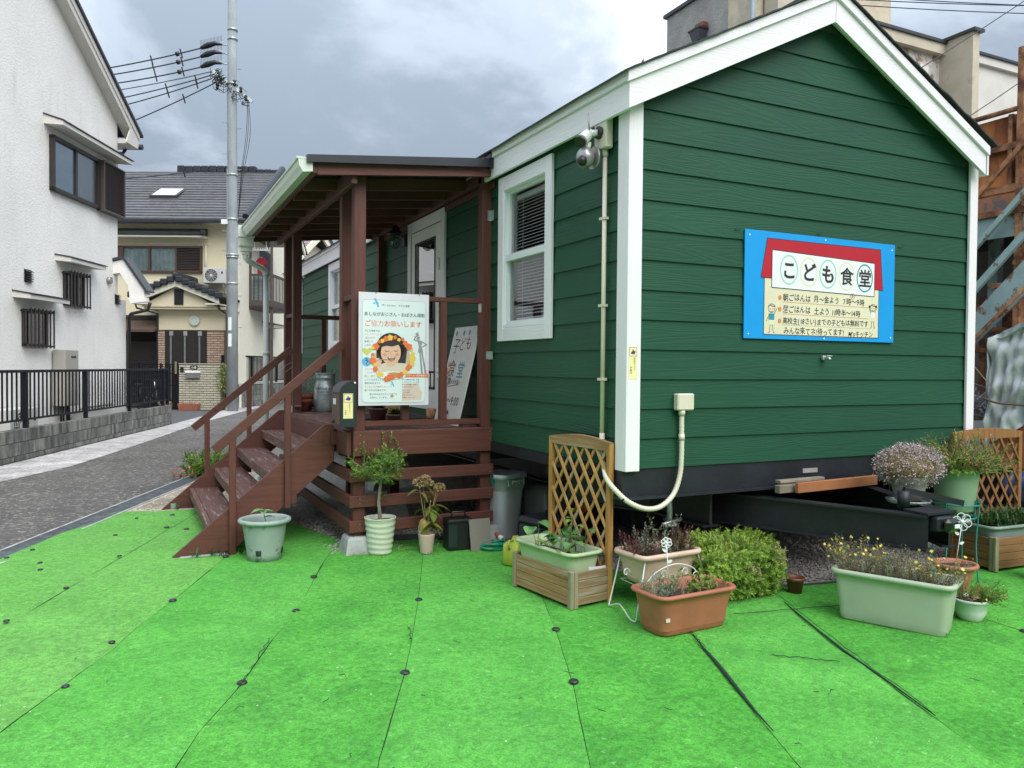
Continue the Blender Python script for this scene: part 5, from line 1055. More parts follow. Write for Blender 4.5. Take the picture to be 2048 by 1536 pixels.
MB().box(-.195,-.075,-.0,.004,.198,.222).build('label', flat('label_white', (.6,.6,.58)), t).location = (0,.085,.01)
# ---- white wire stand + beige planter
m_wire = M('white_wire', (.62,.65,.62), .4, var=.1)
t = thing('wire_plant_stand', 'white scrolled wire stand holding the beige planter', 'plant stand')
wr = .0042
def crv(pts, n=8):
    o = []; P_ = [Vector(p) for p in pts]
    for i in range(len(P_)-1):
        for k_ in range(n):
            u_ = k_/n; a, b_, c_, d_ = [P_[max(0,min(len(P_)-1,i+q))] for q in (-1,0,1,2)]
            o.append(.5*((2*b_)+(c_-a)*u_+(2*a-5*b_+4*c_-d_)*u_*u_+(3*b_-a-3*c_+d_)*u_**3))
    o.append(P_[-1]); return o
for (fx, fy), (tx, ty) in (((-.115,-.01),(.0,.03)),((-.13,-.31),(.02,-.19)),((.47,-.28),(.40,-.17)),((.50,.05),(.39,.05))):
    MB().tube(crv([(fx,fy,.015),(fx+(tx-fx)*.6,fy+(ty-fy)*.6,.20),(tx,ty,.335)]), wr, 6).build('leg', m_wire, t)
MB().tube(crv([(-.115,-.01,.02),(-.10,-.09,.05),(-.14,-.20,.06),(-.14,-.27,.02),(-.13,-.31,.015)]), wr, 6).build('foot_curl', m_wire, t)
MB().tube(crv([(.50,.05,.02),(.50,-.08,.06),(.50,-.2,.05),(.47,-.28,.015)]), wr, 6).build('foot_curl', m_wire, t)
for z_ in (.155,): MB().tube([(.0,.04,z_),(.0,-.18,z_),(.40,-.17,z_),(.39,.05,z_)], wr, 6, closed=True).build('shelf_ring', m_wire, t)
MB().tube(crv([(-.01,-.21,.17),(.07,-.225,.25),(.20,-.23,.285),(.33,-.22,.25),(.41,-.20,.17)]), wr*.9, 6).build('scroll', m_wire, t)
for x0, s_ in ((.04,1),(.36,-1),(.12,1),(.28,-1)):
    MB().tube([(x0+s_*(.030-.0042*k_*.7)*math.cos(k_*.6)*.9, -.222, .20+(.030-.0032*k_*.7)*math.sin(k_*.6)+(.03 if abs(x0-.2) < .1 else 0)) for k_ in range(12)], wr*.7, 5).build('scroll', m_wire, t)
MB().tube([(-.06+(.025-.002*k_)*math.cos(k_*.6), -.11+.0*k_, .235+(.028-.002*k_)*math.sin(k_*.6)) for k_ in range(12)], wr*.8, 5).build('scroll', m_wire, t)
t = thing('beige_planter', 'beige plastic planter of straggly green and maroon herbs on the white wire stand', 'planter')
m_be = M('beige_plastic', (.60,.45,.34), .5, var=.10, vs_=6, spot=(.42,.36,.25), spotth=.60, spots=6, spotw=.15)
o = trough(.44, .27, .185, .14, m_be, t, rim=.03, taper=.05, r_=.035, loc=(.195,-.065,.160), rz=R(5))
fm, fr_, sm = MB(), MB(), MB(); rd = random.Random(31)
for i in range(120):
    x, y = rd.uniform(-.03,.39), rd.uniform(-.15,.02); red = (rd.random() < .62) ; h = rd.uniform(.05,.17)+(.10 if abs(x-.12) < .04 and not red else 0)+(.05 if x > .33 else 0)
    sprig(fr_ if red else fm, sm, (x,y,.31), (rd.uniform(-.5,.5),rd.uniform(-.5,.3),1), h, rd, int(14+h*60), .020, .007, .0014)
sm.build('stem', m_twig, t); fm.build('foliage', lm_gray, t, kind='stuff'); fr_.build('maroon_foliage', lm_red, t, kind='stuff')
def wireflower(name, base, top, mat, label, r_=.035):
    t = thing(name, label, 'garden ornament', (0,0,0))
    MB().tube([base, top], .003, 6).build('stem', mat, t); T_ = Vector(top); ax = Vector((cam.location.x-T_.x, cam.location.y-T_.y, 0)) if False else Vector((-.6,-.8,.0)); ax.normalize(); sx_ = Vector((ax.y,-ax.x,0)).normalized()
    for k_ in range(6):
        a = k_*math.pi/3+.3; c_ = T_+(sx_*math.cos(a)+Vector((0,0,1))*math.sin(a))*r_*.62
        MB().tube([c_+(sx_*math.cos(b_)*.42+Vector((0,0,1))*math.sin(b_)*.42)*r_ for b_ in [2*math.pi*j/12 for j in range(12)]], .0028, 5, closed=True).build('petal', mat, t)
    MB().ball(T_, r_*.24, 10, 6).build('centre', mat, t); L0 = Vector(base).lerp(T_, .62)
    for s_ in (1,-1): MB().bigleaf(L0+Vector((0,0,.03*s_)), sx_*s_+Vector((0,0,.5)), ax, .032, .02, .1).build('leaf', mat, t)
wireflower('metal_flower', (.055,-.355,.24), (.050,-.34,.445), m_wp, 'small white metal flower stick in the terracotta trough', .028)
# ---- terracotta trough front
t = thing('terracotta_trough', 'terracotta coloured plastic trough with grey herbs and wilting leaves, nearest to the camera', 'planter')
m_tc = M('terracotta_plastic', (.33,.115,.065), .55, var=.15, vs_=5, spot=(.25,.12,.08), spotth=.60, spots=5, spotw=.15)
trough(.52, .27, .225, .165, m_tc, t, rim=.022, taper=.04, r_=.05, loc=(.07,-.47,.012), rz=R(3))
MB().box(-.137,-.112,-.5935,-.590,.095,.115).build('price_label', flat('label_cream', (.6,.58,.48)), t)
fm, fd, sm, dl = MB(), MB(), MB(), MB(); rd = random.Random(33)
for i in range(60):
    x, y = rd.uniform(-.16,.02), rd.uniform(-.55,-.38); sprig(fm, sm, (x,y,.185), (rd.uniform(-.7,.6),rd.uniform(-.6,.4),1), rd.uniform(.05,.14), rd, 22, .021, .0045, .0013)
for i in range(34):
    x, y = rd.uniform(.02,.29), rd.uniform(-.56,-.38); sprig(fd if rd.random() < .5 else dl, sm, (x,y,.185), (rd.uniform(-.8,.8),rd.uniform(-.7,.6),.8), rd.uniform(.05,.13), rd, 11, .028, .014, .0015)
sm.build('stem', m_twig, t); fm.build('foliage', lm_gray, t, kind='stuff'); fd.build('broad_foliage', lm_fresh, t, kind='stuff'); dl.build('wilted_foliage', lm_yel, t, kind='stuff')
# ---- bushy trailing plant
t = thing('trailing_bush', 'dense bright green trailing plant spilling over a terracotta planter beside the chassis', 'potted plant')
trough(.55, .24, .30, .25, m_tc, t, loc=(.74,.07,.0), rz=R(2))
fm, fd, sm = MB(), MB(), MB(); rd = random.Random(17)
for i in range(2300):
    u_ = rd.uniform(-1,1); a = rd.uniform(-.35, 1.0)*math.pi/2; rx = .355; 
    lump = 1+.22*noise.noise(Vector((u_*3.5, a*2, 1)))
    x = .72+rx*u_*lump+.03*math.sin(u_*5); rad = (1-abs(u_)**2.4)**.5 if abs(u_) < 1 else 0
    if rd.random() < .60:     # front falling curtain
        z_ = rd.uniform(.02,.31)*(.75+.25*rad); y = -.12-.14*math.sin(math.pi*min(1, z_/.42))**.6*rad*lump+rd.uniform(-.02,.03)
        d = Vector((rd.uniform(-.4,.4)+u_*.3, -1, rd.uniform(-.7,.5)))
    else:
        y = rd.uniform(-.24,.08); z_ = (.27+.05*rad)*lump-max(0,-.10-y)*.55+rd.uniform(-.02,.02); d = Vector((rd.uniform(-.6,.6)+u_*.4, rd.uniform(-.9,.3), rd.uniform(.2,1)))
    f_ = fd if (noise.noise(Vector((x*6,z_*6,4))) > .42 and rd.random() < .5) or rd.random() < .03 else fm
    sprig(f_, None, (x,y,z_), d, rd.uniform(.03,.065), rd, 26, .019, .0044, .001, .5, .3)
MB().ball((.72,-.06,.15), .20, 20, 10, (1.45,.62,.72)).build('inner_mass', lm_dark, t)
fm.build('foliage', lm_bush, t, kind='stuff'); fd.build('dry_foliage', lm_bushd, t, kind='stuff')
# ---- small brown pot
t = thing('empty_pot', 'small empty brown plastic pot on the turf edge right of the trailing bush', 'plant pot', (1.135,-.235,.012))
MB().lathe([(.001,0),(.042,0),(.050,.075),(.056,.076),(.058,.098),(.054,.098),(.050,.08),(.040,.01),(.001,.01)], n=28).build('pot', M('brown_plastic', (.17,.055,.028), .45, var=.1), t)
# ---- small dark pot behind green trough
t = thing('black_pot', 'black nursery pot half hidden behind the long green trough', 'plant pot', (1.52,-.83,.012))
MB().lathe([(.001,0),(.06,0),(.075,.14),(.08,.15),(.074,.15),(.06,.02),(.001,.02)], n=24).build('pot', m_rub, t)
# ---- long green trough with yellow flowers
t = thing('flower_trough', 'long pale green trough of scraggly yellow flowers in front of the trailer tongue', 'planter')
m_mg = M('dull_green_plastic', (.36,.43,.31), .5, var=.08, vs_=3, spot=(.44,.45,.37), spotth=.56, spots=4, spotw=.15)
trough(.60, .27, .285, .235, m_mg, t, rim=.028, taper=.035, r_=.04, loc=(1.185,-.915,.012), rz=R(-64.5))
e1 = Vector((math.cos(R(-64.5)), math.sin(R(-64.5)), 0)); e2 = Vector((-e1.y, e1.x, 0)); C_ = Vector((1.185,-.915,.25))
fm, fd, sm, yf, wf = MB(), MB(), MB(), MB(), MB(); rd = random.Random(41)
for i in range(360):
    u_ = rd.uniform(-.28,.29); w_ = rd.uniform(-.10,.10); dens = 1 if u_ < -.05 or u_ > .1 else .8
    p = C_+e1*u_+e2*w_; h = rd.uniform(.07,.20)*(1.2 if u_ < -.12 else 1.0); d = Vector((rd.uniform(-.5,.5), rd.uniform(-.5,.5), 1))+e1*(.5 if u_ > .22 else -.4 if u_ < -.2 else 0)
    tip = sprig(fd if rd.random() < .38 else fm, sm, p, d, h, rd, 18, .015, .0045, .0013, .5, .2)
    if (u_ < -.06 or u_ > .12) and rd.random() < .42: flower(yf, tip+Vector((0,0,.004)), rd.uniform(.008,.013), rd)
    elif rd.random() < .06: flower(wf, tip, .006, rd)
sm.build('stem', m_twig, t); fm.build('foliage', lm_gray, t, kind='stuff'); fd.build('dry_foliage', lm_dry, t, kind='stuff'); yf.build('yellow_flower', m_yf, t, kind='stuff'); wf.build('pale_flower', m_pf, t, kind='stuff')
# ---- white round pot
t = thing('white_pot_plant', 'white round pot with spreading green stems and few yellow blooms, right of the green trough', 'potted plant', (1.645,-1.045,.012))
MB().lathe([(.001,0),(.055,0),(.06,.006),(.082,.05),(.088,.105),(.096,.108),(.097,.118),(.092,.122),(.086,.115),(.08,.09)], n=32).build('pot', M('white_ceramic', (.66,.70,.68), .35, var=.04), t)
MB().disc((0,0,.105), .084, 24).build('soil', m_soil, t)
fm, fd, sm, yf = MB(), MB(), MB(), MB(); rd = random.Random(43)
for i in range(90):
    a = rd.uniform(0,6.28); d = Vector((math.cos(a)+.75, math.sin(a)*.7-.1, rd.uniform(.25,1.1))); tip = sprig(fd if i % 6 == 0 else fm, sm, (math.cos(a)*.05,math.sin(a)*.05,.11), d, rd.uniform(.07,.17), rd, 22, .021, .0055, .0014, .4, -.3)
    if rd.random() < .06: flower(yf, tip, .009, rd)
sm.build('stem', m_twig, t); fm.build('foliage', lm_fresh, t, kind='stuff'); fd.build('dry_foliage', lm_dry, t, kind='stuff'); yf.build('yellow_flower', m_yf, t, kind='stuff')
# ---- round terracotta pot and flower stick
t = thing('round_terracotta_pot', 'round terracotta pot of bare soil behind the yellow flower trough', 'plant pot', (2.12,-.62,.012))
MB().lathe([(.001,0),(.075,0),(.078,.01),(.11,.14),(.112,.148),(.132,.152),(.138,.165),(.134,.176),(.118,.178),(.110,.165),(.10,.12)], n=36).build('pot', M('dusty_terracotta', (.40,.16,.10), .6, var=.12), t)
MB().disc((0,0,.150), .112, 24).build('soil', m_soil, t)
wireflower('metal_flower_stick', (2.11,-.63,.16), (2.14,-.65,.455), m_wp, 'white metal six petal flower stick in the round terracotta pot', .055)
# ---- green wire stand and big green pot
t = thing('green_wire_stand', 'tall green wire plant stand under the big sage green pot', 'plant stand', (2.40,-.42,.005))
m_gw = M('green_wire', (.03,.22,.19), .4, var=.2)
def circ(r_, z_, n=24): return [(r_*math.cos(2*math.pi*k_/n), r_*math.sin(2*math.pi*k_/n), z_) for k_ in range(n)]
MB().tube(circ(.15,.52), .006, 6, closed=True).build('ring', m_gw, t); MB().tube(circ(.13,.43), .006, 6, closed=True).build('ring', m_gw, t); MB().tube(circ(.125,.10), .005, 6, closed=True).build('ring', m_gw, t)
for a in (-75, 15, 105, 195): 
    ca, sa = math.cos(R(a)), math.sin(R(a)); MB().tube(crv([(ca*.155,sa*.155,0),(ca*.135,sa*.135,.25),(ca*.15,sa*.15,.50),(ca*.158,sa*.158,.545),(ca*.15,sa*.15,.56),(ca*.13,sa*.13,.54),(ca*.12,sa*.12,.42)]), .0058, 6).build('leg', m_gw, t)
for k_ in (-1,0,1): MB().tube([(-.12,k_*.05,.43),(.12,k_*.05,.43)], .004, 5).build('shelf_bar', m_gw, t)
t = thing('sage_pot_shrub', 'large sage green pot of brownish green sprawling shrub on the green wire stand', 'potted plant', (2.40,-.42,.475))
MB().lathe([(.001,0),(.11,0),(.115,.01),(.138,.20),(.141,.255),(.155,.262),(.160,.272),(.156,.285),(.145,.285),(.138,.26),(.13,.2)], n=40).build('pot', M('sage_pot', (.26,.37,.26), .5, var=.06, vs_=3), t)
MB().disc((0,0,.25), .136, 24).build('soil', m_soil, t)
fm, fd, sm = MB(), MB(), MB(); rd = random.Random(51)
for i in range(480):
    a = rd.uniform(0,6.28); r_ = rd.uniform(0,.11); o_ = rd.random()**.6
    sprig(fd if rd.random() < .45 else fm, sm, (math.cos(a)*r_,math.sin(a)*r_,.25), (math.cos(a)*o_*1.9, math.sin(a)*o_*1.6, 1.0-o_*.45), rd.uniform(.12,.34), rd, 28, .023, .0066, .0022, .5, -.1)
sm.build('stem', m_twig, t); fm.build('foliage', lm_fresh, t, kind='stuff'); fd.build('dry_foliage', lm_dry, t, kind='stuff')
# ---- gypsophila on the tongue
t = thing('pink_flower_pot', 'rounded mass of tiny pale pink flowers in a grey pot standing on the trailer tongue', 'potted plant', (1.80,-.52,.600))
MB().lathe([(.001,0),(.075,0),(.10,.10),(.125,.16),(.13,.165),(.12,.165),(.09,.05)], n=32).build('pot', M('weathered_grey_pot', (.26,.25,.24), .8, var=.25, vs_=8), t)
MB().lathe([(.001,-.018),(.12,-.018),(.135,.003),(.13,.003)], n=32).build('saucer', m_galv, t)
fm, sm, pf = MB(), MB(), MB(); rd = random.Random(61)
for i in range(950):
    v = rdir(rd, .25); v = Vector((v.x*.215, v.y*.20, .215+v.z*.14)) ; k_ = rd.uniform(.82,1.04); v = Vector((v.x*k_, v.y*k_, .20+(v.z-.20)*k_)); sm.tube([(v.x*.25,v.y*.25,.14), Vector((v.x*.7,v.y*.7,(v.z+.16)*.5)), v], .0009, 3, False)
    for j in range(3):
        p = v+rdir(rd)*rd.uniform(.002,.022); flower(pf, p, rd.uniform(.0042,.0068), rd, 3)
    if i % 2 == 0: sprig(fm, None, v*.86+Vector((0,0,.02)), rdir(rd,.2), .05, rd, 7, .012, .003)
MB().ball((0,0,.20), .125, 16, 8, (1.2,1.15,.75)).build('inner_mass', lm_dry, t)
sm.build('stem', lm_dry, t, kind='stuff'); fm.build('foliage', lm_gray, t, kind='stuff'); pf.build('pink_flower', m_pf, t, kind='stuff')
# ---- boards on the tongue
bd = thing('brown_board', 'orange-brown plank laid across the black trailer tongue', 'plank')
MB().obox((1.17,-.20,.665),(1.93,-.17,.672), .028, .065, (0,0,1), .003).build('plank', M('orange_brown_plank', (.33,.13,.055), .6, var=.15), bd)
MB().obox((1.06,-.145,.655),(1.95,-.115,.66), .045, .05, (0,0,1), .003).build('lower_plank', M('grey_old_wood', (.20,.165,.125), .85, var=.3), bd); MB().obox((1.10,-.11,.697),(1.50,-.10,.699), .05, .02, (0,0,1), .003).build('lower_plank', M('grey_old_wood2', (.20,.17,.13), .85, var=.3), bd)
# ---- second trellis planter
TB2 = thing('second_trellis_planter', 'darker brown wooden trellis planter at the right edge near the rusty stairs', 'planter', (2.80,-.45,.012), R(-3))
dwx = woodm('dark_cedar_x', (.20,.095,.035), 0, (.22,.17,.12), .62); dwy = woodm('dark_cedar_y', (.20,.095,.035), 1, (.22,.17,.12), .62); dl_ = M('dark_lattice', (.22,.10,.035), .6, var=.25, vs_=9, bump=.3, bs=40)
trellis_box(TB2, .75, .36, .235, .945, woodm('dark_cedar_z', (.24,.11,.035), 2, (.25,.2,.15), .66), oc=dl_, mx_=dwx, my_=dwy)
t = thing('grey_trough_grass', 'grey-green trough of dark strappy grass in the second trellis planter', 'planter')
trough(.66, .27, .22, .19, M('grey_green_plastic', (.22,.29,.26), .5, var=.06), t, loc=(3.16,-.30,.10), rz=R(-3))
g_ = MB(); rd = random.Random(71)
for i in range(420):
    x, y = rd.uniform(2.88,3.46), rd.uniform(-.40,-.22); a = rd.uniform(0,6.28); l = rd.uniform(.10,.22); o_ = rd.uniform(.2,.9); d = Vector((math.cos(a)*o_, math.sin(a)*o_, 1)).normalized(); s_ = Vector((-math.sin(a), math.cos(a), 0))*.005
    p0 = Vector((x,y,.28)); p1 = p0+d*l*.6; p2_ = p1+(d+Vector((math.cos(a)*.6,math.sin(a)*.6,-.7))).normalized()*l*.5; g_.add([p0-s_,p0+s_,p1+s_,p1-s_,p2_], [(0,1,2,3),(3,2,4)], True)
g_.build('grass', lm_dark, t, kind='stuff')
t = thing('white_rim_pot', 'tall white pot cut off by the right edge of the photo', 'plant pot', (2.92,-.72,.012))
MB().lathe([(.001,0),(.08,0),(.10,.20),(.125,.205),(.13,.225),(.122,.24),(.10,.235),(.09,.2)], n=32).build('pot', m_wp, t); MB().disc((0,0,.21), .10, 20).build('soil', m_soil, t)
# ---- shrub by the far side of the steps with pink flowers
t = thing('flowering_shrub', 'low green shrub with pink-red flowers growing in gravel behind the wooden steps', 'shrub', (-1.78,6.85,0))
fm, sm, rf = MB(), MB(), MB(); rd = random.Random(81)
for i in range(150):
    a = rd.uniform(0,6.28); r_ = rd.uniform(0,.22); sprig(fm, sm, (math.cos(a)*r_,math.sin(a)*r_,0), (math.cos(a)*.5,math.sin(a)*.5,1), rd.uniform(.12,.36), rd, 22, .045, .020, .003)
for i in range(40):
    c_ = Vector((rd.choice((-.30,-.22,-.36,-.18)),rd.uniform(-.35,-.15),rd.choice((.06,.10,.03))))+rdir(rd)*.05; flower(rf, c_, .018, rd)
    if i % 2: sprig(fm, sm, (c_.x,c_.y,.0), (0,0,1), .08, rd, 8, .04, .015)
sm.build('stem', m_twig, t); fm.build('foliage', lm_fresh, t, kind='stuff'); rf.build('red_flower', m_rf, t, kind='stuff')
sp_ = MB(); rd = random.Random(500)
for cx_, cy_, sx_, sy_, n_ in ((1.15,-1.0,.28,.30,150),(1.6,-1.1,.18,.12,90),(-.2,.3,.30,.40,120),(.1,-.55,.32,.14,90),(.7,-.28,.40,.08,160),(-1.0,1.75,.25,.12,120),(-.6,1.6,.18,.08,60),(2.3,-.6,.3,.15,120)):
    for i in range(n_):
        x, y = cx_+rd.gauss(0,sx_*.6), cy_+rd.gauss(0,sy_*.6); v, f = rd.choice(tmpl); s_ = rd.uniform(.0015,.0045); sp_.add([(x+p[0]*s_, y+p[1]*s_, .024+p[2]*s_*.5) for p in v], f)
sp_.build('spilled_soil', m_soil, kind='stuff', label='crumbs of soil and leaf litter scattered on the turf around the pots', category='soil')
# ---- weeds at the footing
w_ = MB(); rd = random.Random(91)
for (x,y) in ((-2.10,2.21),(-2.03,2.20),(-2.22,2.2),(-2.25,4.3),(-1.9,2.19)):
    for i in range(9): a = rd.uniform(0,6.28); w_.leaf((x+rd.uniform(-.02,.02),y,.015), (math.cos(a),math.sin(a)*.5,rd.uniform(.6,1.6)), (0,0,1), rd.uniform(.04,.09), .014)
w_.tube(crv([(-2.06,2.21,.01),(-2.065,2.20,.15),(-2.05,2.20,.24)]), .0018, 4)
w_.build('weeds', lm_dark, kind='stuff', label='green weeds sprouting at the foot of the steps', category='weeds')
# ================================================================== things on the porch
t = thing('milk_churn', 'galvanised milk churn planter with black lettering beside the porch opening', 'milk churn', (-.78,4.50,FZ))
MB().lathe([(.001,0),(.105,0),(.112,.006),(.118,.05),(.124,.15),(.122,.24),(.108,.30),(.100,.315),(.100,.35),(.103,.353),(.103,.365),(.099,.37),(.104,.40),(.106,.405),(.102,.41),(.09,.39)], n=36).build('body', m_galv, t)
MB().tube(crv([(-.1,0,.39),(-.09,0,.46),(0,0,.50),(.09,0,.46),(.1,0,.39)]), .003, 5).build('handle', m_galv, t)
q = MB(); an0 = math.atan2(-8.39, -1.86)
def wrap(st, z_, size, r_):
    w0 = sum(.62 if c != ' ' else .35 for c in st)*size; a = an0-w0/2/r_
    for c in st:
        if c != ' ':
            vs_, fs = glyph(c, .0); n_ = Vector((math.cos(a), math.sin(a), 0)); tx = Vector((-math.sin(a), math.cos(a), 0))
            q.add([n_*(r_)+tx*p[0]*size+Vector((0,0,z_+p[1]*size)) for p in vs_], fs)
        a += (.62 if c != ' ' else .35)*size/r_
wrap('VINTAGE LAND', .235, .034, .1245); wrap('GARDEN MARKET', .205, .016, .1262); wrap('CHRISTMAS PATTERN', .175, .014, .1262); wrap('SINCE', .15, .012, .126); wrap('FRESH MILK', .13, .012, .126)
q.build('lettering', ink, t)
t = thing('silver_plant_pot', 'terracotta pot of silvery grey plant behind the handrail on the porch', 'potted plant', (-.96,4.72,FZ))
m_tp = M('terracotta_pot', (.34,.09,.035), .6, var=.12)
MB().lathe([(.001,0),(.075,0),(.10,.14),(.112,.143),(.115,.18),(.108,.18),(.10,.14)], n=28).build('pot', m_tp, t); MB().disc((0,0,.16), .10, 20).build('soil', m_soil, t)
fm, sm = MB(), MB(); rd = random.Random(101)
for i in range(50): sprig(fm, sm, (rd.uniform(-.05,.05),rd.uniform(-.05,.05),.16), (rd.uniform(-.5,.5),rd.uniform(-.5,.5),1), rd.uniform(.12,.30), rd, 18, .022, .007)
for i in range(6): sm.tube(crv([(0,0,.16),(-.10*(i-2.5)*.4,-.02,.36+i*.03),(-.08*(i-1.5),-.03,.42)]), .002, 4)
sm.build('stem', lm_silver, t); fm.build('foliage', lm_silver, t, kind='stuff')
t = thing('terracotta_bowl', 'low brown terracotta pot at the far corner post of the porch', 'plant pot', (-1.0,4.55,FZ)); MB().lathe([(.001,0),(.05,0),(.085,.10),(.095,.105),(.095,.13),(.088,.13),(.07,.08)], n=24).build('pot', M('dark_terracotta', (.20,.06,.035), .6, var=.12), t)
t = thing('wooden_owl', 'small carved wooden ornament beside the silvery plant on the porch', 'ornament', (-1.03,4.66,FZ+.13)); MB().ball((0,0,.05), .035, 10, 8, (.7,.7,1.5)).build('body', M('pale_wood', (.45,.28,.12), .6), t); MB().ball((0,0,.11), .022, 10, 6).build('head', M('pale_wood2', (.45,.28,.12), .6), t)
m_bw = M('brown_plastic_bowl', (.10,.045,.035), .5, var=.1)
for nm, lb_, x, y, r_, h in (('leafy_pot','dark green leafy plant in a brown pot under the poster',-.66,2.92,.085,.10),('leafy_bowl','dark green plant in a shallow maroon bowl in front of the brown pot',-.56,2.72,.085,.055)):
    t = thing(nm, lb_, 'potted plant', (x,y,FZ)); MB().lathe([(.001,0),(r_*.7,0),(r_,h),(r_*1.05,h+.003),(r_*1.05,h+.015),(r_*.96,h+.015),(r_*.9,h*.8)], n=24).build('pot', m_bw, t); MB().disc((0,0,h), r_*.92, 16).build('soil', m_soil, t)
    fm = MB(); rd = random.Random(int(r_*1e4)+len(nm))
    for i in range(70): a = rd.uniform(0,6.28); fm.leaf((math.cos(a)*r_*.3,math.sin(a)*r_*.3,h), (math.cos(a),math.sin(a),rd.uniform(.5,1.8)), (0,0,1), rd.uniform(.05,.10), .022)
    fm.build('foliage', lm_dark, t, kind='stuff')
t = thing('woven_cup', 'small round orange-brown woven basket on the porch floor by the door', 'basket', (-.13,3.0,FZ)); bk = M('basket_weave', (.50,.24,.13), .8, var=.5, vs_=40, st=(1,1,3), bump=.8, bs=60)
MB().lathe([(.001,0),(.045,0),(.048,.04),(.047,.095),(.042,.097),(.04,.02)], n=24).build('body', bk, t)
t = thing('cardboard_box', 'open cardboard box on the porch below the poster', 'box', (-.42,3.3,FZ), R(20)); MB().box(-.10,.10,-.07,.07,0,.13,.002).build('body', M('cardboard', (.42,.27,.13), .8, var=.1), t)
t = MB().box(-.75,-.1,3.05,3.75,FZ+.001,FZ+.010,.002).build('door_mat', M('mat_dark', (.03,.03,.03), .95, var=.4, vs_=20, bump=.5), label='dark flat doormat on the porch boards before the white door', category='doormat')
# ================================================================== stored things under the trailer
t = thing('toolbox', 'dark grey plastic toolbox stored under the trailer behind the trellis', 'toolbox', (.36,1.55,.003), R(12)); m_tbx = M('toolbox_grey', (.05,.052,.06), .5, var=.15)
MB().box(-.24,.24,-.13,.13,0,.19,.015).build('body', m_tbx, t); MB().box(-.25,.25,-.14,.14,.192,.25,.03).build('lid', m_tbx, t); MB().tube([(-.08,0,.25),(-.08,0,.285),(.08,0,.285),(.08,0,.25)], .010, 6).build('handle', m_tbx, t); MB().box(-.15,-.08,-.148,-.141,.17,.21).build('latch', M('latch_red', (.3,.03,.04), .5), t)
t = thing('plastic_jerrycan', 'cloudy clear plastic container behind the dark toolbox', 'container', (.55,1.95,.003), R(10)); MB().rings([sqr(.15,0,.03,5),sqr(.155,.02,.03,5),sqr(.155,.36,.03,5),sqr(.12,.41,.03,5),sqr(.05,.43,.02,5)], True).build('body', M('cloudy_plastic', (.16,.17,.15), .4, var=.1, trans=.2), t); MB().tube([(0,0,.425),(0,0,.46)], .03, 12).build('cap', m_rub, t)
t = thing('orange_funnel', 'orange and yellow funnel lying on top of the stored toolbox', 'funnel', (.52,1.45,.30)); t.rotation_euler = (R(60),R(25),0)
MB().lathe([(.055,.07),(.05,.065),(.018,0),(.012,-.005)], n=20).build('cone', M('funnel_orange', (.75,.25,.02), .4), t); MB().lathe([(.016,0),(.008,-.09),(.006,-.09)], n=12).build('spout', M('funnel_yellow', (.7,.55,.03), .4), t)
t = thing('paint_roller', 'white capped tube lying at the foot of the grey bin', 'tube', (.03,1.82,.02)); MB().tube([(0,0,.03),(-.05,.16,.10)], .018, 10).build('body', M('red_label', (.4,.1,.05), .5, var=.5, vs_=30), t); MB().tube([(0,0,.03),(.012,-.035,.015)], .022, 10).build('cap', m_wp, t)
for i, (x,y,z_,sx_,sy_,sz_) in enumerate(((.95,2.2,0,.3,.3,.25),(1.3,1.8,0,.25,.2,.18))): MB().box(x,x+sx_,y,y+sy_,z_+.003,z_+sz_,.02).build('storage_crate', m_tbx, label=('dark crate stored in shadow under the trailer behind the jerrycan','second smaller dark crate in shadow under the trailer')[i], category='crate')
pp = MB(); 
for i in range(3): pp.tube([(-.75+.02*i,2.25+.05*i,.02),(-.15+.1*i,2.05+.06*i,.02)], .012, 8)
for i, m_ in enumerate(range(3)): MB().tube([(-.78+.02*i,2.22+.05*i,.022),(-.18+.1*i,2.02+.06*i,.022)], .012, 8).build('grey_pipe', m_tbx, label=('front dark grey pipe of three on the gravel behind the pink pot','middle dark grey pipe of three on the gravel behind the pink pot','rear dark grey pipe of three on the gravel behind the pink pot')[i], category='pipe', group='pipes lying under the porch')
# ================================================================== left: block wall with metal fence
m_cb = M('concrete_block', (.20,.20,.18), .92, var=.35, vs_=3, st=(1,1,.5), bump=.7, bs=70, spot=(.055,.062,.055), spotth=.42, spots=3, spotst=(2,2,.5), spotw=.2, bdist=.015)
BW = thing('block_wall', 'low weathered concrete block wall under the black metal fence on the left', 'wall', (-4.27,8.85,0), R(71.7))
bm = MB().box(.003,.392,0,.12,.004,.186,.006).mesh('block'); bt = MB().box(.003,.392,0,.12,.004,.076,.006).mesh('block')
for r_, (z0, me_) in enumerate(((-.0,bt),(.08,bm),(.27,bm))):
    for i in range(-9, 21):
        x = i*.395-(.2 if r_ % 2 else 0)
        if x+.395 > 7.95: continue
        part('block', me_, m_cb, BW, (x,.0+random.uniform(-.002,.002),z0))
MB().box(-3.7,7.75,.012,.11,.0,.452).build('mortar_core', M('mortar', (.12,.12,.115), .95), BW)
MB().box(7.66,7.9,0,.12,.0,.462,.006).build('end_block', m_cb, BW)
m_fn = M('fence_black', (.006,.007,.012), .5, var=.15, spec=.25)
FN = thing('metal_fence', 'black vertical bar metal fence standing on the grey block wall', 'fence', (-4.27,8.85,0), R(71.7))
MB().box(-3.6,7.85,.035,.085,1.275,1.318,.006).build('top_rail', m_fn, FN); MB().box(-3.6,7.85,.045,.075,.568,.60,.004).build('bottom_rail', m_fn, FN)
pm_ = MB().box(-.028,.028,.03,.09,.455,1.285).mesh('fence_post'); bm_ = MB().box(-.010,.010,.05,.07,.60,1.276).mesh('fence_bar')
for i in range(-2, 4): part('fence_post', pm_, m_fn, FN, (.87+2.19*i,0,0))
i = 0; x = -3.5
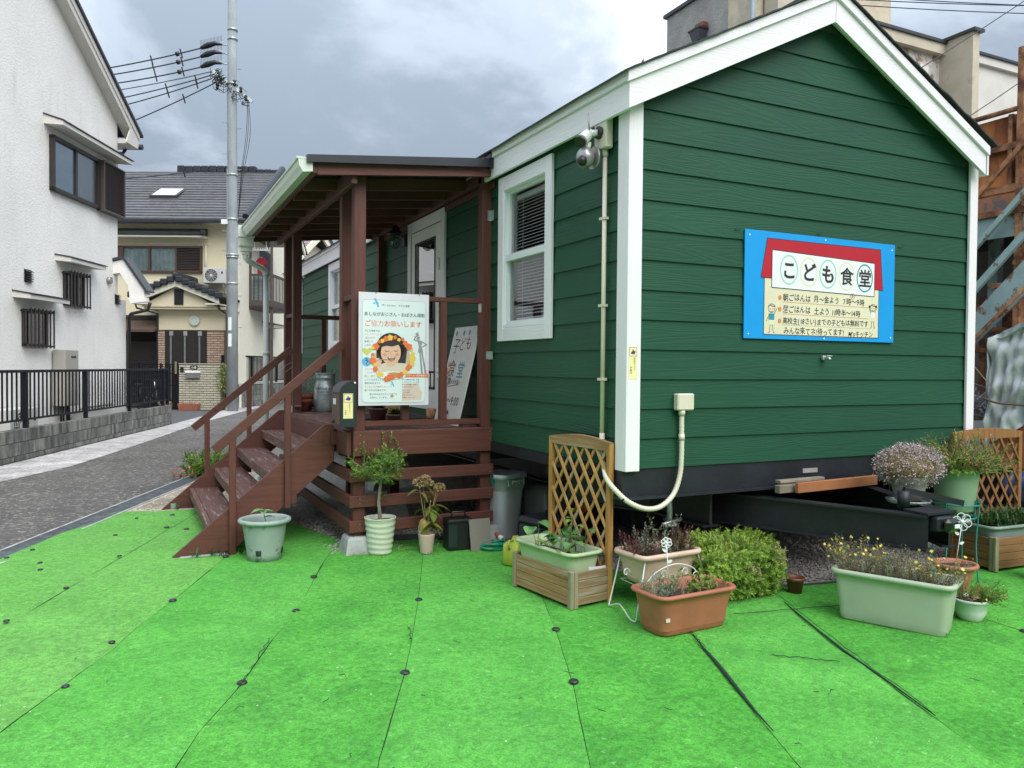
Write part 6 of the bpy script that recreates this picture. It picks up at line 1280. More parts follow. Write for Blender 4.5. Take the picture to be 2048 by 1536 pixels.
while x < 7.8: part('fence_bar', bm_, m_fn, FN, (x,0,0)); x += .137
part('fence_post', pm_, m_fn, FN, (7.80,0,0))
# ================================================================== left white house
m_st1 = M('white_stucco', (.80,.785,.75), .92, var=.05, vs_=1.2, bump=.8, bs=34, bdist=.012, spot=(.68,.67,.64), spotth=.56, spots=2, spotst=(2.5,1,.3), spotw=.2)
m_hf = M('house_fascia', (.62,.60,.56), .7, var=.05); m_brs = M('brown_sash', (.028,.022,.020), .4, var=.1); m_tile = M('roof_tile_dark', (.035,.038,.045), .4, var=.25, vs_=8)
m_lov = M('louvre_brown', (.075,.058,.052), .5, var=.12); m_fro = glass('frosted_glass', (.65,.68,.70), .25, .2); m_cur = M('pale_curtain', (.42,.47,.48), .8, var=.15, vs_=14, st=(6,6,.1))
LHR = thing('white_stucco_house', 'white stucco two storey house with brown sash windows on the left', 'house', (-4.75,10.1,0), R(66.5))
rk = lambda s: 6.10+.60*(5.1-s)          # underside of rake
wl = MB(); wl.prism([(-9,0,0),(5.03,0,0),(5.03,0,2.75),(4.65,0,2.76),(4.65,0,rk(4.65)+.1),(.9,0,rk(.9)+.1),(-4,0,rk(.9)-2.9)][::1], (0,6.5,0)); wl.build('wall', m_st1, LHR)
MB().box(-9,5.05,-.02,.0,0,.30).build('plinth', M('plinth_grey', (.33,.32,.29), .9, var=.15, bump=.3), LHR)
def rakeslab(s0, s1, y0, y1, dz0, dz1, nm, mt): MB().hexa([(s0,y0,rk(s0)+dz0),(s1,y0,rk(s1)+dz0),(s1,y1,rk(s1)+dz0),(s0,y1,rk(s0)+dz0),(s0,y0,rk(s0)+dz1),(s1,y0,rk(s1)+dz1),(s1,y1,rk(s1)+dz1),(s0,y1,rk(s0)+dz1)]).build(nm, mt, LHR)
rakeslab(.9, 5.12, -.20, .0, .0, .05, 'soffit', m_hf); rakeslab(.9, 5.14, -.225, -.201, -.02, .20, 'bargeboard', m_hf); rakeslab(.9, 5.15, -.245, -.226, .10, .22, 'bargeboard', m_hf)
rakeslab(.9, 5.22, -.29, 6.5, .22, .275, 'roof', m_tile)
MB().box(4.66,5.12,-.20,6.5,5.98,6.07).build('eave_soffit', m_hf, LHR); MB().hexa([(4.55,-.23,5.98),(5.10,-.23,5.98),(5.10,-.20,5.98),(4.55,-.20,5.98),(4.75,-.23,6.30),(5.12,-.23,6.12),(5.12,-.2,6.12),(4.75,-.2,6.30)]).build('eave_return', m_hf, LHR)
MB().tube([(5.20,-.28,6.05),(5.20,6.5,6.05)], .06, 8).build('gutter', m_brs, LHR); MB().tube([(5.16,.05,6.0),(5.0,.05,5.85),(4.72,.05,5.8),(4.70,.05,5.5)], .035, 6).build('rainwater_pipe', m_brs, LHR)
def hood(s0, s1, z0, z1, d):    # sloping window hood
    MB().hexa([(s0,-d,z0),(s1,-d,z0),(s1,.0,z0+.02),(s0,.0,z0+.02),(s0,-d,z0+.07),(s1,-d,z0+.07),(s1,.0,z1-.02),(s0,.0,z1-.02)]).build('window_hood', m_hf, LHR)
    MB().hexa([(s0-.02,-d-.02,z0+.072),(s1+.02,-d-.02,z0+.072),(s1+.02,0,z1-.018),(s0-.02,0,z1-.018),(s0-.02,-d-.02,z0+.09),(s1+.02,-d-.02,z0+.09),(s1+.02,0,z1),(s0-.02,0,z1)]).build('window_hood', m_brs, LHR)
hood(1.90,4.62,5.52,5.72,.33); hood(.98,2.2,2.46,2.60,.28); hood(2.25,3.55,3.22,3.36,.28)
# big upper window
wnd = MB(); s0, s1, z0, z1 = 2.07, 3.74, 4.44, 5.40
for a, b_, c, d in ((s0,s0+.05,z0,z1),(s1-.05,s1,z0,z1),(s0,s1,z0,z0+.06),(s0,s1,z1-.06,z1)): wnd.box(a,b_,-.085,.0,c,d)
wnd.box(2.86,2.93,-.06,-.02,z0+.06,z1-.06); wnd = wnd.build('window', m_brs, LHR)
MB().box(s0+.05,2.86,-.035,-.028,z0+.06,z1-.06).build('pane', glass('blue_sky_glass', (.65,.75,.80), .30, .03), wnd); MB().box(2.93,s1-.05,-.045,-.038,z0+.06,z1-.06).build('pane', m_fro, wnd); MB().box(s0+.05,s1-.05,-.012,-.002,z0+.06,z1-.06).build('blind', m_cur, wnd)
sb = MB().box(3.76,3.80,-.15,-.0,z0-.02,z1); sb.box(4.64,4.68,-.15,.0,z0-.02,z1); sb.box(3.80,4.64,-.15,-.0,z0-.02,z0+.01); sb.box(3.80,4.64,-.15,-.0,z1-.03,z1); sb.box(3.80,4.64,-.06,-.0,z0+.01,z1-.03); sb = sb.build('shutter_box', m_lov, LHR)
lv = MB().hexa([(3.80,-.145,0),(4.64,-.145,0),(4.64,-.11,.022),(3.80,-.11,.022),(3.80,-.145,.008),(4.64,-.145,.008),(4.64,-.11,.03),(3.80,-.11,.03)]).mesh('louvre')
for i in range(22): part('louvre', lv, m_lov, sb, (0,0,z0+.015+i*.0415))
# small barred windows
def barred(s0, s1, z0, z1):
    f_ = MB()
    for a, b_, c, d in ((s0,s0+.04,z0,z1),(s1-.04,s1,z0,z1),(s0,s1,z0,z0+.04),(s0,s1,z1-.04,z1)): f_.box(a,b_,-.045,.0,c,d)
    f_ = f_.build('window', m_brs, LHR); MB().box(s0+.04,s1-.04,-.02,-.012,z0+.04,z1-.04).build('pane', glass('dark_glass', (.25,.28,.3), .18), f_); MB().box(s0+.04,s1-.04,-.008,-.002,z0+.04,z1-.04).build('curtain', m_cur, f_)
    MB().box(s0-.03,s1+.03,-.14,-.10,z1-.03,z1+.0).build('grille_rail', m_brs, f_); MB().box(s0-.03,s1+.03,-.14,-.10,z0-.01,z0+.02).build('grille_rail', m_brs, f_)
    me_ = MB().box(-.016,.016,-.155,-.141,z0-.03,z1+.02).mesh('grille_bar'); n_ = 7
    for i in range(n_): part('grille_bar', me_, m_brs, f_, (s0+.02+(s1-s0-.04)*i/(n_-1),0,0))
    for s in (s0-.02,s1+.02): MB().box(s-.012,s+.012,-.14,0,z1-.04,z1-.02).build('grille_bracket', m_brs, f_)
barred(1.22,1.95,1.70,2.31); barred(2.50,3.22,2.47,3.08)
def vent(s0, s1, z0, z1, par, dpt=.05, mt=None):
    b_ = MB().box(s0,s1,-.01,.0,z0,z1).build('vent', mt or m_brs, par)
    me_ = MB().hexa([(s0,-dpt,0),(s1,-dpt,0),(s1,-.01,.03),(s0,-.01,.03),(s0,-dpt,.008),(s1,-dpt,.008),(s1,-.01,.036),(s0,-.01,.036)]).mesh('vent_louvre'); n_ = int((z1-z0)/.04)
    for i in range(n_): part('vent_louvre', me_, mt or m_brs, b_, (0,0,z0+.005+i*.04))
vent(1.30,1.50,2.76,2.97,LHR); vent(4.52,4.70,2.65,2.85,LHR)
MB().tube([(4.22,.0,3.10),(4.22,-.07,3.10)], .07, 12).build('vent_cap', m_silver, LHR)
# water heater
WHt = thing('water_heater', 'tall beige box water heater fixed to the white house behind the fence', 'water heater', (-4.75,10.1,0), R(66.5)); m_wh2 = M('heater_beige', (.36,.34,.30), .5, var=.05)
MB().box(2.11,2.57,-.24,-.02,.66,1.66,.01).build('case', m_wh2, WHt); MB().box(2.13,2.55,-.248,-.241,1.22,1.64).build('front_panel', m_wh2, WHt); MB().box(2.13,2.55,-.248,-.241,.68,1.20).build('front_panel', m_wh2, WHt); MB().box(2.30,2.46,-.255,-.249,1.52,1.55).build('exhaust_slot', m_rub, WHt)
for i, x in enumerate((2.2,2.28,2.40,2.47)): MB().tube([(x,-.12,.66),(x,-.12,.34)], .018, 6).build('pipe', m_brs if i % 2 else m_rub, WHt)
MB().tube([(2.55,-.10,.42),(2.65,-.10,.50),(2.85,-.10,.58),(3.2,-.08,.60),(4.2,-.08,.60)], .028, 8).build('insulated_pipe', M('beige_wrap', (.55,.48,.40), .8), WHt)
# outdoor unit
def acunit(name, label, loc, rz, s_=1.0):
    t = thing(name, label, 'air conditioner', loc, rz); m_ = M(name+'_case', (.58,.58,.55), .5, var=.04)
    MB().box(0,.80*s_,-.30,.0,0,.56*s_,.012).build('case', m_, t); MB().tube([(.30*s_,-.301,.28*s_),(.30*s_,-.306,.28*s_)], .225*s_, 24).build('fan_opening', m_rub, t)
    g_ = MB()
    for k_ in range(5): r_ = (.05+.045*k_)*s_; g_.tube([(.30*s_+r_*math.cos(2*math.pi*j/20), -.312, .28*s_+r_*math.sin(2*math.pi*j/20)) for j in range(20)], .004, 4, closed=True)
    for k_ in range(12): a = k_*math.pi/6; g_.tube([(.30*s_+.04*math.cos(a),-.312,.28*s_+.04*math.sin(a)),(.30*s_+.23*s_*math.cos(a),-.312,.28*s_+.23*s_*math.sin(a))], .004, 4)
    g_.build('fan_grille', m_, t); MB().tube([(.30*s_,-.308,.28*s_),(.30*s_,-.318,.28*s_)], .05, 14).build('fan_hub', m_, t)
    for k_ in range(5): a = k_*1.256; MB().add([(.30*s_+.04*math.cos(a),-.3065,.28*s_+.04*math.sin(a)),(.30*s_+.2*s_*math.cos(a),-.3075,.28*s_+.2*s_*math.sin(a)),(.30*s_+.2*s_*math.cos(a+.7),-.3075,.28*s_+.2*s_*math.sin(a+.7)),(.30*s_+.04*math.cos(a+.9),-.3065,.28*s_+.04*math.sin(a+.9))], [(0,1,2,3)]).build('fan_blade', m_tbx, t)
    MB().box(.66*s_,.72*s_,-.303,-.3005,.34*s_,.42*s_).build('badge', m_rub, t)
    return t
acunit('ground_air_conditioner', 'white air conditioner unit on the ground behind the fence at far left', (-4.75+.05*.917+.30*.399-.25*-.0, 10.1+.30*.917-.02,.17), R(66.5), .95)
# annex porch roof of the left house
for nm, pts, mt, s0, s1 in (('annex_fascia', [(-.62,2.92),(-.66,2.96),(-.22,3.56),(.03,3.50),(.03,3.26),(-.13,3.28),(-.30,3.02),(-.33,2.78),(-.62,2.78)], m_st1, 4.45, 4.50),
                        ('annex_roof', [(-.70,2.92),(-.24,3.60),(-.16,3.62),(.05,3.56),(.05,3.51),(-.20,3.565),(-.66,2.90)], m_tile, 4.41, 4.80), ('annex_soffit', [(-.60,2.86),(-.28,3.02),(-.12,3.25),(-.15,3.29),(-.32,3.06),(-.6,2.90)], m_hf, 4.5, 4.8), ('annex_corner', [(-.55,2.78),(-.66,2.78),(-.66,2.70),(-.35,2.66),(-.30,2.78)], m_st1, 4.44, 4.6)):
    MB().prism([(s0,y,z) for y, z in pts], (s1-s0,0,0)).build(nm, mt, LHR)
MB().tube([(4.75,-.62,2.70),(4.80,-.55,2.55),(5.0,-.12,2.48),(5.06,-.05,2.42),(5.06,-.05,.2)], .035, 8).build('downpipe', m_brs, LHR)
# bicycles behind the fence (dark)
BK = thing('bicycle', 'dark parked bicycle behind the fence by the beige house gate', 'bicycle', (-2.35,18.9,0), R(50)); m_bk = M('bike_black', (.015,.016,.018), .4)
for x in (-.5,.55):
    MB().tube([(x+.32*math.cos(2*math.pi*k_/24),0,.34+.32*math.sin(2*math.pi*k_/24)) for k_ in range(24)], .018, 6, closed=True).build('wheel', m_bk, BK)
MB().tube([(-.5,0,.34),(-.1,0,.34),(.35,0,.78),(-.15,0,.80),(-.1,0,.34)], .016, 6).build('frame', m_bk, BK); MB().tube([(.55,0,.34),(.40,0,.95)], .016, 6).build('fork', M('bike_chrome', (.5,.5,.5), .3, .8), BK); MB().tube([(.34,-.25,1.0),(.42,0,.98),(.34,.25,1.0)], .012, 6).build('handlebar', m_bk, BK); MB().box(-.28,-.06,-.06,.06,.86,.91,.02).build('saddle', m_bk, BK); MB().box(.45,.75,-.16,.16,.78,1.0,.01).build('basket', m_bk, BK)
# ================================================================== beige house
m_bg = M('cream_wall', (.68,.61,.43), .85, var=.04, vs_=.6, bump=.15, bs=30, spot=(.60,.54,.38), spotth=.55, spots=1, spotst=(2,2,.3), spotw=.2); m_bw_ = M('cream_wall_light', (.72,.70,.58), .8, var=.04)
m_rt = M('slate_tile', (.105,.105,.11), .35, var=.25, vs_=5); m_rtd = M('slate_tile_dark', (.022,.026,.032), .45, var=.25, vs_=5)
BHR = thing('cream_house', 'cream two storey house with dark tiled roof, tiled porch and brick dado beyond the road', 'house', (-1.3,24.0,0), R(-25.9))
XR = 2.05; D_H = 6.4
MB().prism([(XR,0,0),(XR,D_H,0),(XR,D_H,6.1),(XR,3.3,8.1),(XR,0,6.1)], (-.2,0,0)).build('gable_wall', m_bw_, BHR)
MB().box(-7,XR-.2,0,.2,0,6.15).build('front_wall', m_bg, BHR); MB().box(-7,XR,D_H-.2,D_H,0,6.1).build('rear_wall', m_bg, BHR)
# roof courses
n_c = 19; y0_, z0_, y1_, z1_ = -.55, 6.02, 3.4, 8.50
for i in range(n_c):
    ya = y0_+(y1_-y0_)*i/n_c; za = z0_+(z1_-z0_)*i/n_c; yb = y0_+(y1_-y0_)*(i+1.25)/n_c; zb_ = z0_+(z1_-z0_)*(i+1.25)/n_c
    MB().hexa([(-7,ya,za),(XR+.35,ya,za),(XR+.35,yb,zb_-.03),(-7,yb,zb_-.03),(-7,ya,za+.075),(XR+.35,ya,za+.075),(XR+.35,yb,zb_+.02),(-7,yb,zb_+.02)]).build('tile_course', m_rt, BHR)
    MB().box(-7,XR+.35,ya-.004,ya+.03,za-.03,za+.012).build('tile_shadow_gap', m_rtd, BHR)
rvm = MB().rings([[(.09,y,0.10+.0) if 0 else (.10*math.cos(math.pi*k_/6)*1.1,y,.10*math.sin(math.pi*k_/6)) for k_ in range(7)]+[(-.11,y,-.12),(.11,y,-.12)] for y in (0,.27)], False).mesh('verge_tile')
for i in range(19):
    t_ = i/19; part('verge_tile', rvm, m_rtd, BHR, (XR+.38, y0_+(y1_-y0_)*t_, z0_+.13+(z1_-z0_)*t_), (math.atan2(z1_-z0_, y1_-y0_)+.06,0,0))
MB().hexa([(-7,y1_+.05,z1_-.05),(XR+.35,y1_+.05,z1_-.05),(XR+.35,7.1,6.0),(-7,7.1,6.0),(-7,y1_+.05,z1_+.05),(XR+.35,y1_+.05,z1_+.05),(XR+.35,7.1,6.1),(-7,7.1,6.1)]).build('rear_roof', m_rtd, BHR)
for a, b_, z_ in ((-1.4,1.5,8.72),(1.5,XR+.45,8.60)):
    x = a
    while x < b_: MB().box(x,min(x+.28,b_),y1_-.14,y1_+.16,8.46,z_+random.uniform(-.01,.01),.03).build('ridge_tile', m_rtd, BHR); x += .29
MB().hexa([(XR+.28,y0_,z0_-.17),(XR+.33,y0_,z0_-.17),(XR+.33,y1_,z1_-.17),(XR+.28,y1_,z1_-.17),(XR+.28,y0_,z0_+.06),(XR+.33,y0_,z0_+.06),(XR+.33,y1_,z1_+.06),(XR+.28,y1_,z1_+.06)]).build('bargeboard', m_bw_, BHR); MB().hexa([(XR+.28,6.9,5.9),(XR+.33,6.9,5.9),(XR+.33,y1_,z1_-.17),(XR+.28,y1_,z1_-.17),(XR+.28,6.9,6.13),(XR+.33,6.9,6.13),(XR+.33,y1_,z1_+.06),(XR+.28,y1_,z1_+.06)]).build('bargeboard', m_bw_, BHR)
MB().box(-7,XR+.3,-.5,.0,5.98,6.01).build('eave_soffit', m_bw_, BHR); MB().box(-7,XR+.4,-.63,-.55,5.93,6.04,.01).build('gutter', m_rtd, BHR)
# skylight
sk = MB().box(-1.45,-.55,.9,1.75,6.95,7.02); sk = MB().hexa([(-1.35,.95,6.80),(-.42,.95,6.80),(-.42,1.75,7.25),(-1.35,1.75,7.25),(-1.35,.95,7.12),(-.42,.95,7.12),(-.42,1.75,7.52),(-1.35,1.75,7.52)]).build('skylight', m_brs, BHR); MB().hexa([(-1.28,1.0,7.13),(-.49,1.0,7.13),(-.49,1.70,7.50),(-1.28,1.70,7.50),(-1.28,1.0,7.15),(-.49,1.0,7.15),(-.49,1.70,7.52),(-1.28,1.70,7.52)]).build('pane', glass('skylight_glass', (.6,.65,.7), .7), sk)
# hood and window
MB().hexa([(-2.2,-.45,5.50),(1.02,-.45,5.50),(1.02,0,5.50),(-2.2,0,5.50),(-2.2,-.45,5.56),(1.02,-.45,5.56),(1.02,0,5.56),(-2.2,0,5.56)]).build('hood_soffit', m_bw_, BHR)
MB().hexa([(-2.2,-.50,5.57),(1.08,-.50,5.57),(1.0,0,5.62),(-2.2,0,5.62),(-2.2,-.50,5.66),(1.08,-.50,5.66),(1.0,0,5.84),(-2.2,0,5.84)]).build('hood_tile', m_rtd, BHR); MB().box(.96,1.12,-.56,-.42,5.55,5.72,.03).build('hood_end_tile', m_rtd, BHR)
f_ = MB()
for a, b_, c, d in ((-2.0,-1.72,4.40,5.26),(.78,.84,4.40,5.26),(-2.0,.84,4.40,4.46),(-2.0,.84,5.20,5.26),(-.02,.03,4.46,5.2),(-.90,-.84,4.46,5.2)): f_.box(a,b_,-.09,.0,c,d)
m_b2 = M('brown_frame', (.085,.045,.03), .4, var=.1); f_ = f_.build('window', m_b2, BHR)
MB().box(-1.72,-.90,-.04,-.03,4.46,5.2).build('pane', glass('clear_window', (.7,.74,.74), .06), f_); MB().box(-.84,-.02,-.055,-.045,4.46,5.2).build('pane', glass('clear_window2', (.7,.74,.74), .06), f_)
cu = MB(); n_ = 60
for i in range(n_): 
    x0 = -1.72+1.7*i/n_; x1 = -1.72+1.7*(i+1)/n_; yy0 = -.015+.012*math.sin(i*1.3); yy1 = -.015+.012*math.sin((i+1)*1.3); cu.add([(x0,yy0,4.46),(x1,yy1,4.46),(x1,yy1,5.2),(x0,yy0,5.2)], [(0,1,2,3)], True)
cu.build('curtain', M('white_net_curtain', (.55,.60,.60), .8), f_)
lv2 = MB().hexa([(.03,-.085,0),(.78,-.085,0),(.78,-.03,.03),(.03,-.03,.03),(.03,-.085,.01),(.78,-.085,.01),(.78,-.03,.038),(.03,-.03,.038)]).mesh('louvre')
MB().box(.03,.78,-.02,-.001,4.46,5.2).build('shutter_back', m_rub, f_)
for i in range(14): part('louvre', lv2, m_lov, f_, (0,0,4.465+i*.0525))
MB().box(-.9,1.05,-.03,-.001,5.32,5.36).build('cover_strip', m_bw_, BHR); MB().tube([(.95,-.03,5.3),(.95,-.03,4.5)], .035, 8).build('refrigerant_duct', m_bw_, BHR)
ac = acunit('wall_air_conditioner', 'white air conditioner unit hanging on a bracket on the cream house beside the pole', (-1.3+.96*.8996-(-.28)*.0, 24.0-.96*.4368+(-.10), 4.04), R(-25.9), .88)
bk_ = MB().tube([(.05,-.26,-.01),(.75,-.26,-.01),(.75,.02,-.01)], .016, 6); bk_.tube([(.1,-.26,-.01),(.1,.02,-.45)], .016, 6); bk_.tube([(.62,-.26,-.01),(.62,.02,-.45)], .018, 6); bk_.build('wall_bracket', m_silver, ac)
# porch block
PX0, PX1, PY = -.17, 1.95, -.95
MB().box(PX0,PX1,PY,.0,0,3.12).build('porch_wall', m_bg, BHR)
pr = lambda x: 4.05-.40*abs(x-.62)
for sgn in (-1, 1):
    xe = .62+sgn*1.32; 
    MB().hexa([(.62,-1.55,pr(.62)-.24),(xe,-1.55,pr(xe)-.24),(xe,-1.45,pr(xe)-.24),(.62,-1.45,pr(.62)-.24),(.62,-1.55,pr(.62)-.02),(xe,-1.55,pr(xe)-.02),(xe,-1.45,pr(xe)-.02),(.62,-1.45,pr(.62)-.02)]).build('porch_fascia', m_bw_, BHR)
    for i in range(7):
        xa = .62+sgn*(.02+i*.20); xb = xa+sgn*.22
        MB().hexa([(xa,-1.62,pr(xa)),(xb,-1.62,pr(xb)),(xb,.0,pr(xb)),(xa,.0,pr(xa)),(xa,-1.62,pr(xa)+.07),(xb,-1.62,pr(xb)+.045),(xb,.0,pr(xb)+.045),(xa,.0,pr(xa)+.07)]).build('tile_course', m_rtd, BHR)
        MB().box(min(xa,xb),max(xa,xb)-.015,-1.68,-1.48,pr((xa+xb)/2)-.07,pr((xa+xb)/2)+.12,.03).build('verge_tile', m_rtd, BHR)
    MB().box(min(xe-.0,xe-sgn*.42),max(xe,xe-sgn*.42),-1.52,.0,pr(xe)-.26,pr(xe)-.22).build('porch_soffit', m_bw_, BHR)
    MB().tube([(xe+sgn*.05,-1.62,pr(xe)-.02),(xe+sgn*.05,0,pr(xe)-.02)], .045, 8).build('gutter', m_rtd, BHR)
    MB().tube([(xe+sgn*.0,-1.50,pr(xe)-.05),(xe-sgn*.05,-1.4,3.15),(PX0-.03 if sgn < 0 else PX1+.03,PY-.03,3.0),(PX0-.03 if sgn < 0 else PX1+.03,PY-.03,.1)], .032, 8).build('downpipe', m_rtd, BHR)
MB().box(.53,.71,-1.66,.0,4.05,4.24,.05).build('ridge_tile', m_rtd, BHR)
MB().prism([(-.55,-1.35,3.20),(1.80,-1.35,3.20),(.62,-1.35,3.86)], (0,.05,0)).build('porch_gable', m_bg, BHR); MB().box(PX0-.3,PX1+.1,-1.30,.0,3.13,3.20).build('porch_ceiling', m_bg, BHR)
vt = MB().box(.50,.78,-1.38,-1.352,3.26,3.74).build('gable_vent', m_rtd, BHR); me_ = MB().box(.52,.76,-1.39,-1.381,0,.018).mesh('vent_louvre')
for i in range(11): part('vent_louvre', me_, m_rub, vt, (0,0,3.28+i*.041))
MB().tube([(.98,PY,2.80),(.98,PY-.08,2.80)], .16, 24).build('porch_lamp', M('lamp_glass', (.55,.62,.58), .3), BHR)
# door
dr_ = MB().box(.03,1.36,PY-.03,PY-.001,0,2.50).build('front_door', M('door_dark', (.018,.015,.013), .4), BHR)
for x in (.20,.64,1.10): MB().box(x,x+.05,PY-.036,PY-.031,.3,2.30).build('glass_strip', M('strip_grey', (.16,.17,.17), .3), dr_); MB().box(x-.02,x+.10,PY-.037,PY-.031,2.32,2.46).build('glass_strip', M('strip_grey2', (.3,.3,.3), .3), dr_)
for x in (.48,.92): MB().box(x,x+.02,PY-.042,PY-.031,.2,2.45).build('door_seam', m_rtd, dr_)
# brick dado pieces
m_bk1 = M('brick_tan', (.42,.30,.22), .85, var=.16, vs_=2); m_bk2 = M('brick_cream', (.44,.42,.32), .85, var=.12, vs_=2); m_mor = M('mortar_dark', (.13,.10,.08), .95)
bme = MB().box(0,.205,-.02,0,0,.055,.004).mesh('brick'); bme.materials.append(m_bk1); bme2 = MB().box(0,.205,-.02,0,0,.055,.004).mesh('brick'); bme2.materials.append(m_bk2); bmh = MB().box(0,.097,-.02,0,0,.055,.004).mesh('brick'); bmh.materials.append(m_bk1); bmh2 = MB().box(0,.097,-.02,0,0,.055,.004).mesh('brick'); bmh2.materials.append(m_bk2)
def bricks(par, x0, x1, y, z0, z1, me_, mh_):
    z = z0; r_ = 0
    while z+.06 < z1+.001:
        x = x0
        if r_ % 2: part('brick', mh_, None, par, (x,y,z)); x += .108
        while x+.09 < x1:
            part('brick', me_ if x+.205 <= x1+.01 else mh_, None, par, (x,y,z)); x += .216
        z += .0735; r_ += 1
MB().box(PX0-.01,.03,PY-.022,PY-.001,1.1,2.5).build('mortar_bed', m_mor, BHR); MB().box(1.36,PX1-.02,PY-.022,PY-.001,1.1,2.5).build('mortar_bed', m_mor, BHR)
bricks(BHR, PX0, .03, PY-.024, 1.20, 2.50, bme, bmh); bricks(BHR, 1.37, PX1-.03, PY-.024, 1.20, 2.50, bme, bmh)
# carport / dark opening left of the porch
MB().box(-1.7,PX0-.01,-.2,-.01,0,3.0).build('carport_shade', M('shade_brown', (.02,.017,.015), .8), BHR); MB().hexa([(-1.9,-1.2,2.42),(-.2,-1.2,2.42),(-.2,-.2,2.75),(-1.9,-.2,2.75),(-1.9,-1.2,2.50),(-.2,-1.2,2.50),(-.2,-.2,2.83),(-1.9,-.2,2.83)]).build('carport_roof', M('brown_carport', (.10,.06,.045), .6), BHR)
lf = MB().box(-1.7,-.2,-.35,-.33,.9,2.15).build('louvre_fence', m_rub, BHR); me_ = MB().box(-1.7,-.2,-.37,-.351,0,.045).mesh('slat')
for i in range(20): part('slat', me_, m_brs, lf, (0,0,.92+i*.061))
# ---- brick gate wall (separate thing)
GW = thing('brick_gate_wall', 'cream brick gate wall with letterbox and nameplate in front of the cream house', 'wall', (-1.3,22.5,0), R(-25.9))
MB().box(-.02,1.32,.02,.16,0,1.42).build('mortar_core', m_mor, GW); bricks(GW, -.02, 1.33, .018, .01, 1.44, bme2, bmh2)
MB().box(-.03,1.35,-.005,.17,1.425,1.45).build('coping', m_bk2, GW)
MB().box(.20,.66,-.10,.0,1.15,1.21,.008).build('letterbox_lid', m_wh, GW); MB().box(.22,.64,-.09,.0,1.0,1.149,.005).build('letterbox', M('steel_letterbox', (.3,.3,.29), .35, .6), GW); MB().box(.03,.13,-.03,-.003,1.18,1.32,.004).build('intercom', m_rub, GW)
npb = MB().box(.34,.56,-.02,-.003,1.27,1.38).build('nameplate', m_rub, GW); q = MB(); b_ = Board((.34,-.0215,1.27), (1,0,0), (0,0,1)); b_.text(q, '小嶋', .025, .022, .082, .0008, .004); q.build('lettering', m_wh, npb)
# gate
GT = thing('metal_gate', 'black ornamental metal gate between the fence end and the brick gate wall', 'gate', (-1.3,22.5,0), R(-25.9))
for x in (-.62,-1.30,-.04): MB().box(x-.025,x+.025,.05,.10,0,1.45).build('gate_post', m_fn, GT)
for z_ in (.12,.75,1.12,1.40): MB().box(-1.95,-.04,.06,.085,z_,z_+.03).build('gate_rail', m_fn, GT)
me_ = MB().box(-.008,.008,.062,.08,.12,1.42).mesh('gate_bar')
for i in range(24): part('gate_bar', me_, m_fn, GT, (-1.92+i*.08,0,0))
for i in range(6): MB().tube([(-1.9+i*.3,.055,1.15),(-1.75+i*.3,.055,1.39),(-1.6+i*.3,.055,1.15)], .008, 4).build('scroll', m_fn, GT)
MB().box(-.16,-.10,.02,.05,1.12,1.50).build('gate_handle', M('brass_handle', (.4,.33,.2), .4, .6), GT)
for i, (x, L_) in enumerate(((-.45,.28),(.08,.62))):
    t = thing('window_box', ('small terracotta trough of dry plants beside the gate','longer terracotta trough of dry pinkish plants under the brick gate wall')[i], 'planter', (-1.3,22.5,0), R(-25.9)); t['label'] = t['label']
    MB().hexa([(x+.03,-.32,0),(x+L_-.03,-.32,0),(x+L_-.03,-.12,0),(x+.03,-.12,0),(x,-.35,.20),(x+L_,-.35,.20),(x+L_,-.09,.20),(x,-.09,.20)]).build('trough', m_tc, t); fm = MB(); rd = random.Random(i+200)
    for k_ in range(90): fm.quadleaf((rd.uniform(x+.03,x+L_-.03), rd.uniform(-.3,-.12), .20), rdir(rd,.6), rdir(rd), .10, .03)
    fm.build('foliage', leafmat('dry_pink'+str(i), (.30,.22,.17), (.5,.4,.33)), t, kind='stuff')
# ivy shrub by the pole
t = thing('gate_shrub', 'yellow-green leafy shrub growing between the brick gate wall and the pole', 'shrub', (-1.3+1.38*.9-.0, 22.5-1.38*.437, 0)); fm = MB(); rd = random.Random(210); tk = MB().tube([(0,.1,0),(0,.1,1.3)], .03, 6)
for i in range(700): a = rd.uniform(0,6.28); z_ = rd.uniform(.55,1.42); r_ = rd.uniform(0,.20)*(1.1-.4*abs(z_-.9)); fm.quadleaf((math.cos(a)*r_,.1+math.sin(a)*r_,z_), rdir(rd,.1), rdir(rd), .08, .05)
tk.build('stem', m_twig, t); fm.build('foliage', leafmat('ivy', (.20,.26,.05), (.42,.48,.16)), t, kind='stuff')
# ---- balcony on the gable wall (local frame of the house; x outwards)
BC = MB().box(XR,XR+.80,.9,3.0,3.30,3.42).build('balcony', m_brs, BHR)
for (x,y) in ((XR+.04,.92),(XR+.76,.92),(XR+.76,2.95)): MB().box(x-.035,x+.035,y-.03,y+.03,3.4,5.75).build('balcony_post', m_lov, BC)
MB().box(XR,XR+.80,.90,.95,3.42,3.60).build('balcony_rail', m_lov, BC); MB().box(XR,XR+.80,.90,.95,4.42,4.50).build('balcony_rail', m_lov, BC); MB().box(XR+.74,XR+.80,.95,3.0,4.42,4.50).build('balcony_rail', m_lov, BC); MB().box(XR+.74,XR+.80,.95,3.0,3.42,3.60).build('balcony_rail', m_lov, BC)
me_ = MB().box(-.012,.012,-.012,.012,3.6,4.42).mesh('baluster')
for i in range(4): part('baluster', me_, m_brs, BC, (XR+.16+i*.15,.925,0))
for i in range(11): part('baluster', me_, m_brs, BC, (XR+.77,1.1+i*.17,0))
MB().box(XR+.002,XR+.92,.8,3.1,5.72,5.80).build('balcony_roof', m_lov, BC); MB().box(XR+.70,XR+.79,.92,1.0,0,3.3).build('support_post', m_lov, BC)
